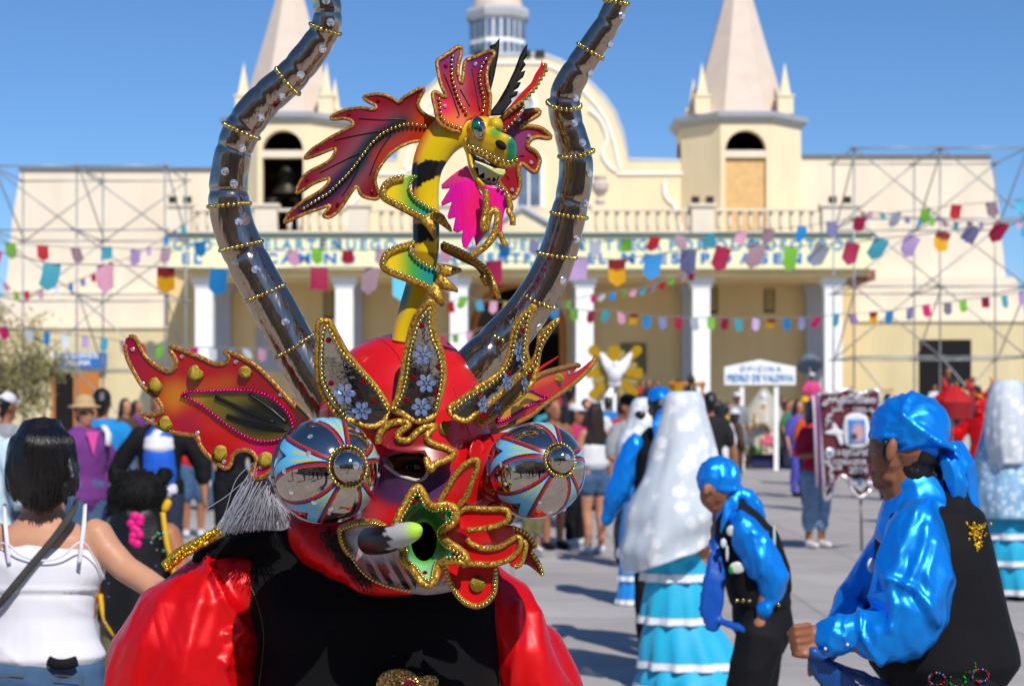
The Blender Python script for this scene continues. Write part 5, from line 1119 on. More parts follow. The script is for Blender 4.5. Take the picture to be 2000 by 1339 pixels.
# the little dragon
DY, DGN, DTE, DOR = L('#d8b80c'), L('#4f9a28'), L('#1a8474'), L('#d8600c')
nk = [(788, 668, 24), (793, 640, 23.5), (806, 600, 26), (820, 550, 26), (831, 490, 26), (832, 430, 26), (831, 380, 26), (833, 335, 29), (845, 300, 33), (868, 268, 36), (900, 252, 34), (925, 250, 30)]
NKD = lambda y: 2.885 - .00003 * (660 - y)
pts = spline(nk, 12); q = [P(x, y, NKD(y)) for x, y, r in pts]; v, f = tube_geo(q, [r * 2.885 / F for _, _, r in pts], 40, flat=.72); cl = []
for i, (x, y, r) in enumerate(pts):
    for k in range(40):
        w = 2 * math.pi * k / 40; xx = x + r * math.sin(w); j = .8 * math.sin(k * 7.3) + .6 * math.sin(k * 3.1)
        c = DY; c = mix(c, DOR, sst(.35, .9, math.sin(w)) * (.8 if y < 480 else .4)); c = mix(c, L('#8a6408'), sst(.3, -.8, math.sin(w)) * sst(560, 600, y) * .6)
        for yc, hh, sl in ((330, 18, .5), (452, 20, .25), (350, 8, .6)):
            if abs(y - yc - sl * (xx - 830) + 3 * j) < hh: c = BLA
        if 490 < y < 540: c = mix(c, L('#6a4a08'), .7)
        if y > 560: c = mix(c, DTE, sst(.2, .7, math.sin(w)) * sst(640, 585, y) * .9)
        cl.append(c)
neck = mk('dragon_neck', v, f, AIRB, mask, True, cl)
b = MB(); b.ball(P(784, 610, 2.885), .004, 6); b.done('rivet', BRONZE, neck)
wing = soft(Z4([(1045, 585), (990, 560), (940, 520), (925, 470), (965, 385), (940, 378), (880, 410), (830, 440), (800, 470), (770, 450), (720, 425), (650, 415), (580, 428), (570, 440), (600, 465), (642, 485), (655, 502), (630, 515), (560, 505), (470, 515), (400, 540), (363, 560), (363, 580), (440, 575), (490, 590), (500, 620), (450, 650), (370, 690), (290, 740), (230, 780), (185, 836), (260, 815), (320, 790), (370, 772), (388, 778), (360, 838), (300, 880), (220, 920), (165, 970), (125, 1062), (180, 1040), (240, 1000), (320, 970), (348, 968), (330, 1010), (270, 1060), (200, 1100), (130, 1150), (80, 1200), (50, 1257), (120, 1225), (200, 1190), (280, 1165), (340, 1143), (353, 1145), (330, 1180), (306, 1215), (360, 1215), (420, 1160), (460, 1100), (500, 1040), (530, 1020), (550, 1070), (600, 1095), (665, 1098), (660, 1040), (645, 980), (665, 910), (720, 830), (790, 770), (880, 730), (960, 715), (1000, 680), (1040, 630)]), 3.5, 3)
SPN = [(180, 1160), (260, 1110), (340, 1060), (420, 985), (490, 910), (560, 820), (620, 740), (690, 675), (770, 635), (860, 612), (975, 625)]
def wingD(x, y): return 2.90 + .0001 * (850 - x) + .016 * math.sin(x * .02 + y * .012)
def wing_col(x, y):
    u, v = (x - 540) / .29867, (y - 60) / .29867; d, t = dpoly(u, v, SPN); cr = L('#7c0818')
    c = cr; hz = sst(190, 60, d) * sst(.1, .3, t) * sst(1, .75, t); c = mix(c, L('#806470'), hz * .4); c = mix(c, mix(L('#2a1440'), L('#17303c'), sst(.15, .55, t)), sst(95, 20, d))
    c = mix(c, L('#0e1a12'), sst(60, 10, d) * sst(.5, .8, t) * .8); c = mix(c, L('#c8400c'), sst(230, 60, math.hypot(u - 1030, v - 640))); c = mix(c, L('#b02a0c'), sst(120, 30, dpoly(u, v, [(700, 830), (850, 730), (980, 690)])[0]) * .8)
    return mix(c, L('#a00c3c'), sst(140, 20, math.hypot(u - 640, v - 560)) * .5)
wg = plate('dragon_wing', wing, wingD, .005, AIRB, mask, wing_col, 3.6)
b = MB(); b.tube([P(x, y, wingD(x, y) - .001) for x, y in wing], .0030, 7, True, flat=.6); b.done('gold_rim', GLITO, wg, True)
beads('bead_string', [P(x, y, wingD(x, y) - .0035) for x, y in spline(Z4(SPN), 5)], .0034, .0073, BEAD, wg)
b = MB()
for q in ([(540, 575), (680, 582), (800, 578), (845, 590)], [(380, 718), (500, 690), (690, 655)], [(285, 930), (420, 860), (560, 795)], [(430, 1080), (490, 990), (550, 860)], [(610, 945), (650, 840), (700, 750), (755, 675)]): b.tube([P(x, y, wingD(x, y) - .0003) for x, y in spline(Z4(q), 5)], .0011, 5)
b.done('painted_vein', BLK, wg, True)
for q in Z4([(665, 455), (475, 545), (268, 768), (198, 975), (160, 1165), (400, 1135), (625, 1055)]): gem(P(*q, wingD(*q) - .001), FRONT, .0034, 'r', wg)
w2 = soft(Z4([(1560, 560), (1590, 535), (1700, 520), (1720, 538), (1690, 565), (1610, 610), (1585, 640), (1640, 625), (1730, 640), (1792, 692), (1770, 704), (1700, 697), (1655, 720), (1642, 760), (1690, 790), (1720, 840), (1712, 890), (1690, 926), (1650, 905), (1612, 872), (1590, 882), (1580, 930), (1592, 990), (1580, 1050), (1540, 1100), (1500, 1050), (1450, 980), (1470, 900), (1480, 800), (1470, 680), (1500, 600)]), 3.5, 3)
def w2D(x, y): return 2.90 + .0003 * (x - 990)
wg2 = plate('dragon_wing', w2, w2D, .005, AIRB, mask, lambda x, y: mix(L('#8f0c1e'), L('#7a3060'), sst(60, 20, math.hypot(x - 1000, y - 265))), 4)
b = MB(); b.tube([P(x, y, w2D(x, y) - .001) for x, y in w2[6:-30]], .0042, 7); b.done('gold_rim', GLITO, wg2, True)
for q in Z4([(1585, 580), (1650, 688), (1665, 860), (1540, 1040)]): gem(P(*q, w2D(*q) - .002), FRONT, .0034, 'c', wg2)
b = MB()
for q in ([(1490, 930), (1510, 955), (1520, 975)], [(1560, 815), (1620, 820)]): b.tube([P(x, y, w2D(x, y) - .0003) for x, y in Z4(q)], .0011, 5)
b.done('painted_vein', BLK, wg2, True)
# head crest
cr = soft(Z5([(330, 65), (380, 90), (350, 220), (325, 350), (340, 430), (375, 510), (390, 430), (400, 310), (430, 225), (500, 200), (620, 155), (720, 115), (772, 150), (720, 230), (680, 330), (670, 430), (690, 560), (715, 650), (710, 760), (700, 880), (690, 910), (600, 900), (500, 920), (430, 960), (390, 1030), (370, 1090), (250, 1060), (120, 990), (85, 930), (60, 800), (25, 650), (60, 600), (120, 640), (170, 672), (180, 640), (130, 520), (95, 370), (80, 240), (150, 190), (240, 130)]), 3.5, 3)
def crD(x, y): return 2.85 + .00012 * (260 - y) + .012 * math.cos((x - 915) * .03) - .012
def cr_col(x, y):
    u, v = (x - 840) / .16435, (y - 80) / .16435; c = L('#9a0c20'); c = mix(c, L('#5a1268'), sst(480, 220, v) * .8); c = mix(c, L('#b81a0c'), sst(600, 800, v)); c = mix(c, L('#d8600c'), sst(750, 980, v + .25 * (350 - u))); return mix(c, L('#d81048'), sst(140, 40, math.hypot(u - 160, v - 790)))
cp = plate('head_crest', cr, crD, .005, AIRB, mask, cr_col, 3.6)
b = MB(); b.tube([P(x, y, crD(x, y) - .001) for x, y in soft(Z5([(700, 890), (710, 760), (715, 650), (690, 560), (672, 430), (682, 330), (720, 232), (765, 152), (718, 122), (620, 160), (500, 205), (432, 230), (402, 312), (392, 430), (375, 505), (342, 430), (328, 350), (352, 220), (375, 95), (332, 72), (240, 135), (150, 195), (85, 243), (98, 370), (132, 520), (184, 640), (172, 668), (120, 642), (60, 605), (30, 650), (62, 800), (88, 930), (122, 988), (250, 1057), (365, 1085)]), 3, 3, False)], .0034, 7, flat=.6); b.done('gold_rim', GLITO, cp, True)
for q in ([(270, 180), (260, 250), (258, 340), (265, 440), (290, 540), (320, 640), (350, 720), (390, 790), (430, 850)], [(665, 215), (620, 290), (595, 370), (592, 460), (610, 550), (635, 640), (645, 740), (630, 830)], [(110, 690), (120, 760), (125, 850), (150, 930), (230, 985), (300, 1015), (365, 1035)]): beads('bead_string', [P(x, y, crD(x, y) - .004) for x, y in spline(Z5(q), 5)], .0031, .0074, BEAD, cp)
b = MB()
for q in ([(165, 400), (250, 600), (310, 780), (345, 880), (320, 910)], [(360, 580), (420, 680), (470, 775)], [(500, 340), (545, 560), (590, 830)]): b.tube([P(x, y, crD(x, y) - .0003) for x, y in spline(Z5(q), 4)], .0013, 5)
b.done('painted_vein', BLK, cp, True)
for q, k in (((187, 297), 'r'), ((540, 275), 'c'), ((172, 775), 'c')): x, y = Z5([q])[0]; gem(P(x, y, crD(x, y) - .001), FRONT, .0036, k, cp)
for out, D_ in ((Z4([(1460, 45), (1452, 160), (1425, 300), (1397, 410), (1380, 420), (1378, 330), (1385, 200), (1402, 125), (1390, 100), (1432, 85)]), 2.88),
                (Z5([(1160, 35), (1150, 120), (1155, 180), (1110, 240), (1140, 280), (1080, 370), (1135, 350), (1110, 430), (1035, 490), (1085, 490), (1050, 560), (990, 600), (1050, 595), (1030, 650), (960, 690), (975, 720), (900, 820), (850, 885), (710, 895), (710, 850), (800, 730), (900, 560), (1000, 350), (1060, 190), (1120, 80)]), 2.84)):
    plate('feather', even(out, 3, True), lambda x, y: D_ + .0002 * (260 - y), .003, BLKF, mask, None, 6)
rf = Z5([(1330, 215), (1338, 262), (1380, 260), (1372, 340), (1310, 440), (1240, 560), (1150, 650), (1050, 740), (950, 820), (870, 900), (820, 920), (860, 870), (980, 740), (1100, 600), (1200, 500), (1250, 390), (1310, 300)])
fe = plate('feather', even(rf, 3, True), lambda x, y: 2.86, .003, LACQ, mask, lambda x, y: L('#c01018'), 6, label='red feather with a gold edge')
b = MB(); b.tube([P(x, y, 2.858) for x, y in spline(Z5([(1375, 268), (1368, 340), (1308, 440), (1238, 560), (1150, 652), (1050, 742), (950, 822), (850, 908)]), 4)], .003, 6); b.done('gold_rim', GLITO, fe, True)
beads('bead_string', [P(x + 2, y + 1, 2.858) for x, y in spline(Z5([(1370, 350), (1308, 450), (1238, 570), (1150, 662), (1050, 752), (950, 832)]), 4)], .003, .0085, GLITO, fe)
cr2 = soft(Z5([(1110, 745), (1120, 770), (1050, 870), (980, 970), (890, 1065), (868, 1000), (830, 930), (900, 890), (1000, 795)]), 3)
c2 = plate('head_crest', cr2, lambda x, y: 2.865, .005, AIRB, mask, lambda x, y: L('#8f0c1e'), 4)
beads('bead_string', [P(x, y, 2.86) for x, y in spline(Z5([(1110, 790), (1045, 880), (975, 975), (890, 1065)]), 4)], .003, .008, BEAD, c2); b = MB(); b.tube([P(x, y, 2.863) for x, y in spline(Z5([(830, 930), (900, 885), (1000, 795), (1112, 747)]), 4)], .004, 6); b.done('gold_rim', GLITO, c2, True)
# head
hb = Blob(); k6 = .16434 * 2.8 / F; HD = 2.80
def h6(u, v, d=0): return P(880 + u * .16434, 200 + v * .16434, HD + d)
hb.ell(h6(380, 330, .03), (200 * k6, .035, 165 * k6)); hb.ell(h6(535, 285, .005), (95 * k6, .028, 115 * k6)); hb.limb([(h6(290, 470, .01), 95 * k6, .03), (h6(450, 520, -.01), 100 * k6, .032), (h6(600, 570, -.02), 95 * k6, .03), (h6(720, 590, -.025), 82 * k6, .026)])
hb.limb([(h6(180, 480, .02), 45 * k6, .02), (h6(215, 600, .015), 35 * k6, .018), (h6(255, 800, .0), 38 * k6, .018), (h6(330, 960, -.01), 35 * k6, .016), (h6(400, 1030, -.015), 22 * k6, .014)])
def hcol(c):
    w = c + OR; px = CX + w.x * F / w.y; py = CY - (w.z - EYE) * F / w.y; u, v = (px - 880) / .16434, (py - 200) / .16434
    k = L('#d8b00c'); k = mix(k, L('#d8480c'), sst(260, 150, u) * sst(520, 350, v) ); k = mix(k, L('#6a9a2c'), sst(110, 30, math.hypot(u - 540, v - 350))); k = mix(k, L('#1a8a50'), sst(640, 700, u + .1 * (v - 560))); return mix(k, L('#0e6a70'), sst(80, 10, math.hypot(u - 720, v - 520)))
dh = hb.done('dragon_head', AIRB, mask, .0022, 3, colfn=hcol)
b = MB(); b.ball((0, 0, 0), 1, 16); ey = b.v; em = Matrix.Rotation(R(-12), 3, 'Y')
mk('dragon_eye', [h6(335, 315, -.022) + em @ Vector((v[0] * 88 * k6, v[1] * .014, v[2] * 148 * k6)) for v in ey], b.f, CHROME, dh, True)
gem(h6(296, 283, -.036), FRONT, 47 * k6, 'g', dh)
b = MB(); b.ball((0, 0, 0), 1, 12); em = Matrix.Rotation(R(38), 3, 'Y'); mk('nostril', [h6(598, 508, -.045) + em @ Vector((v[0] * 76 * k6, v[1] * .011, v[2] * 48 * k6)) for v in b.v], b.f, DARK, dh, True)
b = MB(); lip = spline([h6(*q, -.046) for q in ((220, 560), (330, 590), (480, 665), (600, 732), (700, 745), (780, 712))], 6); b.tube(lip, .0060, 8); b.done('gold_lip', GLIT, dh, True)
beads('bead_string', spline([h6(*q, -.052) for q in ((212, 520), (300, 545), (400, 580), (490, 628), (580, 680), (660, 705), (730, 700), (785, 680))], 5), .0036, .0078, BEAD, dh)
def pl6(name, pts, d, th, m, col=None, par=None, step=4): return plate(name, even(Z6(pts), 2, True), lambda x, y: HD + d, th, m, par or dh, col, step)
pl6('mouth_dark', [(285, 615), (380, 655), (500, 730), (640, 790), (680, 800), (600, 850), (560, 930), (450, 960), (400, 1040), (330, 990), (270, 850), (260, 740)], -.012, .012, BLK)
tc_ = lambda x, y: mix(mix(L('#cfc6a8'), L('#c8d060'), sst(930, 960, x) * .6), L('#c81060'), sst(340, 356, y - .25 * (x - 940)) * .7)
pl6('teeth', [(290, 690), (380, 720), (500, 770), (650, 800), (650, 840), (600, 910), (570, 870), (545, 930), (515, 880), (480, 950), (470, 890), (400, 920), (405, 830), (335, 870), (330, 770), (268, 775)], -.026, .006, mat('painted_teeth', '#fff', .35, vcol=True), tc_, None, 3)
pl6('tongue_metal', [(300, 880), (400, 900), (500, 930), (570, 960), (540, 990), (430, 985), (360, 970)], -.02, .004, CHROME)
bc = lambda x, y: mix(mix(L('#e0069a'), L('#e01a3c'), sst(60, 10, math.hypot(x - 935, (y - 410) * .7)) * .7), L('#e0560c'), sst(345, 322, y + .3 * (x - 960)) * .5)
PNK = mat('hot_pink_plastic', '#ffffff', .3, vcol=True, coat=.25, bump=.25, bscale=25, stretch=(9, 9, 1.2), bdist=.01)
plate('beard', even(Z7([(820, 80), (760, 115), (700, 160), (640, 215), (645, 245), (700, 240), (640, 335), (645, 362), (712, 332), (682, 430), (690, 452), (737, 440), (720, 530), (752, 545), (788, 528), (780, 600), (790, 642), (815, 657), (850, 590), (860, 560), (870, 590), (880, 642), (910, 600), (945, 540), (930, 400), (925, 290), (890, 230), (850, 150)]), 2.5, True), lambda x, y: 2.80 - .018 * math.sin((x - 860) * .03), .004, PNK, dh, bc, 4)
plate('beard', even(Z7([(930, 215), (990, 222), (1060, 248), (1095, 290), (1112, 360), (1080, 382), (1065, 450), (1060, 540), (1092, 620), (1085, 642), (1050, 590), (1030, 540), (1030, 400), (1000, 372), (975, 380), (950, 300)]), 2.5, True), lambda x, y: 2.765, .004, PNK, dh, bc, 4)
plate('beard_back', even(Z7([(900, 260), (950, 320), (960, 480), (940, 560), (880, 640), (890, 500)]), 2.5, True), lambda x, y: 2.80, .004, LACQ, dh, lambda x, y: L('#5a0a1c'), 5)
b = MB()
for q, r in (([(945, 250), (952, 330), (945, 420), (930, 480), (942, 530), (955, 480), (975, 410), (1005, 388), (1030, 420), (1012, 540), (960, 620), (890, 678), (845, 700)], .0058), ([(1095, 285), (1118, 370), (1105, 395), (1130, 440), (1132, 492)], .0048), ([(1045, 540), (1065, 600), (1090, 638)], .0045)):
    b.tube([P(x, y, 2.757) for x, y in spline(Z7(q), 4)], r, 8)
b.done('gold_fringe', GLIT, dh, True)
beads('bead_string', [P(x, y, 2.76) for x, y in spline(Z7([(1040, 225), (1080, 255), (1110, 300)]), 4)], .003, .007, BEAD, dh)
# claws
def claw(out, b1, b2, d0, back=False):
    o = soft(out, 3.5, 3); fn = lambda x, y: d0 + .015 * math.sin((x - 800) * .02)
    def col(x, y):
        if back: return mix(L('#7a5a0c'), L('#1a2418'), sst(900, 960, x))
        t = (x - 745) / 130; c = mix(L('#d8bc10'), L('#3f9a3a'), sst(.15, .5, t)); return mix(c, L('#1a8a84'), sst(.45, .7, t))
    p = plate('dragon_claw', o, fn, .006, AIRB, mask, col, 4)
    b = MB(); b.tube([P(x, y + 3, fn(x, y) - .001) for x, y in spline(b1, 5)], .0062, 7)
    b.done('gold_rim', GLIT, p, True)
    for q in (b1, b2):
        if q: beads('bead_string', [P(x, y - 2, fn(x, y) - .006) for x, y in spline(q, 5)], .0032, .0068, BEAD, p)
    return p, fn
p, fn = claw(Z7([(440, 145), (310, 170), (255, 205), (228, 260), (245, 295), (330, 345), (440, 402), (530, 455), (560, 520), (600, 588), (612, 500), (640, 462), (690, 500), (715, 540), (702, 490), (640, 430), (600, 400), (540, 372), (460, 310), (425, 250), (432, 190), (480, 160)]), Z7([(375, 160), (300, 178), (255, 212), (238, 262), (255, 298), (340, 345), (450, 402), (540, 455)]), Z7([(455, 165), (432, 200), (422, 250), (455, 308), (530, 362), (600, 400)]), 2.845)
for t in ([(530, 430), (570, 500), (598, 585)], [(570, 420), (640, 450), (712, 535)]): b = MB(); b.tube([P(x, y, 2.845) for x, y in Z7(t)], [.012, .008, .002], 8, flat=.5); b.done('talon', GLIT, p, True)
p, fn = claw(Z7([(450, 605), (350, 640), (275, 670), (240, 720), (235, 770), (300, 812), (400, 852), (500, 892), (570, 932), (620, 1010), (655, 1050), (650, 1000), (605, 900), (650, 880), (740, 955), (755, 930), (680, 860), (632, 830), (700, 822), (780, 800), (700, 793), (610, 788), (540, 772), (460, 720), (422, 670), (440, 620)]), Z7([(450, 612), (350, 640), (275, 675), (245, 722), (245, 770), (310, 812), (410, 850), (510, 892), (570, 930)]), Z7([(445, 625), (428, 670), (465, 722), (540, 775), (620, 800)]), 2.835)
for t in ([(570, 900), (620, 990), (654, 1048)], [(610, 860), (680, 905), (752, 942)], [(610, 805), (700, 805), (780, 800)]): b = MB(); b.tube([P(x, y, 2.835) for x, y in Z7(t)], [.013, .009, .003], 8, flat=.5); b.done('talon', GLIT, p, True)
p, fn = claw(Z7([(640, 615), (700, 640), (790, 680), (860, 720), (930, 770), (975, 830), (1000, 900), (1045, 1000), (1022, 1000), (970, 890), (930, 860), (880, 790), (800, 750), (700, 700), (640, 665)]), Z7([(660, 622), (740, 655), (810, 690), (870, 730), (930, 775), (970, 830), (990, 870)]), None, 2.86, True)
for t in ([(930, 830), (945, 870), (960, 910)], [(970, 860), (1000, 920), (1040, 1000)]): b = MB(); b.tube([P(x, y, 2.855) for x, y in Z7(t)], [.008, .007, .004], 8, flat=.5); b.done('talon', GLIT, p, True)
# plastic hair hanging behind the ear, beard hair
plate('plastic_film', soft([(505, 900), (548, 985), (562, 1032), (500, 1034), (440, 1036), (424, 1030), (450, 990), (480, 940)], 5), lambda x, y: 2.975 + .006 * math.sin(x * .16), .002, mat('clear_film', '#b2b4be', .2, alpha=.65, spec=.7), mask, None, 6)
b = MB(); rg = random.Random(5)
for i in range(300):
    t = rg.random(); x0, y0 = 500 + 45 * t + rg.uniform(-6, 6), 905 + 85 * t + rg.uniform(-8, 8); x1 = 424 + 140 * t + rg.uniform(-9, 9); y1 = 1036 - 16 * t + rg.uniform(-12, 12); d = rg.uniform(2.92, 3.0)
    pts = spline([P(x0, y0, d), P((x0 + x1) / 2 + rg.uniform(-6, 12), (y0 + y1) / 2 - rg.uniform(-4, 12), d - .01), P(x1, y1, d)], 5); b.tube(pts, rg.uniform(.0003, .0010), 4)
for q in ([(520, 905), (470, 945), (440, 970), (400, 995)], [(500, 900), (462, 935), (440, 1000), (425, 1030)], [(490, 930), (455, 990), (470, 1010), (500, 1000)]): b.tube(spline([P(x, y, 2.93) for x, y in q], 5), .0008, 4)
b.done('plastic_hair', mat('clear_strands', '#b4b6c0', .25, alpha=.6, spec=.6), mask, True, kind='stuff')
b = MB()
for i in range(260):
    t = rg.random(); x0, y0 = 640 + 80 * t + rg.uniform(-12, 12), 1030 + 95 * t + rg.uniform(-14, 10); d = 2.885
    b.tube([P(x0, y0, d), P(x0 - rg.uniform(2, 14), y0 + rg.uniform(8, 22), d - .004), P(x0 + rg.uniform(-6, 8), y0 + rg.uniform(20, 34), d - .002)], .0006, 4)
b.done('beard_hair', mat('dark_fur', '#241a18', .6), mask, True, kind='stuff')
OR = Vector((0, 0, 0))
# ------------------------------------------------------------------ the masked dancer
REDS = satin('red_satin', '#dc0810', .36, .35, .26); BLUES = satin('blue_satin', '#0a8cf2', .36, .5, .34)
VELV = mat('black_velvet', '#0b0b0d', .85, var=.2, vscale=14, bump=.2, bscale=250, sheen=.05, spec=.15, bdist=.002)
BLKC = mat('black_cloth', '#121216', .8, var=.15, vscale=10, bump=.15, bscale=200, spec=.25, bdist=.002)
DENIM = mat('blue_denim', '#3b5878', .85, var=.28, vscale=12, bump=.3, bscale=220, bdist=.002)
GTRIM = glitter('gold_trim', '#b8860a', '#e8c02a', 300, .3, .75, .6)
class Fig:
    def __init__(s, D): s.D = D; s.k = D / F
    def q(s, x, y, d=0.): return P(x, y, s.D + d)
    def limb(s, B, rows, n=16, side=None, hz=None): # rows: (px, py, depth offset, half width px, half depth px)
        if hz is None: hz = len(rows) > 2 and n >= 24 and side is None and abs(rows[-1][0] - rows[0][0]) < .35 * abs(rows[-1][1] - rows[0][1])
        B.limb([(s.q(r[0], r[1], r[2]), r[3] * s.k, (r[4] if len(r) > 4 else r[3]) * s.k) for r in rows], n, side, hz)
    def ell(s, B, x, y, d, rx, ry, rz, tilt=0): B.ell(s.q(x, y, d), (rx * s.k, ry * s.k, rz * s.k), Matrix.Rotation(R(tilt), 3, 'Y'))
g = Fig(3.10)
pm = thing('person', 'person in red satin sleeves and black velvet vest stooping under the devil mask', 'person', (g.q(735, 1100).x, 3.10, 0)); OR = pm.location.copy()
b = Blob(); g.ell(b, 815, 930, -.145, 80, 88, 105); g.limb(b, [(800, 1000, -.06, 55), (745, 1090, -.01, 60)])
g.ell(b, 795, 915, -.216, 28, 14, 16); g.ell(b, 800, 893, -.22, 46, 18, 12); g.ell(b, 770, 940, -.21, 30, 20, 16)
g.limb(b, [(740, 1110, 0, 150, 70), (740, 1250, 0, 165, 100), (735, 1450, .02, 150, 110), (735, 1620, .02, 165, 120)], hz=True)
for s, pts in ((-1, [(475, 1135, 0, 48), (390, 1290, -.02, 56), (360, 1450, -.05, 48), (420, 1560, -.2, 40), (500, 1640, -.32, 30)]), (1, [(960, 1170, 0, 46), (1045, 1320, 0, 50), (1085, 1450, -.02, 46), (1040, 1570, -.18, 40), (990, 1650, -.3, 30)])):
    g.limb(b, pts); hx, hy, hd = pts[-1][:3]; g.ell(b, hx + s * -20, hy + 30, hd - .03, 42, 22, 50)
    for j in range(4): g.limb(b, [(hx - s * (45 - 0 * j), hy + 40 + 22 * j - 25, hd - .05, 12), (hx - s * 80, hy + 50 + 20 * j - 25, hd - .07, 11), (hx - s * 95, hy + 75 + 16 * j - 25, hd - .03, 10)], 7)
    g.limb(b, [(hx - s * 20, hy + 10, hd - .03, 14), (hx - s * 55, hy - 5, hd - .07, 12), (hx - s * 75, hy + 5, hd - .09, 10)], 7)
gy = CY + EYE / g.k
for s in (-1, 1): g.limb(b, [(735 + s * 95, 1640, .02, 100, 105), (735 + s * 120, 2060, -.02, 68), (735 + s * 125, gy - 90, .05, 45)]); b.ell(g.q(735 + s * 128, gy - 42, -.02), (.05, .125, .036))
b.done('body', skin(1), pm, .007)
b = MB(); b.ball(g.q(806, 911, -.234), (.0125, .008, .008), 8); ey_ = b.done('eye', EYEW, pm, True); b = MB(); b.ball(g.q(803, 911, -.2405), (.006, .003, .006), 8); b.done('iris', EYED, ey_, True)
b = MB()
for dy, th in ((-9, .0030), (8, .0018)): b.tube([g.q(x, 911 + dy * (1 - ((x - 806) / 22) ** 2) , -.241) for x in range(786, 828, 4)], th, 6)
for i in range(40): x = 770 + i * 1.5; b.tube([g.q(x, 893 - 4 * math.sin(i / 12), -.239), g.q(x - 4, 888 - 4 * math.sin(i / 12), -.243)], .0008, 4)
b.done('lashes_and_brow', HAIR, pm, True)
def sfold(c):                                      # pulled satin: a few deep creases running from the shoulder seam
    w = c + OR; x = CX + w.x * F / w.y; y = CY - (w.z - EYE) * F / w.y; d = 0.
    for pl, a, wd in CRE:
        dd, t = dpoly(x, y, pl); d += a * math.exp(-(dd / wd) ** 2) * (1 - .6 * t)
    q = Vector((c.x * 11, c.y * 6, c.z * 4.5)); return d * .8 + .008 * ((1 - abs(noise.noise(q + Vector((3, 0, 0))))) ** 3 - .4) + .0025 * noise.noise(q * 3)
CRE = [([(405, 1095), (440, 1180), (470, 1225), (450, 1262), (430, 1310), (450, 1345)], .016, 9), ([(425, 1110), (455, 1160), (490, 1200)], -.010, 12), ([(440, 1240), (470, 1230), (498, 1250)], .012, 8), ([(455, 1290), (480, 1270), (500, 1268)], .011, 7), ([(400, 1120), (380, 1220), (350, 1339)], .009, 14), ([(345, 1150), (310, 1260), (280, 1345)], -.008, 22), ([(1010, 1180), (1012, 1260), (1000, 1339)], .013, 10), ([(1045, 1200), (1050, 1260), (1075, 1345)], .007, 12), ([(430, 1290), (470, 1320), (500, 1310)], .010, 8)]
b = Blob(); g.limb(b, [(425, 1108, .0, 70, 70), (385, 1165, -.02, 112, 100), (362, 1250, -.03, 138, 120), (350, 1340, -.03, 143, 125), (350, 1460, -.05, 125, 110), (400, 1560, -.17, 75), (450, 1610, -.26, 42)], 24)
g.limb(b, [(470, 1130, .0, 60, 75), (440, 1200, 0, 75, 90), (440, 1330, 0, 75, 90)], 16, hz=True)
g.limb(b, [(955, 1140, .02, 70, 70), (985, 1190, .01, 76, 78), (1012, 1260, 0, 70, 80), (1040, 1340, 0, 76, 82), (1062, 1450, -.02, 78, 78), (1045, 1560, -.14, 58), (1015, 1610, -.24, 36)], 24)
g.limb(b, [(1060, 1250, .06, 40, 60), (1085, 1320, .06, 48, 60), (1110, 1420, .05, 52, 60)], 20)
g.limb(b, [(700, 1040, -.03, 110, 75), (735, 1090, .0, 180, 80)], 20)
b.done('shirt', REDS, pm, .006, 2, sfold)
b = Blob(); g.limb(b, [(640, 1035, .0, 60, 40), (668, 1065, 0, 175, 80), (712, 1115, 0, 252, 115), (728, 1180, -.01, 252, 140), (746, 1260, -.01, 246, 145), (738, 1340, -.01, 248, 150), (735, 1450, 0, 240, 150), (735, 1560, 0, 225, 145)], 32)
g.limb(b, [(395, 1092, .0, 22, 40), (470, 1062, 0, 30, 60), (560, 1038, 0, 34, 70), (640, 1060, -.02, 40, 80)], 16, Vector((0, 0, 1)))
g.limb(b, [(850, 1090, 0, 60, 70), (940, 1125, 0, 45, 60)], 16, Vector((0, 0, 1)))
vest = b.done('vest', VELV, pm, .007, 4, folds(.004, 6, 4))
b = Blob(); g.limb(b, [(600, 1010, .02, 75, 60), (660, 1050, -.06, 85, 60), (740, 1105, -.11, 85, 40), (820, 1120, -.12, 60, 30)], 20); g.ell(b, 790, 900, .0, 150, 105, 185); b.done('hood', REDS, pm, .007, 2, folds(.008, 14, 9))
b = Blob(); g.limb(b, [(735, 1560, .02, 180, 130), (735, 1680, .02, 190, 135)])
for s in (-1, 1): g.limb(b, [(735 + s * 95, 1660, .02, 115, 115), (735 + s * 120, 2060, -.02, 85), (735 + s * 125, gy - 70, .05, 70)])
b.done('trousers', mat('black_trouser_cloth', '#101014', .8), pm, .014, 2, folds(.01, 8, 4))
b = Blob()
for s in (-1, 1): b.ell(g.q(735 + s * 128, gy - 48, -.02), (.056, .14, .044)); g.limb(b, [(735 + s * 125, gy - 70, .05, 54), (735 + s * 125, gy - 190, .05, 60)])
b.done('boot', mat('red_leather', '#7c0d10', .35), pm, .012)
b = MB()
def vstitch(pts, d, r=.0009): b.tube([g.q(x, y, d) for x, y in spline(pts, 6)], r, 5)
rg = random.Random(11); b = MB()
for i in range(150):
    t = rg.random(); x = 322 + 112 * t; y = 1106 - 74 * t + rg.uniform(-9, 9); b.ball(g.q(x, y, -.045 - .03 * math.sin(t * 3) + rg.uniform(-.01, .01)), rg.uniform(.0025, .0048), 4)
b.tube([g.q(x, y, -.04) for x, y in spline([(322, 1108), (350, 1082), (390, 1060), (436, 1036)], 6)], .011, 8, flat=.6); b.done('gold_braid', GTRIM, pm, True)
b = MB()
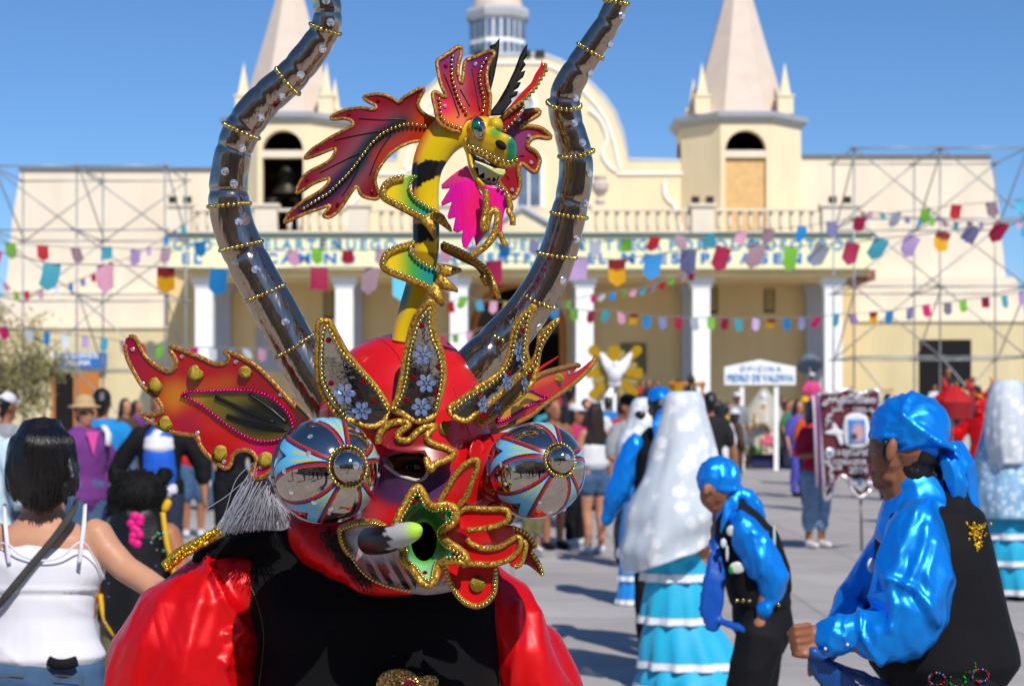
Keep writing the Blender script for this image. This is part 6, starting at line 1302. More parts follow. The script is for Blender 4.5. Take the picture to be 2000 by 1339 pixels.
for ln in ([(505, 1340), (512, 1290), (515, 1240), (508, 1195), (492, 1150), (470, 1115), (448, 1092)], [(968, 1165), (982, 1210), (988, 1260), (980, 1340)]):
    q = [drape([vest], x, y, .0012) for x, y in even(spline(ln, 6), 5)]
    for i in range(0, len(q) - 1):
        if q[i] is not None and q[i + 1] is not None: b.tube([q[i], q[i].lerp(q[i + 1], .6)], .0011, 5)
b.done('piping_stitch', mat('tan_thread', '#6e6048', .7), pm, True, kind='stuff')
bro = soft([(735, 1335), (742, 1318), (760, 1307), (785, 1305), (805, 1311), (818, 1320), (835, 1317), (852, 1320), (856, 1332), (848, 1352), (820, 1375), (770, 1380), (740, 1360)], 4)
bh = [(790, 1330), (805, 1326), (815, 1332), (802, 1338), (790, 1340)]
p = plate('brooch', bro, lambda x, y: 2.925, .01, glitter('copper_brooch', '#8a5a28', '#d8b070', 420, .25, .9, .8), pm, None, 6)
plate('brooch_stone', soft(bh, 3), lambda x, y: 2.921, .006, LACQ, p, lambda x, y: L('#5a0406'), 4)
OR = Vector((0, 0, 0))

# ------------------------------------------------------------------ woman in the white top
g = Fig(4.60); pw = thing('person', 'dark bobbed woman in a white strappy top and jeans seen from behind', 'person', (g.q(85, 900).x, 4.6, 0)); OR = pw.location.copy(); gy = CY + EYE / g.k
b = Blob(); g.ell(b, 82, 900, 0, 58, 66, 72); g.ell(b, 88, 950, -.0, 40, 45, 40); g.limb(b, [(84, 940, .01, 36), (86, 1010, .01, 36), (86, 1035, 0, 48)])
g.limb(b, [(86, 1020, 0, 60, 40), (87, 1045, 0, 104, 58), (88, 1090, 0, 112, 66), (82, 1150, 0, 98, 66), (78, 1220, 0, 96, 68), (76, 1290, 0, 122, 84), (76, 1370, 0, 130, 90)], 24)
g.limb(b, [(186, 1040, 0, 33), (210, 1075, -.01, 30), (245, 1110, -.03, 27), (285, 1135, -.06, 26), (318, 1158, -.10, 25), (352, 1150, -.22, 20), (380, 1140, -.3, 15)])
g.ell(b, 395, 1135, -.33, 22, 22, 14)
for j in range(4): g.limb(b, [(405, 1128 + 5 * j, -.345 + .012 * j, 6), (425, 1130 + 5 * j, -.36 + .012 * j, 5.5), (438, 1138 + 5 * j, -.36 + .012 * j, 5)], 6)
g.limb(b, [(-10, 1045, 0, 33), (-45, 1110, 0, 29), (-70, 1190, -.02, 26), (-66, 1270, -.08, 22), (-58, 1340, -.14, 17)]); g.ell(b, -55, 1368, -.16, 14, 18, 28)
for j in range(4): g.limb(b, [(-57, 1385, -.185 + .016 * j, 6), (-55, 1410, -.19 + .016 * j, 5.5), (-50, 1428, -.185 + .016 * j, 5)], 6)
for s in (-1, 1): g.limb(b, [(76 + s * 62, 1380, 0, 68, 74), (76 + s * 55, 1620, 0, 50), (76 + s * 52, gy - 60, .02, 30)]); b.ell(g.q(76 + s * 52, gy - 26, -.06), (.045, .12, .034))
b.done('body', skin(3), pw, .008, 3)
b = Blob(); g.ell(b, 82, 895, .0, 69, 78, 68); g.limb(b, [(82, 870, -.01, 64, 66), (84, 920, -.03, 72, 62), (82, 950, -.045, 66, 46), (78, 975, -.055, 46, 28)], 20)
for x, y, r in ((25, 965, 12), (45, 978, 11), (70, 992, 12), (98, 986, 11), (125, 972, 11), (142, 955, 11), (18, 940, 12)): g.limb(b, [(x * .8 + 17, y - 70, -.06, r), (x, y - 20, -.075, r * .9), (x + 3, y + 12, -.07, 4)], 8)
def strands(amp, f=60):
    def d(c): return amp * noise.noise(Vector((c.x * f, c.y * f, c.z * 4))) + amp * .6 * noise.noise(Vector((c.x * f * 2.3, c.y * f * 2.3, c.z * 7)))
    return d
b.done('hair', HAIR, pw, .0045, 1, strands(.002))
b = MB(); rg = random.Random(21)
for i in range(420):
    a = rg.uniform(-1.45, 1.45); l = rg.uniform(.86, 1.03); x1 = 82 + 70 * math.sin(a); d1 = -.098 * math.cos(a); y1 = rg.uniform(970, 1016) - 42 * abs(math.sin(a)); x0 = 86 + 22 * math.sin(a) + rg.uniform(-6, 6)
    b.tube([g.q(*q) for q in spline([(x0, 829 + 3 * abs(a) + rg.uniform(0, 5), -.045 * math.cos(a)), (82 + 60 * math.sin(a) + rg.uniform(-3, 3), 856, d1 * 1.12), (x1 + rg.uniform(-3, 3), 915, d1 * 1.14), (82 + 66 * math.sin(a) + rg.uniform(-5, 5), 956, d1 * .9 - .008), (80 + 52 * math.sin(a) + rg.uniform(-8, 8), y1, d1 * .72 - .016)], 4)], [.0018] * 12 + [.0014] * 4 + [.0004], 4)
b.done('hair_strands', HAIR, pw, True, kind='stuff')
WT = mat('white_cotton', '#dcdce4', .8, var=.04, vscale=10, bump=.15, bscale=300, bdist=.001)
b = Blob(); g.limb(b, [(87, 1076, 0, 112, 68), (88, 1098, 0, 118, 75), (88, 1120, 0, 117, 75), (84, 1155, 0, 106, 74), (80, 1200, 0, 102, 76), (80, 1245, 0, 112, 84), (84, 1278, 0, 124, 92)], 28)
def ctop(c):
    w = c + OR; x = CX + w.x * F / w.y; y = CY - (w.z - EYE) * F / w.y
    d = .004 * ((1 - abs(noise.noise(Vector((c.x * 4, c.y * 4, c.z * 11 + c.x * 5))))) ** 3 - .4) + .005 * noise.noise(Vector((c.x * 9, c.y * 9, c.z * 3))); d += .005 * math.exp(-((y - 1152) / 4) ** 2) - .004 * math.exp(-((y - 1160) / 6) ** 2); return d
b.done('top', WT, pw, .007, 2, ctop)
b = MB()
for pts in ([(8, 985, -.0), (10, 1020, -.075), (14, 1062, -.10), (18, 1100, -.10)], [(166, 985, .0), (164, 1020, -.075), (160, 1055, -.10), (155, 1100, -.10)]): b.tube([g.q(*q) for q in spline(pts, 5)], .0058, 8, flat=.45)
b.tube([g.q(*q) for q in spline([(-20, 1060, -.04), (14, 1062, -.10), (40, 1083, -.108), (80, 1094, -.112), (120, 1086, -.108), (158, 1058, -.10), (182, 1085, -.07), (204, 1130, -.03)], 6)], .0028, 8, flat=.6); b.done('strap', WT, pw, True)
b = MB(); b.tube([g.q(*q) for q in spline([(150, 975, .0), (140, 1000, -.085), (110, 1045, -.108), (60, 1105, -.118), (10, 1165, -.118), (-30, 1215, -.07)], 6)], .0098, 8, flat=.35); b.done('bag_strap', mat('grey_webbing', '#3c3b38', .8, bump=.4, bscale=500, bdist=.001), pw, True)
b = Blob(); g.limb(b, [(76, 1296, 0, 130, 92), (76, 1350, 0, 136, 98), (76, 1400, 0, 136, 98)], 24)
for s in (-1, 1): g.limb(b, [(76 + s * 62, 1390, 0, 74, 80), (76 + s * 55, 1620, 0, 58), (76 + s * 52, gy - 50, .02, 42)])
b.done('jeans', DENIM, pw, .009, 2, folds(.006, 10, 10))
b = MB(); b.tube([g.q(*q) for q in spline([(95, 1290, -.118), (110, 1296, -.128), (130, 1296, -.126), (150, 1290, -.11)], 4)], .014, 8, flat=.5); b.done('belt_pouch', BLKC, pw, True)
b = MB()
for s in (-1, 1):
    for r in (0, 1): b.tube([g.q(*q) for q in ((76 + s * 30, 1318, -.136), (76 + s * 88, 1322, -.115), (76 + s * 84, 1375, -.125), (76 + s * 58, 1392, -.14), (76 + s * 34, 1372, -.142))][::1 if r else -1], .0018, 4)
b.done('pocket_seam', mat('seam_thread', '#8a7044', .8), pw, True)
b = Blob()
for s in (-1, 1): b.ell(g.q(76 + s * 52, gy - 30, -.06), (.05, .13, .04))
b.done('shoe', BLKC, pw, .012); OR = Vector((0, 0, 0))

# ------------------------------------------------------------------ man in the blue bandana
g = Fig(4.35); pb = thing('person', 'man in blue satin shirt, long black vest and blue bandana knotted behind', 'person', (g.q(1835, 900).x, 4.35, 0)); OR = pb.location.copy(); gy = CY + EYE / g.k
b = Blob(); g.ell(b, 1776, 855, 0, 74, 70, 82); g.ell(b, 1735, 890, -.01, 36, 46, 48); g.ell(b, 1733, 928, -.01, 26, 34, 24); g.ell(b, 1708, 885, .0, 12, 22, 30); g.ell(b, 1699, 898, .0, 8, 10, 10); g.ell(b, 1712, 862, 0, 14, 30, 12); g.ell(b, 1706, 925, 0, 8, 14, 5); g.ell(b, 1709, 935, 0, 8, 13, 5); g.ell(b, 1718, 946, 0, 14, 18, 9)
g.ell(b, 1741, 878, -.088, 11, 8, 24, 12); g.ell(b, 1738, 880, -.082, 6, 8, 12); g.limb(b, [(1768, 890, 0, 48), (1772, 950, .0, 50), (1790, 985, 0, 62)])
g.limb(b, [(1800, 980, 0, 70, 80), (1815, 1060, 0, 100, 120), (1830, 1200, 0, 96, 108), (1842, 1330, 0, 92, 106), (1845, 1430, 0, 98, 112)])
g.limb(b, [(1795, 1015, -.12, 42), (1790, 1120, -.16, 40), (1780, 1215, -.17, 38), (1700, 1240, -.17, 34), (1615, 1245, -.17, 25)])
g.ell(b, 1587, 1245, -.17, 24, 17, 25)
for j in range(4): g.limb(b, [(1580, 1220 + 14.5 * j, -.187, 6.6), (1551 + 2.5 * j, 1224 + 14.5 * j, -.204, 6.2), (1541 + 3 * j, 1237 + 13 * j, -.19, 5.9), (1554 + 2 * j, 1248 + 10.5 * j, -.165, 5.6)], 9)
g.limb(b, [(1590, 1265, -.185, 10), (1572, 1278, -.2, 9), (1556, 1276, -.2, 7.5)], 8)
g.limb(b, [(1790, 1010, .12, 42), (1730, 1110, .17, 38), (1668, 1185, .17, 34), (1640, 1240, .1, 26), (1615, 1275, .03, 20)]); g.ell(b, 1605, 1290, .0, 22, 20, 18)
for j in range(4): g.limb(b, [(1598, 1284 + 7 * j, -.01, 7), (1582, 1288 + 7 * j, -.02, 7), (1582, 1298 + 6 * j, 0, 6)], 6)
for s in (-1, 1): g.limb(b, [(1845, 1430, s * .09, 84, 84), (1835 + s * 20, 1720, s * .11, 58), (1850 + s * 30, gy - 70, s * .12, 34)]); b.ell(g.q(1825 + s * 30, gy - 28, s * .12), (.125, .045, .036))
b.done('body', skin(2), pb, .0042, 2)
b = Blob(); g.ell(b, 1792, 882, 0, 60, 66, 50); g.limb(b, [(1775, 900, -.02, 30, 55), (1820, 915, 0, 34, 55)]); g.limb(b, [(1730, 862, -.066, 8), (1727, 885, -.070, 6), (1730, 902, -.070, 3)], 8); b.done('hair', HAIR, pb, .006, 1, strands(.003))
def bfold(c):
    w = c + OR; x = CX + w.x * F / w.y; y = CY - (w.z - EYE) * F / w.y; d = 0
    for i in range(9):
        x0, y0 = 1700 + 16 * i - 0, 930 - 30 * i if i < 5 else 780 + (i - 5) * 3
        dd, t = dpoly(x, y, [(1845, 868), (1790 - i * 4, 868 - i * 8), (1700 + max(0, i - 4) * 30, 900 - i * 24)])
        d += .006 * math.exp(-(dd / 5) ** 2) * (1 - .4 * t)
    return d - .003 + .003 * noise.noise(c * 40)
b = Blob(); g.ell(b, 1777, 838, 0, 83, 80, 74, -10); g.limb(b, [(1714, 848, 0, 20, 60), (1760, 862, 0, 22, 78), (1818, 885, 0, 24, 66)], 16, Vector((0, 0, 1))); g.ell(b, 1842, 866, -.02, 16, 22, 17)
b.done('bandana', BLUES, pb, .0062, 1, bfold)
b = Blob(); g.limb(b, [(1842, 866, -.03, 10, 8), (1872, 872, -.04, 24, 10), (1890, 905, -.04, 26, 9), (1896, 950, -.04, 20, 8), (1905, 992, -.04, 11, 5)], 16); g.limb(b, [(1842, 868, -.03, 8, 8), (1852, 900, -.07, 20, 8), (1866, 945, -.08, 24, 8), (1878, 985, -.08, 10, 4)], 16); b.done('bandana_tail', BLUES, pb, .006, 1, folds(.010, 22, 7))
MCRE = [([(1740, 1130), (1790, 1150), (1830, 1215)], .016, 7), ([(1730, 1120), (1745, 1180), (1740, 1230)], .012, 8), ([(1790, 1000), (1765, 1070), (1735, 1130)], .010, 9), ([(1815, 1010), (1800, 1080), (1770, 1150)], .009, 10), ([(1780, 1160), (1800, 1190), (1812, 1240)], -.012, 11), ([(1682, 1185), (1680, 1230), (1700, 1265), (1722, 1287)], .018, 6), ([(1830, 1060), (1812, 1120), (1815, 1180)], .008, 9), ([(1640, 1205), (1625, 1235), (1650, 1245)], .007, 6), ([(1755, 1060), (1760, 1100), (1742, 1140)], .009, 8)]
def mfold(c):
    w = c + OR; x = CX + w.x * F / w.y; y = CY - (w.z - EYE) * F / w.y; d = 0.
    for pl, a, wd in MCRE: dd, t = dpoly(x, y, pl); d += a * math.exp(-(dd / wd) ** 2)
    q = Vector((c.x * 12, c.y * 7, c.z * 6)); return d * .8 + .009 * ((1 - abs(noise.noise(q + Vector((0, 5, 0))))) ** 3 - .4) + .002 * noise.noise(q * 3)
b = Blob(); g.limb(b, [(1792, 1012, -.12, 48, 48), (1790, 1060, -.14, 64, 60), (1785, 1120, -.16, 74, 64), (1775, 1190, -.17, 78, 66), (1752, 1232, -.17, 66, 62), (1715, 1240, -.17, 50, 54), (1690, 1238, -.17, 40, 46)], 24)
g.limb(b, [(1690, 1232, -.17, 33, 36), (1650, 1238, -.17, 36, 36), (1612, 1246, -.17, 32, 33)], 20)
g.limb(b, [(1790, 1010, .12, 50), (1730, 1110, .17, 56), (1675, 1180, .17, 48), (1650, 1225, .12, 36)], 20); g.limb(b, [(1800, 968, 0, 70, 72), (1810, 1000, 0, 90, 104), (1814, 1050, 0, 102, 122)], 20, hz=True); g.limb(b, [(1782, 936, 0, 52, 56), (1790, 960, 0, 58, 62), (1796, 985, 0, 64, 70)], 20); g.limb(b, [(1778, 972, 0, 60, 62), (1786, 988, 0, 70, 76), (1800, 1015, 0, 80, 100)], 20); g.limb(b, [(1785, 1190, -.17, 60), (1740, 1238, -.17, 56), (1690, 1240, -.17, 44)], 16)
b.done('shirt', BLUES, pb, .0065, 2, mfold)
b = Blob(); g.limb(b, [(1836, 948, .0, 26, 56), (1858, 975, 0, 34, 80), (1870, 1010, 0, 40, 90)], 16, hz=True); g.limb(b, [(1814, 962, .02, 66, 70), (1822, 1000, 0, 98, 114), (1824, 1060, 0, 112, 128), (1832, 1140, 0, 122, 130), (1838, 1210, 0, 132, 130), (1842, 1262, 0, 142, 132), (1843, 1292, 0, 146, 132)], 30)
b.done('vest', BLKC, pb, .0075, 3, folds(.005, 7, 3))
b = Blob(); g.limb(b, [(1843, 1280, 0, 112, 124), (1845, 1340, 0, 114, 128), (1845, 1430, 0, 120, 134)], 24, hz=True)
for s in (-1, 1): g.limb(b, [(1845, 1440, s * .09, 92, 92), (1835 + s * 20, 1720, s * .11, 68), (1850 + s * 30, gy - 60, s * .12, 58)])
b.done('trousers', BLKC, pb, .012, 2, folds(.008, 8, 4))
b = MB(); rg = random.Random(2)
for cx, cy, cols in ((1830, 1325, 'rbr'), (1870, 1328, 'gg'), (1915, 1318, 'rrb'), (1890, 1300, 'g')):
    for i in range(22): a = rg.uniform(0, 6.3); b.ball(g.q(cx + 16 * math.cos(a), cy + 12 * math.sin(a), -.158 - .004 * rg.random()), .0028, 4, {'r': L('#b01a1a'), 'g': L('#0c8a3a'), 'b': L('#3a8ac0')}[rg.choice(cols)])
for i in range(26): a = rg.uniform(0, 6.3); b.ball(g.q(1903 + 7 * math.cos(a) * rg.random(), 1190 + 15 * math.sin(a) * rg.random(), -.152), .002, 4, L('#0c7a3a'))
b.done('sequin', mat('sequin_paint', '#fff', .2, .5, vcol=True), pb, True, vc=True, kind='stuff')
b = MB()
for i in range(90): t = rg.random(); b.ball(g.q(1908 + rg.gauss(0, 9) * (1.2 - t), 1020 + 55 * t, -.135 - .01 * rg.random()), rg.uniform(.002, .005), 4)
b.done('gold_emblem', GTRIM, pb, True, kind='stuff')
b = MB(); b.ball(g.q(1703, 1103, -.10), (.012, .006, .018), 8); b.done('medal', mat('white_enamel', '#d8dade', .3), pb, True)
b = MB()
for x, y in ((1612, 1266), (1655, 1258)): b.ball(g.q(x, y, -.215), .004, 6)
b.done('button', mat('white_enamel'), pb, True)
b = Blob()
for s in (-1, 1): b.ell(g.q(1825 + s * 30, gy - 32, s * .12), (.135, .052, .042))
b.done('shoe', BLKC, pb, .012); OR = Vector((0, 0, 0))
kd = thing('kerchief', 'dark blue kerchief held slack in the fist of the bandana man', 'cloth', g.q(1590, 1270, -.15)); OR = kd.location.copy()
b = Blob(); g.limb(b, [(1575, 1268, -.16, 9, 8), (1592, 1290, -.15, 16, 8), (1625, 1325, -.13, 30, 8), (1655, 1370, -.1, 46, 9), (1680, 1440, -.05, 40, 8)], 14); g.limb(b, [(1600, 1285, -.14, 10, 8), (1660, 1312, -.08, 16, 8), (1730, 1345, -.02, 22, 8)], 12); g.limb(b, [(1586, 1272, -.2, 11, 10), (1606, 1284, -.2, 8, 8)], 10)
b.done('cloth', mat('dark_blue_cloth', '#0b4b92', .45, bump=.2, bscale=30), kd, .006, 1, folds(.006, 20, 8)); OR = Vector((0, 0, 0))

# ------------------------------------------------------------------ boy in the blue bandana
g = Fig(6.40); py_ = thing('person', 'boy in black vest and blue bandana bending forward beside the turquoise skirt', 'person', (g.q(1480, 900).x, 6.4, 0)); OR = py_.location.copy(); gy = CY + EYE / g.k
b = Blob(); g.ell(b, 1404, 945, 0, 40, 40, 46); g.ell(b, 1388, 968, 0, 22, 28, 26); g.ell(b, 1394, 988, 0, 14, 18, 14); g.ell(b, 1372, 968, .0, 5, 8, 8); g.ell(b, 1379, 956, -.07, 7, 6, 13); g.limb(b, [(1412, 970, 0, 26), (1430, 1000, 0, 28), (1445, 1030, 0, 34)])
g.limb(b, [(1445, 1025, 0, 44, 48), (1462, 1090, 0, 52, 60), (1482, 1180, 0, 44, 50), (1492, 1215, 0, 44, 52)])
g.limb(b, [(1452, 1030, -.09, 22), (1480, 1085, -.11, 20), (1505, 1125, -.12, 18), (1496, 1165, -.12, 16), (1488, 1198, -.12, 12)]); g.ell(b, 1484, 1220, -.12, 14, 10, 18)
for j in range(4): g.limb(b, [(1474 + 7 * j, 1228, -.125, 4.6), (1473 + 6 * j, 1242, -.13, 4.4), (1476 + 5 * j, 1250, -.12, 4)], 6)
g.limb(b, [(1445, 1030, .1, 22), (1420, 1085, .12, 19), (1402, 1060, .1, 16), (1398, 1030, .08, 12)]); g.ell(b, 1398, 1012, .07, 9, 9, 14)
for j in range(4): g.limb(b, [(1394 + 3 * j, 1005, .06 + .008 * j, 4), (1391 + 3 * j, 992, .06 + .008 * j, 3.6)], 6)
for s, kx, fx_ in ((-1, 1448, 1470), (1, 1470, 1510)): g.limb(b, [(1488, 1250, s * .07, 34), (kx, 1400, s * .08, 32), (fx_, gy - 45, s * .09, 20)]); b.ell(g.q(fx_ - 20, gy - 18, s * .09), (.11, .04, .034))
b.done('body', skin(1), py_, .0085, 3)
b = Blob(); g.ell(b, 1415, 962, 0, 28, 34, 22); b.done('hair', HAIR, py_, .008, 1)
b = Blob(); g.ell(b, 1404, 934, 0, 44, 44, 45); g.limb(b, [(1375, 945, 0, 12, 34), (1405, 952, 0, 14, 44), (1435, 956, 0, 12, 36)], 14, Vector((0, 0, 1))); g.ell(b, 1443, 955, -.02, 10, 12, 11); b.done('bandana', BLUES, py_, .008, 1, folds(.007, 22, 14))
b = Blob(); g.limb(b, [(1443, 955, -.03, 7, 6), (1462, 968, -.04, 16, 7), (1478, 990, -.04, 15, 7), (1492, 1010, -.03, 6, 4)]); g.limb(b, [(1440, 958, -.04, 6), (1428, 985, -.06, 14, 7), (1418, 1020, -.06, 13, 6), (1410, 1040, -.05, 6, 4)]); b.done('bandana_tail', BLUES, py_, .008, 1, folds(.008, 24, 8))
b = Blob(); g.limb(b, [(1450, 1022, -.09, 30), (1472, 1065, -.11, 36), (1495, 1105, -.12, 37), (1508, 1135, -.12, 32), (1502, 1160, -.12, 26)], 20); g.limb(b, [(1499, 1160, -.12, 18), (1492, 1192, -.12, 17)], 16); g.limb(b, [(1445, 1025, .1, 30), (1418, 1080, .12, 28), (1404, 1062, .1, 22)], 16); g.limb(b, [(1425, 992, 0, 32, 34), (1445, 1020, 0, 42, 50)], 16)
b.done('shirt', BLUES, py_, .0085, 2, folds(.014, 11, 8, 1.6, 4.))
b = Blob(); g.limb(b, [(1444, 1000, 0, 44, 42), (1452, 1035, 0, 58, 58), (1466, 1090, 0, 62, 66), (1480, 1150, 0, 62, 68), (1486, 1178, 0, 60, 68)], 24); g.limb(b, [(1500, 1040, .0, 18, 50), (1525, 1110, 0, 18, 52), (1538, 1150, 0, 8, 40)], 14); b.done('vest', BLKC, py_, .009, 2, folds(.004, 8, 4))
b = MB()
for x, y, rx, rz, c in ((1413, 1060, .012, .018, '#c8d0da'), (1428, 1036, .018, .02, '#b8c4bc'), (1440, 1108, .03, .022, '#c2c8c0'), (1428, 1112, .01, .016, '#1a8a3a'), (1420, 1080, .006, .03, '#c8ccc8'), (1512, 1050, .006, .05, '#b8c4b8')): b.ball(g.q(x, y, -.118 if x > 1420 else -.1), (rx, .006, rz), 6, L(c))
b.done('embroidery', mat('embroidery_paint', '#fff', .4, vcol=True), py_, True, vc=True, kind='stuff')
b = MB()
for x in (1440, 1452, 1464, 1508, 1520): b.ball(g.q(x, 1172 + (x > 1500) * 8, -.13), .008, 5)
b.done('belt_stud', BEAD, py_, True)
b = Blob(); g.limb(b, [(1486, 1180, 0, 58, 66), (1492, 1230, 0, 60, 70)], 18, hz=True)
for s, kx, fx_ in ((-1, 1448, 1470), (1, 1470, 1510)): g.limb(b, [(1486, 1235, s * .07, 48), (kx, 1400, s * .08, 40), (fx_, gy - 40, s * .09, 30)])
b.done('trousers', BLKC, py_, .01, 2, folds(.007, 9, 5))
b = Blob()
for s, fx_ in ((-1, 1470), (1, 1510)): b.ell(g.q(fx_ - 22, gy - 20, s * .09), (.115, .045, .038))
b.done('shoe', BLKC, py_, .012); OR = Vector((0, 0, 0))
kb = thing('kerchief', 'deep blue kerchief hanging in a broad fold from the hand of the bending boy', 'cloth', g.q(1400, 1040, -.1)); OR = kb.location.copy()
b = Blob(); g.limb(b, [(1404, 1025, .03, 8, 6), (1402, 1070, -.03, 14, 6), (1396, 1130, -.05, 24, 7), (1388, 1190, -.05, 24, 7), (1392, 1228, -.05, 14, 6)], 14); g.limb(b, [(1400, 1210, -.05, 10, 6), (1435, 1222, -.09, 9, 6), (1478, 1238, -.14, 8, 6)], 12); b.done('cloth', mat('royal_blue_cloth', '#0a4fae', .4, bump=.2, bscale=30), kb, .0085, 1, folds(.007, 18, 6)); OR = Vector((0, 0, 0))

# ------------------------------------------------------------------ veiled women and their partner
TURQ = mat('turquoise_cloth', '#12a8d0', .6, var=.05, vscale=12, sheen=.2); ROYAL = mat('bright_blue_cloth', '#0f86d8', .5, var=.05, vscale=12, sheen=.2)
LACEW = mat('white_lace_trim', '#dfe3ea', .8, var=.06, vscale=40)
def lace(name, c1, c2, sc, al):
    m = mat(name, c1, .8, alpha=al); t = m.node_tree; N = t.nodes; K = t.links; b = N['Principled BSDF']; tc = N.new('ShaderNodeTexCoord')
    n = N.new('ShaderNodeTexVoronoi'); n.inputs['Scale'].default_value = sc; K.new(tc.outputs['Object'], n.inputs['Vector']); n2 = N.new('ShaderNodeTexNoise'); n2.inputs['Scale'].default_value = sc * 2.6; n2.inputs['Detail'].default_value = 8; n2.inputs['Roughness'].default_value = .7; K.new(tc.outputs['Object'], n2.inputs['Vector'])
    s = N.new('ShaderNodeMath'); s.operation = 'ADD'; K.new(n.outputs['Distance'], s.inputs[0]); K.new(n2.outputs['Fac'], s.inputs[1]); r = N.new('ShaderNodeMapRange'); r.inputs[1].default_value = .70; r.inputs[2].default_value = 1.0; K.new(s.outputs[0], r.inputs[0])
    mx = N.new('ShaderNodeMix'); mx.data_type = 'RGBA'; mx.inputs[6].default_value = (*lin(c1), 1); mx.inputs[7].default_value = (*lin(c2), 1); K.new(r.outputs[0], mx.inputs[0]); K.new(mx.outputs[2], b.inputs['Base Color'])
    r2 = N.new('ShaderNodeMapRange'); r2.inputs[3].default_value = .97; r2.inputs[4].default_value = al; K.new(r.outputs[0], r2.inputs[0]); K.new(r2.outputs[0], b.inputs['Alpha']); return m
LACE = lace('white_lace', '#f2f2f4', '#dfe7ee', 10, .62)
LACE2 = lace('pale_blue_lace', '#cfe0ee', '#8fbadb', 16, .85)
def sheet(name, rows, D, m, parent, dep=.5, waves=7, amp=.05, th=.004, seed=0, slant=0, t0=0.):
    """cloth hanging as an open tube: rows of (py, left px, right px); slant drops the left or right edge"""
    rr = spline(rows, 6); n = 64; v = []; k = D / F; c0 = None
    for i, (y, xl, xr) in enumerate(rr):
        t = t0 + (1 - t0) * i / (len(rr) - 1); cx, hw = (xl + xr) / 2, (xr - xl) / 2
        for j in range(n):
            a = 2 * math.pi * j / n; w = 1 + amp * t * math.sin(waves * a + seed + 2 * t) + amp * .5 * t * math.sin(waves * 2.3 * a + seed * 2) + (.12 * t * noise.noise(Vector((math.cos(a) * 2.2 + i * .05, math.sin(a) * 2.2 + seed, i * .16))) + .05 * t * math.sin(i * .6 + 2.2 * math.cos(a) + 1.3 * noise.noise(Vector((math.cos(a), math.sin(a), i * .1)))) if name == 'veil' else 0)
            X = (cx - CX) * k + hw * k * math.cos(a) * w; Yd = D + hw * k * dep * math.sin(a) * w; v.append(Vector((X, Yd, EYE - (y + slant * t * math.cos(a) - CY) * k)))
    m_ = len(rr); f = [(i * n + j, i * n + (j + 1) % n, (i + 1) * n + (j + 1) % n, (i + 1) * n + j) for i in range(m_ - 1) for j in range(n)]
    N = len(v); c = [sum((v[i * n + j] for j in range(n)), Vector()) / n for i in range(m_)]; v2 = [q + (c[i // n] - q).normalized() * th for i, q in enumerate(v)]
    f2 = [tuple(q + N for q in reversed(g_)) for g_ in f]
    for e in (0, m_ - 1): f2 += [(e * n + j, e * n + (j + 1) % n, e * n + (j + 1) % n + N, e * n + j + N) for j in range(n)]
    return mk(name, v + v2, f + f2, m, parent, True)
def tiers(levels, D, m, parent, dep=.75, waves=10, amp=.085):
    for i in range(len(levels) - 1):
        (y0, l0, r0), (y1, l1, r1) = levels[i], levels[i + 1]; sh = (r0 - l0) * .06
        o = sheet('flounce', [(y0 - 4, l0 + sh, r0 - sh), ((y0 + y1) / 2, (l0 + l1) / 2, (r0 + r1) / 2), (y1, l1, r1)], D, m, parent, dep, waves + i, amp, .006, i * 1.7)
        hgt = (y1 - y0) * .12 + 2; sheet('lace_trim', [(y1 - hgt, l1 - 2 + .1 * (l0 - l1), r1 + 2 - .1 * (r1 - r0)), (y1 + 3, l1 - 3, r1 + 3)], D, LACEW, o, dep, (waves + i), amp, .008, i * 1.7, 0, .93)
def veiled(label, D, cx, rz, skirt, veil, m_sk, m_top, m_veil, S=1., levels=None, dep=1.05, slant=0, arms=None, group='women in veils and flounced blue skirts'):
    global OR
    X = xz(cx, 0, D)[0]; o = thing('person', label, 'person', (X, D, 0), 0, group)
    u = thing_part('figure', o); u.rotation_euler = (0, 0, rz)
    human('veiled', u, S, 1, arms[0] if arms else ((.03, -.04, -.28), (-.03, -.2, -.42)), arms[1] if arms else ((-.03, -.04, -.28), (.03, -.2, -.42)), vox=.02, top=(m_top, 1., .95, .01, 'blouse'), shoes=BLKC, hair=(HAIR, 'short'), female=True)
    OR = o.location.copy(); tiers(skirt, D, m_sk, o); sheet('veil', veil, D, m_veil, o, dep, 7, .035, .004, 1., slant); OR = Vector((0, 0, 0)); return o
veiled('woman whose long white lace veil covers her to the hips, in a turquoise tiered skirt', 9.9, 1333, R(172), [(1040, 1268, 1372), (1130, 1257, 1384), (1212, 1252, 1402), (1298, 1250, 1452), (1340, 1246, 1500)],
       [(764, 1308, 1362), (772, 1297, 1370), (800, 1290, 1376), (860, 1272, 1390), (930, 1246, 1410), (985, 1222, 1424), (1040, 1216, 1420), (1085, 1214, 1402)], TURQ, TURQ, LACE, .925, slant=-34)
veiled('woman in a grey white veil half hidden by the larger lace veil, bright blue skirt', 14.1, 1257, R(160), [(980, 1216, 1276), (1085, 1209, 1272), (1130, 1208, 1270), (1176, 1204, 1266)], [(776, 1243, 1275), (790, 1232, 1280), (830, 1222, 1280), (870, 1205, 1280), (930, 1203, 1278)], ROYAL, ROYAL, LACE, .95)
veiled('woman in a pale blue veil with white lace comb beside the red devil', 14.5, 1966, R(190), [(990, 1915, 2030), (1048, 1918, 2040), (1100, 1925, 2050), (1156, 1940, 2062)], [(746, 1942, 1992), (760, 1934, 2000), (830, 1922, 2014), (900, 1905, 2024), (960, 1900, 2030), (1010, 1902, 2032)], TURQ, ROYAL, LACE2, 1.)
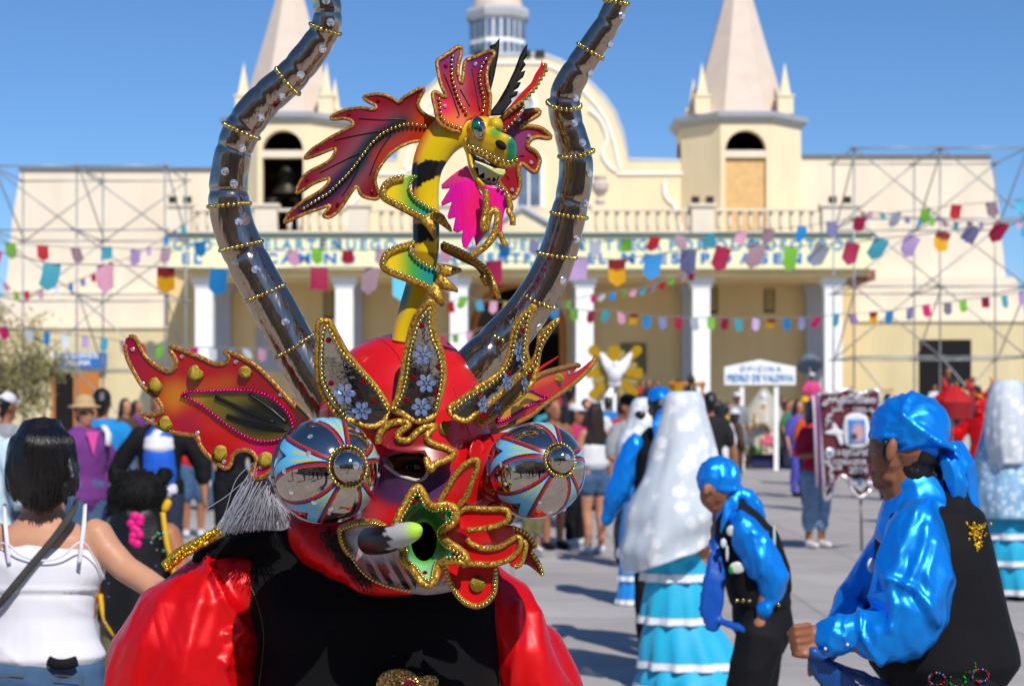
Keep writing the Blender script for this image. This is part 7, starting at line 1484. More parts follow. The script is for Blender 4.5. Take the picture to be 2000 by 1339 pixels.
b = None; D = 14.4; OR = Vector((xz(1966, 0, 14.5)[0], 14.5, 0)); pr_ = [o for o in bpy.data.objects if o.get('label', '').startswith('woman in a pale blue veil')][0]
sheet('comb_lace', [(742, 1946, 1986), (756, 1936, 1996), (800, 1926, 2002), (860, 1925, 2006), (905, 1935, 2000)], D - .06, LACE, pr_, 1.15, 6, .05, .004); OR = Vector((0, 0, 0))
def person(label, px, D, rz, S=1., group=None, z=0., **k):
    o = thing('person', label, 'person', (xz(px, 0, D)[0], D, z), rz, group); H, U = human('p', o, S, **k); return o, H, U
def cloth(n, c, r=.85): return mat(n, c, r, var=.1, vscale=12, bump=.15, bscale=120, bdist=.003)
o, H, U = person('man in blue satin and black vest with arm held out, behind the white lace veil', 1290, 11.2, R(175), .99, skin_i=1, arm_a=((.08, .0, -.28), (.17, -.06, -.50)), arm_b=((-.1, 0, -.28), (-.12, -.1, -.5)), vox=.014, top=(BLUES, 1., .95, .025), bottom=(BLKC, 'trousers', 0, .01), shoes=BLKC, hair=(HAIR, 'short'))
b = Blob(); b.ell(H((0, .01, .165)), (.09, .108, .088)); b.ell(H((0, .11, .10)), (.03, .03, .03)); b.limb([(H((0, .11, .09)), .03, .015), (H((.02, .14, 0)), .04, .014), (H((.03, .14, -.1)), .02, .01)]); b.done('bandana', BLUES, o, .012, 1, folds(.008, 18, 12), loc=False)
b = Blob(); b.limb([(Vector((0, .01, 1.4)), .15, .10), (Vector((0, .01, 1.3)), .185, .135), (Vector((0, .01, 1.1)), .17, .125), (Vector((0, .01, .88)), .2, .145)]); b.done('vest', BLKC, o, .016, 2, folds(.004, 8, 4), loc=False)
# ------------------------------------------------------------------ onlookers near enough to tell apart
FUCH = cloth('fuchsia_knit', '#b01a5c'); PURP = cloth('purple_knit', '#6a2f7a'); TEAL = cloth('blue_tshirt_cloth', '#0f82c4'); COBALT = cloth('cobalt_cloth', '#1458c4'); CRIM = cloth('crimson_cloth', '#b3163c'); REDC = cloth('red_cloth', '#c01a1c')
GREYC = cloth('grey_cloth', '#8e9094'); PALEB = cloth('pale_blue_cloth', '#bcd2de'); KHAKI = cloth('khaki_cloth', '#6d6a48'); WHC = cloth('white_cloth', '#d6d6d8'); STRAW = mat('straw', '#b89c70', .9, var=.15, vscale=60); NAVYC = cloth('navy_cloth', '#20283c'); SNEAK = mat('white_sneaker', '#cfcfcf', .6); LTDEN = mat('washed_denim', '#6f8fae', .85, var=.25, vscale=14)
CROSSED = ((.04, -.08, -.28), (-.10, -.26, -.25)); 
o, H, U = person('older woman in purple cardigan, straw sun hat and sunglasses', 166, 14.6, R(38), .97, skin_i=0, bulk=1.22, head=(0, 0), arm_a=((.10, .02, -.28), (.10, -.10, -.50)), arm_b=((-.10, .02, -.28), (-.09, -.10, -.5)), top=(PURP, .97, .86, .02, 'cardigan'), bottom=(DENIM, 'trousers', 0, .02), shoes=BLKC, hair=(HAIRB, 'short'), hat=(STRAW, 'brim'), female=True)
b = MB(); b.tube([H(q) for q in ((-.066, -.05, .10), (-.035, -.098, .10), (0, -.104, .103), (.035, -.098, .10), (.066, -.05, .10))], .014, 6, flat=.4); b.done('sunglasses', BLK, o, True)
b = MB(); b.add([U(q) for q in ((-.055, -.145, 1.40), (.055, -.145, 1.40), (0, -.168, 1.20), (0, -.13, 1.40))], [(0, 1, 2), (0, 3, 1), (0, 2, 3), (1, 3, 2)]); b.done('blouse_neck', mat('pink_blouse', '#d6489a', .7), o)
b = MB(); b.tube([U(q) for q in ((.15, .06, 1.42), (.155, -.03, 1.44), (.15, -.13, 1.38), (.135, -.16, 1.28))], .03, 6, flat=.4); b.done('white_towel', WHC, o, True)
person('man in a plain sky blue t-shirt seen from behind, dark cropped hair', 200, 15.5, R(185), 1.02, skin_i=1, bulk=1.12, arm_a=((.08, .0, -.29), (.12, -.06, -.54)), arm_b=((-.14, -.02, -.28), (-.17, -.04, -.53)), top=(TEAL, .42, .9, .02), bottom=(NAVYC, 'trousers', 0, .01), shoes=BLKC, hair=(HAIR, 'short'))
o, H, U = person('man with open black jacket over a blue and white football shirt', 313, 14.2, R(5), 1.0, skin_i=1, bulk=1.1, arm_a=((.15, .03, -.26), (.17, -.02, -.5)), arm_b=((-.15, .03, -.26), (-.19, -.02, -.5)), top=(BLKC, .8, .9, .02, 'jacket'), bottom=(NAVYC, 'trousers', 0, .01), shoes=SNEAK, hair=(HAIR, 'short'))
b = Blob(); b.limb([(Vector((0, -.05, 1.37)), .12, .10), (Vector((0, -.055, 1.2)), .135, .13), (Vector((0, -.06, 1.0)), .14, .135)], hz=True); b.done('football_shirt', COBALT, o, .014, 2, folds(.006, 9, 6), loc=False)
b = Blob(); b.limb([(Vector((0, -.06, 1.345)), .122, .105), (Vector((0, -.062, 1.30)), .128, .118), (Vector((0, -.064, 1.27)), .132, .126)], 20, hz=True); b.done('white_chest_band', WHC, o, .012, 1, loc=False)
b = Blob(); b.limb([(Vector((0, -.03, .97)), .16, .14), (Vector((0, -.03, .91)), .165, .145)]); b.done('white_hem', WHC, o, .014, 1, folds(.006, 12, 6), loc=False)
b = MB()
for s in (-1, 1): b.tube([U((s * .24, .0, 1.38)), U((s * .33, .03, 1.2)), U((s * .385, .03, 1.1)), U((s * .405, 0, .95))], .012, 6)
b.done('sleeve_stripe', WHC, o, True)
person('bystander in red top, long denim shorts and white sneakers behind the mask ear', 378, 21.5, R(10), .98, skin_i=1, arm_b=((-.08, .02, -.28), (-.1, -.05, -.5)), top=(REDC, .45, .9, .02), bottom=(DENIM, 'shorts', .5, .02), shoes=SNEAK, hair=(HAIR, 'short'))
person('bystander in grey shirt with navy sleeves and a white cap at the plaza edge', 12, 15., R(150), 1.0, skin_i=2, top=(GREYC, .3, .9, .01), bottom=(NAVYC, 'trousers', 0, .01), shoes=BLKC, hair=(HAIR, 'short'), hat=(WHC, 'cap'))
o, H, U = person('bystander in pale blue shirt with a wristwatch behind the bobbed woman', -32, 9., R(160), 1.0, skin_i=0, arm_b=((-.10, 0, -.28), (-.13, -.03, -.53)), arm_a=((.1, 0, -.28), (.13, -.03, -.53)), top=(PALEB, .5, .9, .02), bottom=(DENIM, 'trousers', 0, .01), shoes=BLKC, hair=(HAIR, 'short'))
person('distant woman in violet top leaning by the church wall behind the scaffold', 268, 33., R(60), 1.0, skin_i=1, top=(PURP, .4, .92, .01), bottom=(DENIM, 'trousers', 0, .01), shoes=BLKC, hair=(HAIR, 'long'), female=True, vox=.022)
person('bystander in black trousers half hidden by the plastic hair of the mask', 452, 17., R(20), .98, skin_i=1, top=(BLKC, .8, .9, .01), bottom=(BLKC, 'trousers', 0, .01), shoes=SNEAK, hair=(HAIR, 'short'))
o, H, U = person('young woman with long brown hair, black vest top and denim shorts', 1160, 19., R(-150), .95, skin_i=0, arm_a=((.06, -.06, -.28), (.02, -.14, -.48)), arm_b=((-.07, .0, -.28), (-.08, -.05, -.53)), top=(cloth('black_and_white_top', '#1a1a1c'), 0, 1.1, 0, 'vest_top'), bottom=(DENIM, 'shorts', .72, .012), shoes=SNEAK, hair=(HAIRB, 'long'), female=True)
b = Blob(); b.limb([(Vector((0, .005, 1.18)), .168, .13), (Vector((0, .005, .98)), .18, .14)]); b.done('white_hem', WHC, o, .016, 1, loc=False)
person('woman in magenta top and white cap standing close to the long haired young woman', 1126, 20.2, R(45), .95, skin_i=1, arm_a=((.06, -.08, -.27), (-.05, -.25, -.3)), top=(FUCH, .5, .9, .01), bottom=(BLKC, 'trousers', 0, .01), shoes=SNEAK, hair=(HAIR, 'bob'), hat=(WHC, 'cap'), female=True)
o, H, U = person('man in grey t-shirt and black cap carrying a dark shoulder strap', 1226, 17.5, R(48), 1.0, skin_i=1, head=(0, 8), arm_a=((.10, 0, -.28), (.16, -.1, -.50)), arm_b=((-.12, -.02, -.27), (.08, -.2, -.38)), top=(GREYC, .45, .92, .02), bottom=(NAVYC, 'trousers', 0, .01), shoes=BLKC, hair=(HAIR, 'short'), hat=(BLKC, 'cap'))
b = MB(); b.tube([U(q) for q in ((.12, .13, 1.28), (.10, .06, 1.44), (.08, -.08, 1.42), (.07, -.15, 1.28), (.06, -.16, 1.05))], .025, 6, flat=.4); b.done('bag_strap', NAVYC, o, True)
person('bare legged bystander in tan top and brown shorts by the right silver eye', 1082, 19.6, R(30), .98, skin_i=1, top=(cloth('tan_cloth', '#8a5a3c'), .4, .9, .01), bottom=(KHAKI, 'shorts', .62, .01), shoes=BLKC, hair=(HAIR, 'short'))
person('seated child in olive camouflage trousers at the edge of the onlookers', 1040, 19.2, R(20), .72, skin_i=1, top=(KHAKI, .5, .9, .01), bottom=(KHAKI, 'trousers', 0.3, .02), shoes=SNEAK, hair=(HAIR, 'short'), vox=.02)
# banner and the woman who carries it
o, H, U = person('woman in crimson top and cropped jeans standing beside the maroon banner', 1594, 19.8, R(25), .96, skin_i=1, bulk=1.05, arm_a=((.08, -.1, -.26), (.02, -.28, -.16)), arm_b=((-.10, -.02, -.28), (.02, -.26, -.26)), top=(CRIM, .5, .88, .02), bottom=(LTDEN, 'trousers', .26, .02), shoes=SNEAK, hair=(HAIR, 'bob'), female=True)
b = Blob(); b.limb([(Vector((.05, -.15, .98)), .09, .05), (Vector((.05, -.16, .84)), .10, .05)]); b.done('waist_bag', cloth('dark_grey_bag', '#3a3c3e'), o, .016, 1, loc=False)
D = 19.3; bn = thing('banner', 'maroon velvet banner with silver embroidery on a carrying pole', 'banner', (xz(1680, 0, D)[0], D, 0)); OR = bn.location.copy()
MAR = mat('maroon_velvet', '#5c1424', .8, var=.1, vscale=9, sheen=.3); SILV = glitter('silver_embroidery', '#b8b4b4', '#f0eef0', 90, .3, .7, .5)
out = [(1598, 772), (1630, 768), (1655, 760), (1680, 768), (1716, 764), (1714, 820), (1708, 880), (1706, 940), (1698, 958), (1682, 970), (1668, 962), (1658, 940), (1645, 928), (1632, 945), (1622, 966), (1611, 972), (1606, 900), (1601, 830)]
plate('banner_cloth', soft(out, 4), lambda x, y: D + .02 * math.sin(x * .07 + y * .02), .012, MAR, bn, None, 7)
b = MB(); b.tube([P(x, y, D + .02 * math.sin(x * .07 + y * .02)) for x, y in soft(out, 4)], .021, 6, True); b.done('silver_fringe', SILV, bn, True)
fd = D - .035
def disc(name, x, y, rx, rz, m, n=14, par=bn): b = MB(); b.ball(P(x, y, fd), (rx * D / F, .012, rz * D / F), 6); return b.done(name, m, par, True)
plate('photo_patch', soft([(1651, 812), (1693, 812), (1696, 868), (1652, 870)], 5, 3), lambda x, y: fd, .01, WHC, bn, None, 8)
def ph(x, y): return mix(mix(L('#3f7fc0'), L('#c89a98'), sst(16, 6, math.hypot(x - 1676, (y - 845) * .6))), L('#3a3034'), sst(9, 4, math.hypot(x - 1668, y - 852)))
plate('photo_print', [(1657, 818), (1689, 818), (1691, 864), (1658, 865)], lambda x, y: fd - .012, .004, mat('photo_gloss', '#fff', .3, vcol=True), bn, ph, 3)
dv = Blob(); k = D / F
dv.limb([(P(1612, 845, fd), 3 * k, .012), (P(1632, 842, fd), 8 * k, .016), (P(1645, 846, fd), 6 * k, .014)], side=Vector((0, 0, 1))); dv.limb([(P(1634, 842, fd), 7 * k, .012), (P(1628, 826, fd), 3 * k, .01)]); dv.limb([(P(1638, 846, fd), 7 * k, .012), (P(1644, 868, fd), 4 * k, .01)]); dv.done('dove', WHC, bn, .012, 1)
for x, y, r in ((1621, 884, 11), (1680, 944, 11), (1700, 945, 7)):
    q = disc('rosette', x, y, r, r, SILV); fd -= .014; disc('gem', x, y, r * .35, r * .35, mat('pale_blue_gem', '#5fa8c8', .1, .5), par=q); fd += .014
rg = random.Random(6); b = MB()
for pts in ([(1610, 790), (1622, 780), (1640, 786)], [(1615, 830), (1625, 805), (1645, 795)], [(1700, 795), (1706, 830), (1700, 870)], [(1616, 900), (1624, 930), (1617, 955)], [(1612, 905), (1632, 915), (1640, 905)], [(1660, 935), (1680, 955), (1700, 935)], [(1645, 780), (1668, 771), (1700, 782)]):
    for x, y in even(spline(pts, 4), 2.5):
        for _ in range(2): b.ball(P(x + rg.gauss(0, 2.6), y + rg.gauss(0, 2.6), fd), (.012, .008, .012), 3)
b.done('sequin_scrolls', SILV, bn, True, kind='stuff')
for s, x, y, sz in (('SANTUARIO', 1676, 783, .068), ('1952', 1678, 800, .075), ('HIJO', 1653, 884, .095), ('AMOR', 1688, 884, .095), ('CORAZON DE', 1672, 902, .075), ('2004', 1676, 918, .10)): X, zz = xz(x, y, fd); text(s, X, zz, fd - .005, sz, SILV, bn, 1.05, .004, ext=.006)
b = MB(); b.tube([P(1592, 771, D + .05), P(1745, 760, D + .05)], .017, 8); b.done('crossbar', mat('pale_wood', '#c9a878', .6, var=.1), bn, True)
b = MB(); b.tube([P(1664, 755, D + .08), Vector((xz(1684, 0, D)[0], D + .08, .62))], .018, 8); b.done('pole', WOODD, bn, True); b = MB(); b.tube([Vector((xz(1684, 0, D)[0], D + .08, .62)), Vector((xz(1686, 0, D)[0], D + .08, 0))], .014, 8); b.done('pole_ferrule', mat('dull_steel', '#6e6a66', .4, .8), bn, True)
for x in (1592, 1745):
    b = MB()
    for j, c in enumerate(('#c8cce0', '#b0304c', '#5060a0')): b.tube([P(x + 4 * j - 4, 772, D - .02), P(x + 5 * j - 2, 800, D - .02), P(x + 4 * j + (4 if x < 1600 else -2), 800 + (150 if x < 1600 else 10), D - .02)], .016, 5, col=L(c))
    b.done('ribbon', mat('ribbon_paint', '#fff', .5, vcol=True), bn, True, vc=True)
OR = Vector((0, 0, 0))
# red devil with umbrella
o, H, U = person('figure in a red horned devil costume under a spiked red parasol', 1916, 24., R(-40), 1.04, skin_i=1, arm_a=((.08, -.08, -.26), (.05, -.28, -.18)), arm_b=((-.12, -.06, -.24), (-.14, -.3, -.12)), top=(REDS, 1., .8, .03), bottom=(REDS, 'trousers', 0, .03), shoes=BLKC, hair=(mat('red_hood', '#b00c10', .5), 'long'), vox=.018)
b = Blob(); b.ell(H((0, -.01, .10)), (.11, .12, .14)); b.ell(H((0, -.13, .07)), (.03, .05, .04)); b.ell(H((0, -.06, -.02)), (.06, .06, .05))
b.done('mask_face', mat('red_mask', '#c01214', .3), o, .015, 2, loc=False)
for s in (-1, 1): b = MB(); b.tube([H(q) for q in spline([(s * .08, -.02, .2), (s * .14, -.02, .27), (s * .17, -.02, .36), (s * .13, -.02, .44)], 4)], [.045, .043, .041, .039, .036, .034, .032, .028, .024, .019, .013, .007, .003], 8); b.done('horn', mat('red_mask'), o, True)
b = MB(); b.tube([H((-.07, -.09, .17)), H((0, -.13, .2)), H((.07, -.09, .17))], .02, 6); b.done('brow_paint', GOLDP, o, True)
D = 23.; um = thing('parasol', 'red parasol with a spike on top and a dark red hanging valance', 'umbrella', (xz(1860, 0, D)[0], D, 0)); OR = um.location.copy(); k = D / F; rr = 42 * k; zt, ze = P(0, 752, D).z, P(0, 785, D).z
b = MB(); b.lathe([(rr, ze - zt), (rr * .97, ze - zt + .03), (rr * .7, (ze - zt) * .55), (rr * .3, (ze - zt) * .12), (.02, 0)], (OR.x, D, zt), 10); b.done('canopy', mat('red_nylon', '#b30d14', .6), um)
v = []; f = []
for i in range(20):
    a = 2 * math.pi * i / 20; q = 1 if i % 2 else .97; v += [(OR.x + rr * .98 * q * math.cos(a), D + rr * .98 * q * math.sin(a), ze), (OR.x + rr * .92 * q * math.cos(a), D + rr * .92 * q * math.sin(a), ze - .22)]
f = [(2 * i, 2 * i + 1, (2 * i + 3) % 40, (2 * i + 2) % 40) for i in range(20)]; vi = [(OR.x + (x - OR.x) * .985, D + (y - D) * .985, z) for x, y, z in v]; mk('valance', v + vi, f + [tuple(j + 40 for j in q[::-1]) for q in f], mat('dark_red_nylon', '#8a0c12', .6), um)
for x, tx, ty in ((1848, 1842, 734), (1892, 1900, 748)): b = MB(); b.tube([P(x, 762, D), P((x + tx) / 2, 748, D), P(tx, ty, D)], [.07, .035, .004], 8); b.done('spike', mat('red_nylon'), um, True)
b = MB(); b.tube([(OR.x, D, .9), (OR.x, D, zt + .02)], .012, 8); b.done('shaft', STEEL, um, True); OR = Vector((0, 0, 0))
# child in the black bear costume
g = Fig(7.4); pc = thing('person', 'child in furry black bear hood and sequinned black cape edged in yellow', 'person', (g.q(272, 900).x, 7.4, 0)); OR = pc.location.copy(); gy = CY + EYE / g.k
FUR = mat('black_fur', '#0c0b0b', .75, var=.3, vscale=60, bump=.8, bscale=90, spec=.3)
b = Blob(); g.ell(b, 268, 968, 0, 42, 46, 42); g.limb(b, [(268, 990, 0, 26), (268, 1030, 0, 40)]); g.limb(b, [(268, 1030, 0, 58, 42), (268, 1120, 0, 58, 48), (266, 1200, 0, 60, 50)])
for s in (-1, 1):
    g.limb(b, [(268 + s * 60, 1040, 0, 24), (268 + s * 84, 1100, -.02, 20), (268 + s * 88, 1170, -.06, 15)]); g.ell(b, 268 + s * 88, 1190, -.07, 10, 14, 18)
    for j in range(4): g.limb(b, [(268 + s * 88, 1200, -.09 + .013 * j, 4.5), (268 + s * 87, 1218, -.09 + .013 * j, 4)], 6)
    g.limb(b, [(268 + s * 32, 1200, 0, 34), (268 + s * 32, 1340, 0, 26), (268 + s * 32, gy - 40, .02, 18)]); b.ell(g.q(268 + s * 32, gy - 16, -.04), (.036, .095, .03))
b.done('body', skin(1), pc, .012)
b = Blob(); g.ell(b, 269, 962, 0, 56, 58, 46); g.limb(b, [(268, 970, .02, 58, 50), (264, 1010, .0, 54, 46)]); g.ell(b, 226, 924, -.02, 17, 9, 17); g.ell(b, 322, 928, -.02, 17, 9, 18); hood = b.done('bear_hood', FUR, pc, .011, 1, strands(.006, 45)); fuzz(hood, 'bear_fur', 700, .02, .002, FUR, pc)
b = Blob(); g.limb(b, [(268, 1000, 0, 52, 46), (268, 1050, 0, 68, 56), (266, 1140, 0, 74, 62), (258, 1215, 0, 70, 62), (246, 1250, 0, 44, 50)], 20); cape = b.done('cape', mat('black_lurex', '#101012', .35, bump=.3, bscale=120), pc, .012, 2, folds(.010, 9, 3))
b = MB()
for q in ([(318, 1000, -.08), (326, 1060, -.10), (340, 1120, -.08), (340, 1160, -.05)], [(196, 1160, -.08), (205, 1210, -.10), (232, 1248, -.10)]): b.tube([g.q(*p_) for p_ in spline(q, 5)], .012, 6)
b.done('yellow_piping', mat('yellow_cloth', '#d8a80c', .6), pc, True)
b = MB(); rg = random.Random(9)
for x, y in ((262, 1008), (272, 1020), (256, 1022), (268, 1036), (260, 1046), (274, 1012), (262, 1032), (272, 1044), (258, 1056), (268, 1062)): b.ball(g.q(x, y, -.115), (.02, .012, .02), 5)
b.done('flower_brooch', mat('hot_pink_cloth', '#d80a78', .6), pc, True)
b = MB()
for i in range(60): b.ball(g.q(rg.uniform(205, 335), rg.uniform(1030, 1225), -.12 + .001 * abs(rg.uniform(-30, 30))), rg.uniform(.003, .007), 4, L(rg.choice(('#7ad8c8', '#d8d8e0', '#8a8ae0', '#e0b8a8', '#60c890'))))
b.done('sequin', mat('sequin_paint'), pc, True, vc=True, kind='stuff')
b = Blob(); b.limb([(g.q(328, 980, -.04), .02), (g.q(322, 994, -.05), .018)]); b.done('yellow_tassel', mat('yellow_cloth'), pc, .012, 1)
b = Blob()
for s in (-1, 1): g.limb(b, [(268 + s * 32, 1215, 0, 42), (268 + s * 32, 1400, 0, 32), (268 + s * 32, gy - 30, .02, 26)]); b.ell(g.q(268 + s * 32, gy - 18, -.04), (.042, .105, .036))
b.done('trousers', KHAKI, pc, .014, 2); OR = Vector((0, 0, 0))

# ------------------------------------------------------------------ the crowd before the church
CL = mat('plain_cloth', '#ffffff', .85, var=.1, vscale=12, objcol=True, bump=.15, bscale=100, bdist=.003)
def proto(**k):
    o = thing('person', 'onlooker', 'person', (0, 0, 0)); human('c', o, 1., vox=.026, **k); return o
KN = ((.06, -.03, -.28), (.04, -.2, -.42))
A = [proto(skin_i=1, top=(CL, .45, .9, .02), bottom=(CL, 'trousers', 0, .01), shoes=BLKC, hair=(HAIR, 'short')),
     proto(skin_i=0, top=(CL, .45, .95, .01), bottom=(CL, 'trousers', 0, .01), shoes=BLKC, hair=(HAIR, 'long'), female=True, arm_a=KN),
     proto(skin_i=2, top=(CL, .6, .9, .02), bottom=(CL, 'shorts', .5, .02), shoes=SNEAK, hair=(HAIR, 'short'), hat=(CL, 'cap'), arm_b=((-.1, -.05, -.27), (.02, -.25, -.3))),
     proto(skin_i=1, top=(CL, .9, .9, .02), bottom=(CL, 'trousers', 0, .02), shoes=BLKC, hair=(HAIRB, 'bob'), hat=(CL, 'brim'), female=True, bulk=1.15)]
CN = dict(red='#b01c24', black='#17171a', white='#d4d4d6', blue='#1a72b8', navy='#222a44', pink='#d0407a', purple='#6a3a80', grey='#84868a', yellow='#d8a418', orange='#d8581a', green='#3c7048', tan='#a88458', denim='#46607e', brown='#4a3426', violet='#4a4aa8', teal='#2a8a98', maroon='#6a1424')
first = [True] * 4
def onlooker(label, t, px, D, rz, top, bot, hat=None, S=1., z=0., group='onlookers before the church'):
    c = {'shirt': CN[top], 'trousers': CN[bot], 'shorts': CN[bot]}
    if hat: c['cap'] = c['hat'] = CN[hat]
    loc = (xz(px, 0, D)[0], D, z)
    if first[t]:
        first[t] = False; o = A[t]; o.location = loc; o.rotation_euler = (0, 0, R(rz)); o.scale = (S,) * 3; o['label'] = label; o['group'] = group
        for ch in o.children:
            n = ch.name.split('.')[0]
            if n in c: ch.color = (*lin(c[n]), 1)
        return o
    return clone(A[t], loc, R(rz), label, group, c, S)
for a in (('onlooker in black top and red cap close to the mask ear', 2, 1086, 24, 160, 'black', 'denim', 'red', 1.0),
          ('tall dark haired onlooker in black behind the tip of the mask ear', 0, 1113, 23, 170, 'black', 'black', None, 1.12),
          ('onlooker in white top behind the white capped woman', 1, 1146, 27, 20, 'white', 'denim', None, 1.0),
          ('onlooker in lilac top close behind the mask ear', 1, 1098, 28, 150, 'purple', 'navy', None, .98),
          ('onlooker with white cap under the sunburst pole', 2, 1166, 31, 190, 'white', 'grey', 'white', 1.0),
          ('child in red and white below the lower rays of the sunburst', 0, 1212, 33, 10, 'red', 'white', None, .95),
          ('onlooker in blue shirt below the sunburst', 0, 1186, 36, 200, 'blue', 'denim', None, 1.05),
          ('onlooker in maroon behind the head of the grey shirted man', 1, 1252, 30, 170, 'maroon', 'black', None, 1.06),
          ('onlooker in red and white cap beyond the blue bandana of the dancer', 2, 1296, 34, 150, 'white', 'denim', 'red', 1.08),
          ('dark clad bearer standing right behind the white lace veil', 0, 1386, 21, 185, 'black', 'black', None, 1.03),
          ('onlooker in white beside the dark clad bearer', 1, 1402, 24, 160, 'white', 'white', None, .98),
          ('figure in yellow robe beside the shrine float', 1, 1420, 40, 100, 'yellow', 'yellow', None, .98),
          ('stooping figure in brown and white near the boy with the blue bandana', 3, 1436, 33, 120, 'brown', 'brown', 'white', .9),
          ('figure in grey robe and white cap by the post of the signboard', 2, 1440, 43, 20, 'grey', 'grey', 'white', 1.14),
          ('man in dark clothes between the two posts of the signboard', 0, 1512, 48, 15, 'black', 'black', None, 1.08),
          ('onlooker in dark green reaching towards the shrine float', 0, 1538, 45, 60, 'green', 'navy', None, 1.02),
          ('dancer in violet top with bare midriff left of the maroon banner', 1, 1560, 31, 30, 'violet', 'violet', None, 1.0),
          ('onlooker in orange behind the crimson topped woman', 1, 1584, 27, 170, 'orange', 'black', None, .99),
          ('onlooker in yellow hat between the float and the banner', 3, 1572, 36, 10, 'tan', 'denim', 'yellow', 1.04),
          ('onlooker in navy behind the crossbar of the banner', 0, 1735, 30, 170, 'black', 'navy', None, 1.06),
          ('onlooker in teal far behind the bandana of the tall man', 0, 1800, 36, 20, 'teal', 'denim', None, 1.0),
          ('onlooker in pink beside the red parasol shaft', 1, 1850, 27, 30, 'maroon', 'denim', None, .94),
          ('onlooker in grey at the edge of the dark doorway', 1, 1832, 44, 10, 'grey', 'navy', None, 1.0),
          ('onlooker in bright blue beyond the red horned devil', 0, 1986, 42, 30, 'blue', 'denim', None, 1.17),
          ('onlooker in white shirt at the far edge beyond the red devil', 0, 2002, 40, 10, 'white', 'denim', None, 1.13),
          ('onlooker in brown beside the purple cardigan woman, half behind the ear tip', 1, 246, 26, 40, 'brown', 'denim', None, 1.0),
          ('onlooker in white beyond the football shirt man', 0, 420, 34, 10, 'white', 'grey', None, 1.0),
          ('onlooker in black hair and grey top seen beside the silver horn base', 1, 548, 31, 30, 'grey', 'denim', None, 1.08),
          ('onlooker in green seen between the ear and the silver horn', 0, 575, 38, 10, 'green', 'denim', None, 1.03),
          ('onlooker in pink between the sunburst and the palanquin', 1, 1270, 38, 15, 'pink', 'denim', None, 1.02),
          ('onlooker in grey with straw hat near the palanquin', 3, 1318, 36, 160, 'grey', 'navy', 'tan', 1.0),
          ('bearer in white at the far post of the palanquin', 0, 1375, 39, 20, 'white', 'navy', None, 1.1),
          ('bearer in brown under the beam of the palanquin', 0, 1334, 41.8, 180, 'brown', 'black', None, 1.0),
          ('onlooker in red beside the yellow robed figure', 1, 1405, 46, 10, 'red', 'denim', None, 1.0),
          ('onlooker in purple behind the shrine float skirt', 1, 1546, 49, 5, 'purple', 'black', None, 1.05),
          ('onlooker in maroon behind the far post of the signboard', 0, 1530, 51, 10, 'maroon', 'black', None, 1.1),
          ('onlooker in white left of the grey robed figure', 1, 1426, 47, 10, 'white', 'denim', None, 1.0),
          ('onlooker in teal beside the onlooker in lilac', 0, 1072, 29, 20, 'teal', 'denim', None, 1.02),
          ('onlooker in orange under the sunburst ribbon', 2, 1156, 36, 10, 'orange', 'denim', 'grey', 1.0),
          ('onlooker in navy right of the maroon banner pole', 0, 1760, 33, 170, 'navy', 'denim', None, 1.0),
          ('onlooker in navy close to the football shirt man', 0, 402, 27, 200, 'navy', 'denim', None, .98)): onlooker(*a)
PZ = .851; GP = 'people standing on the church porch'
MB().box((xz(1775, 0, 61)[0], 61, 0), (xz(2040, 0, 61)[0], 64.3, .85)).done('side_platform', GREYP, None, kind='structure')
for lb, t, px, D, rz, c1, c2, hat in (('porch onlooker in red by the column right of the sunburst', 0, 1254, 62, 20, 'red', 'denim', None), ('porch onlooker in blue to the right of the sunburst', 1, 1268, 61, -10, 'navy', 'denim', None), ('porch onlooker in brown between sunburst and column', 0, 1284, 62.5, 0, 'brown', 'black', None),
                                ('porch onlooker in black beside the middle column', 0, 1326, 62, 10, 'black', 'black', None), ('porch onlooker in purple under the arch', 1, 1110, 62, 0, 'purple', 'denim', None), ('porch onlooker in white at the foot of the left arch side', 0, 930, 62, 0, 'white', 'navy', None),
                                ('porch onlooker in pink cap beside the end column', 2, 1637, 61.5, 20, 'white', 'pink', 'pink'), ('porch onlooker in black by the scaffold foot', 0, 1724, 61.8, 170, 'black', 'black', None)):
    onlooker(lb, t, px, D, rz, c1, c2, hat, 1.0, PZ if px < 1700 else 0, GP)
for lb, px, c1, s in (('dark suited man standing tallest before the dark doorway', 1852, 'black', 1.25), ('onlooker in grey before the dark doorway', 1868, 'grey', .98), ('onlooker in tan before the dark doorway', 1887, 'tan', 1.0), ('onlooker in black hat at the doorway edge', 1902, 'black', 1.06), ('onlooker in white low in the dark doorway', 1826, 'white', .9)):
    onlooker(lb, 0, px, 62, 5, c1, 'black', None, s, PZ, 'people at the side doorway')
# woman with grey umbrella on the porch edge
o = onlooker('woman in pink with white cap holding a grey blue umbrella on the porch', 2, 1586, 59.9, 10, 'pink', 'navy', 'white', 1.12, PZ, GP)
D = 60.4; um = thing('umbrella', 'grey blue umbrella held over the pink clad woman on the porch', 'umbrella', (xz(1582, 0, D)[0], D, .85)); OR = um.location.copy(); k = D / F
b = MB(); c = P(1580, 708, D); b.lathe([(25 * k, -.16), (24 * k, -.08), (16 * k, .18), (7 * k, .32), (.03, .36)], (0, 0, 0), 12); q = Matrix.Rotation(R(-35), 3, 'X'); b.v = [tuple(c + q @ Vector(v)) for v in b.v]; b.done('canopy', mat('grey_blue_nylon', '#5f6f80', .6), um)
b = MB(); b.tube([c + q @ Vector((0, 0, .3)), c + q @ Vector((0, 0, -.75))], .02, 6); b.done('shaft', STEEL, um, True); OR = Vector((0, 0, 0))
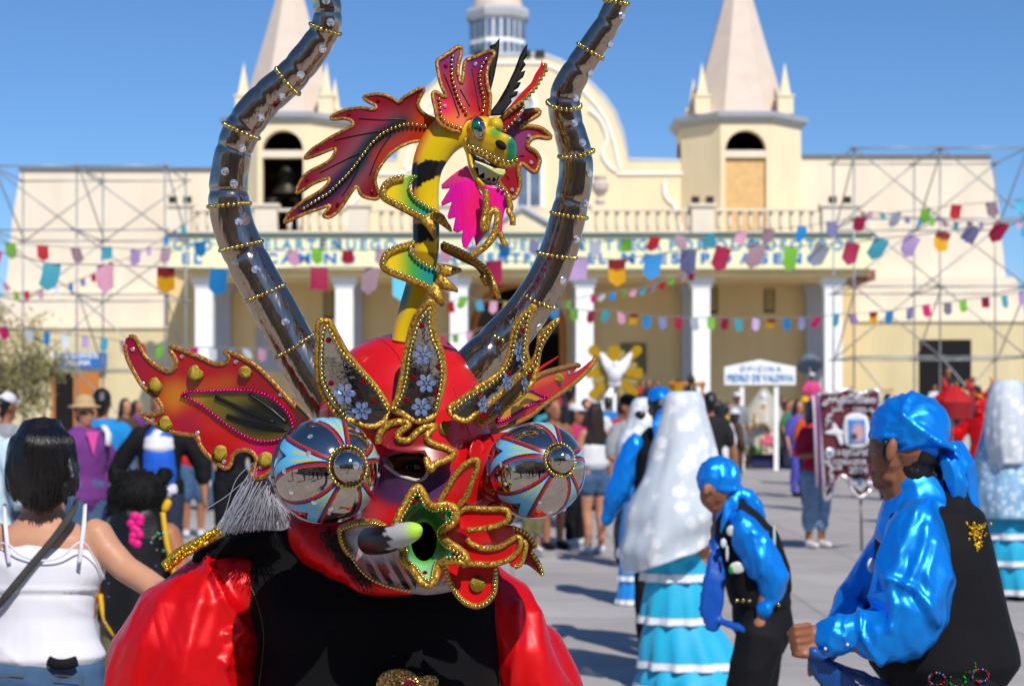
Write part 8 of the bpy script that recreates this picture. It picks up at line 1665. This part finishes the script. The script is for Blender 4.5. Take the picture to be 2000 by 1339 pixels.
# the photographer, onlookers and houses on the near side of the plaza, which show in the chrome
person('photographer in black standing close behind the camera, mirrored in the silver eyes', 1000, -.55, 180, 1.0, z=0, skin_i=1, arm_a=((.12, -.08, -.22), (-.05, -.28, .0)), arm_b=((-.12, -.08, -.22), (.05, -.28, .0)), top=(BLKC, 1., .9, .01), bottom=(DENIM, 'trousers', 0, .01), shoes=BLKC, hair=(HAIR, 'short'), vox=.02)
for i, (x, y, t, c1, c2) in enumerate(((-1.5, -2.2, 0, 'black', 'black'), (-.8, -3.4, 1, 'pink', 'denim'), (2.2, -2.9, 0, 'red', 'black'), (-2.6, -2.8, 3, 'maroon', 'brown'), (1.1, -4.2, 2, 'navy', 'navy'), (3.6, -3., 0, 'grey', 'black'), (-4., -3.4, 1, 'purple', 'denim'), (4.6, -1.6, 3, 'denim', 'black'), (-3.4, -.6, 0, 'green', 'denim'), (5.4, .6, 2, 'tan', 'brown'), (-5., 1.2, 1, 'orange', 'black'), (.2, -5.5, 3, 'violet', 'navy'), (-1.9, -5.8, 2, 'yellow', 'denim'), (2.8, -5.9, 1, 'teal', 'black'))):
    clone(A[t], (x, y, 0), R(180), 'spectator in %s on the near side of the plaza, mirrored in the chrome' % c1, 'spectators mirrored in the chrome', {'shirt': CN[c1], 'trousers': CN[c2], 'shorts': CN[c2], 'cap': CN['black'], 'hat': CN['tan']})
for i, (x, wd, ht, col, nm) in enumerate(((-21, 11, 6.5, '#c8a684', 'brown'), (-9.4, 11.4, 8., '#d8bc94', 'tan brown'), (2.2, 11.2, 6.8, '#b89878', 'dark brown'), (13.8, 11.4, 8.6, '#cfa888', 'reddish brown'), (25.4, 11, 6.2, '#bda890', 'grey brown'))):
    o = thing('house', '%s house on the near side of the plaza, mirrored in the chrome' % nm, 'house', (x, -13, 0), 0, 'houses mirrored in the chrome'); OR = o.location.copy(); hm = mat('adobe_%d' % i, col, .9, var=.2, vscale=1.5)
    MB().box((x - wd / 2, -19, 0), (x + wd / 2, -13, ht)).done('wall', hm, o); MB().box((x - wd / 2 - .2, -19.2, ht + .01), (x + wd / 2 + .2, -12.7, ht + .25)).done('roof', ROOFM, o)
    MB().box((x - .7, -12.98, 0), (x + .7, -12.9, 2.4)).done('door', WOODD, o)
    for q in (-3.6, 3.6):
        MB().box((x + q - .9, -12.98, 1.2), (x + q + .9, -12.9, 2.7)).done('window', GLASS, o)
        b = MB(); b.add([(x + q - 1.6, -12.95, 3.4), (x + q + 1.6, -12.95, 3.4), (x + q + 1.6, -10.6, 2.8), (x + q - 1.6, -10.6, 2.8), (x + q - 1.6, -12.95, 3.34), (x + q + 1.6, -12.95, 3.34), (x + q + 1.6, -10.6, 2.74), (x + q - 1.6, -10.6, 2.74)], [(0, 1, 2, 3), (7, 6, 5, 4), (0, 4, 5, 1), (2, 6, 7, 3), (1, 5, 6, 2), (0, 3, 7, 4)]); b.done('awning', mat('red_nylon') if i % 2 else mat('dark_blue_cloth'), o)
    OR = Vector((0, 0, 0))
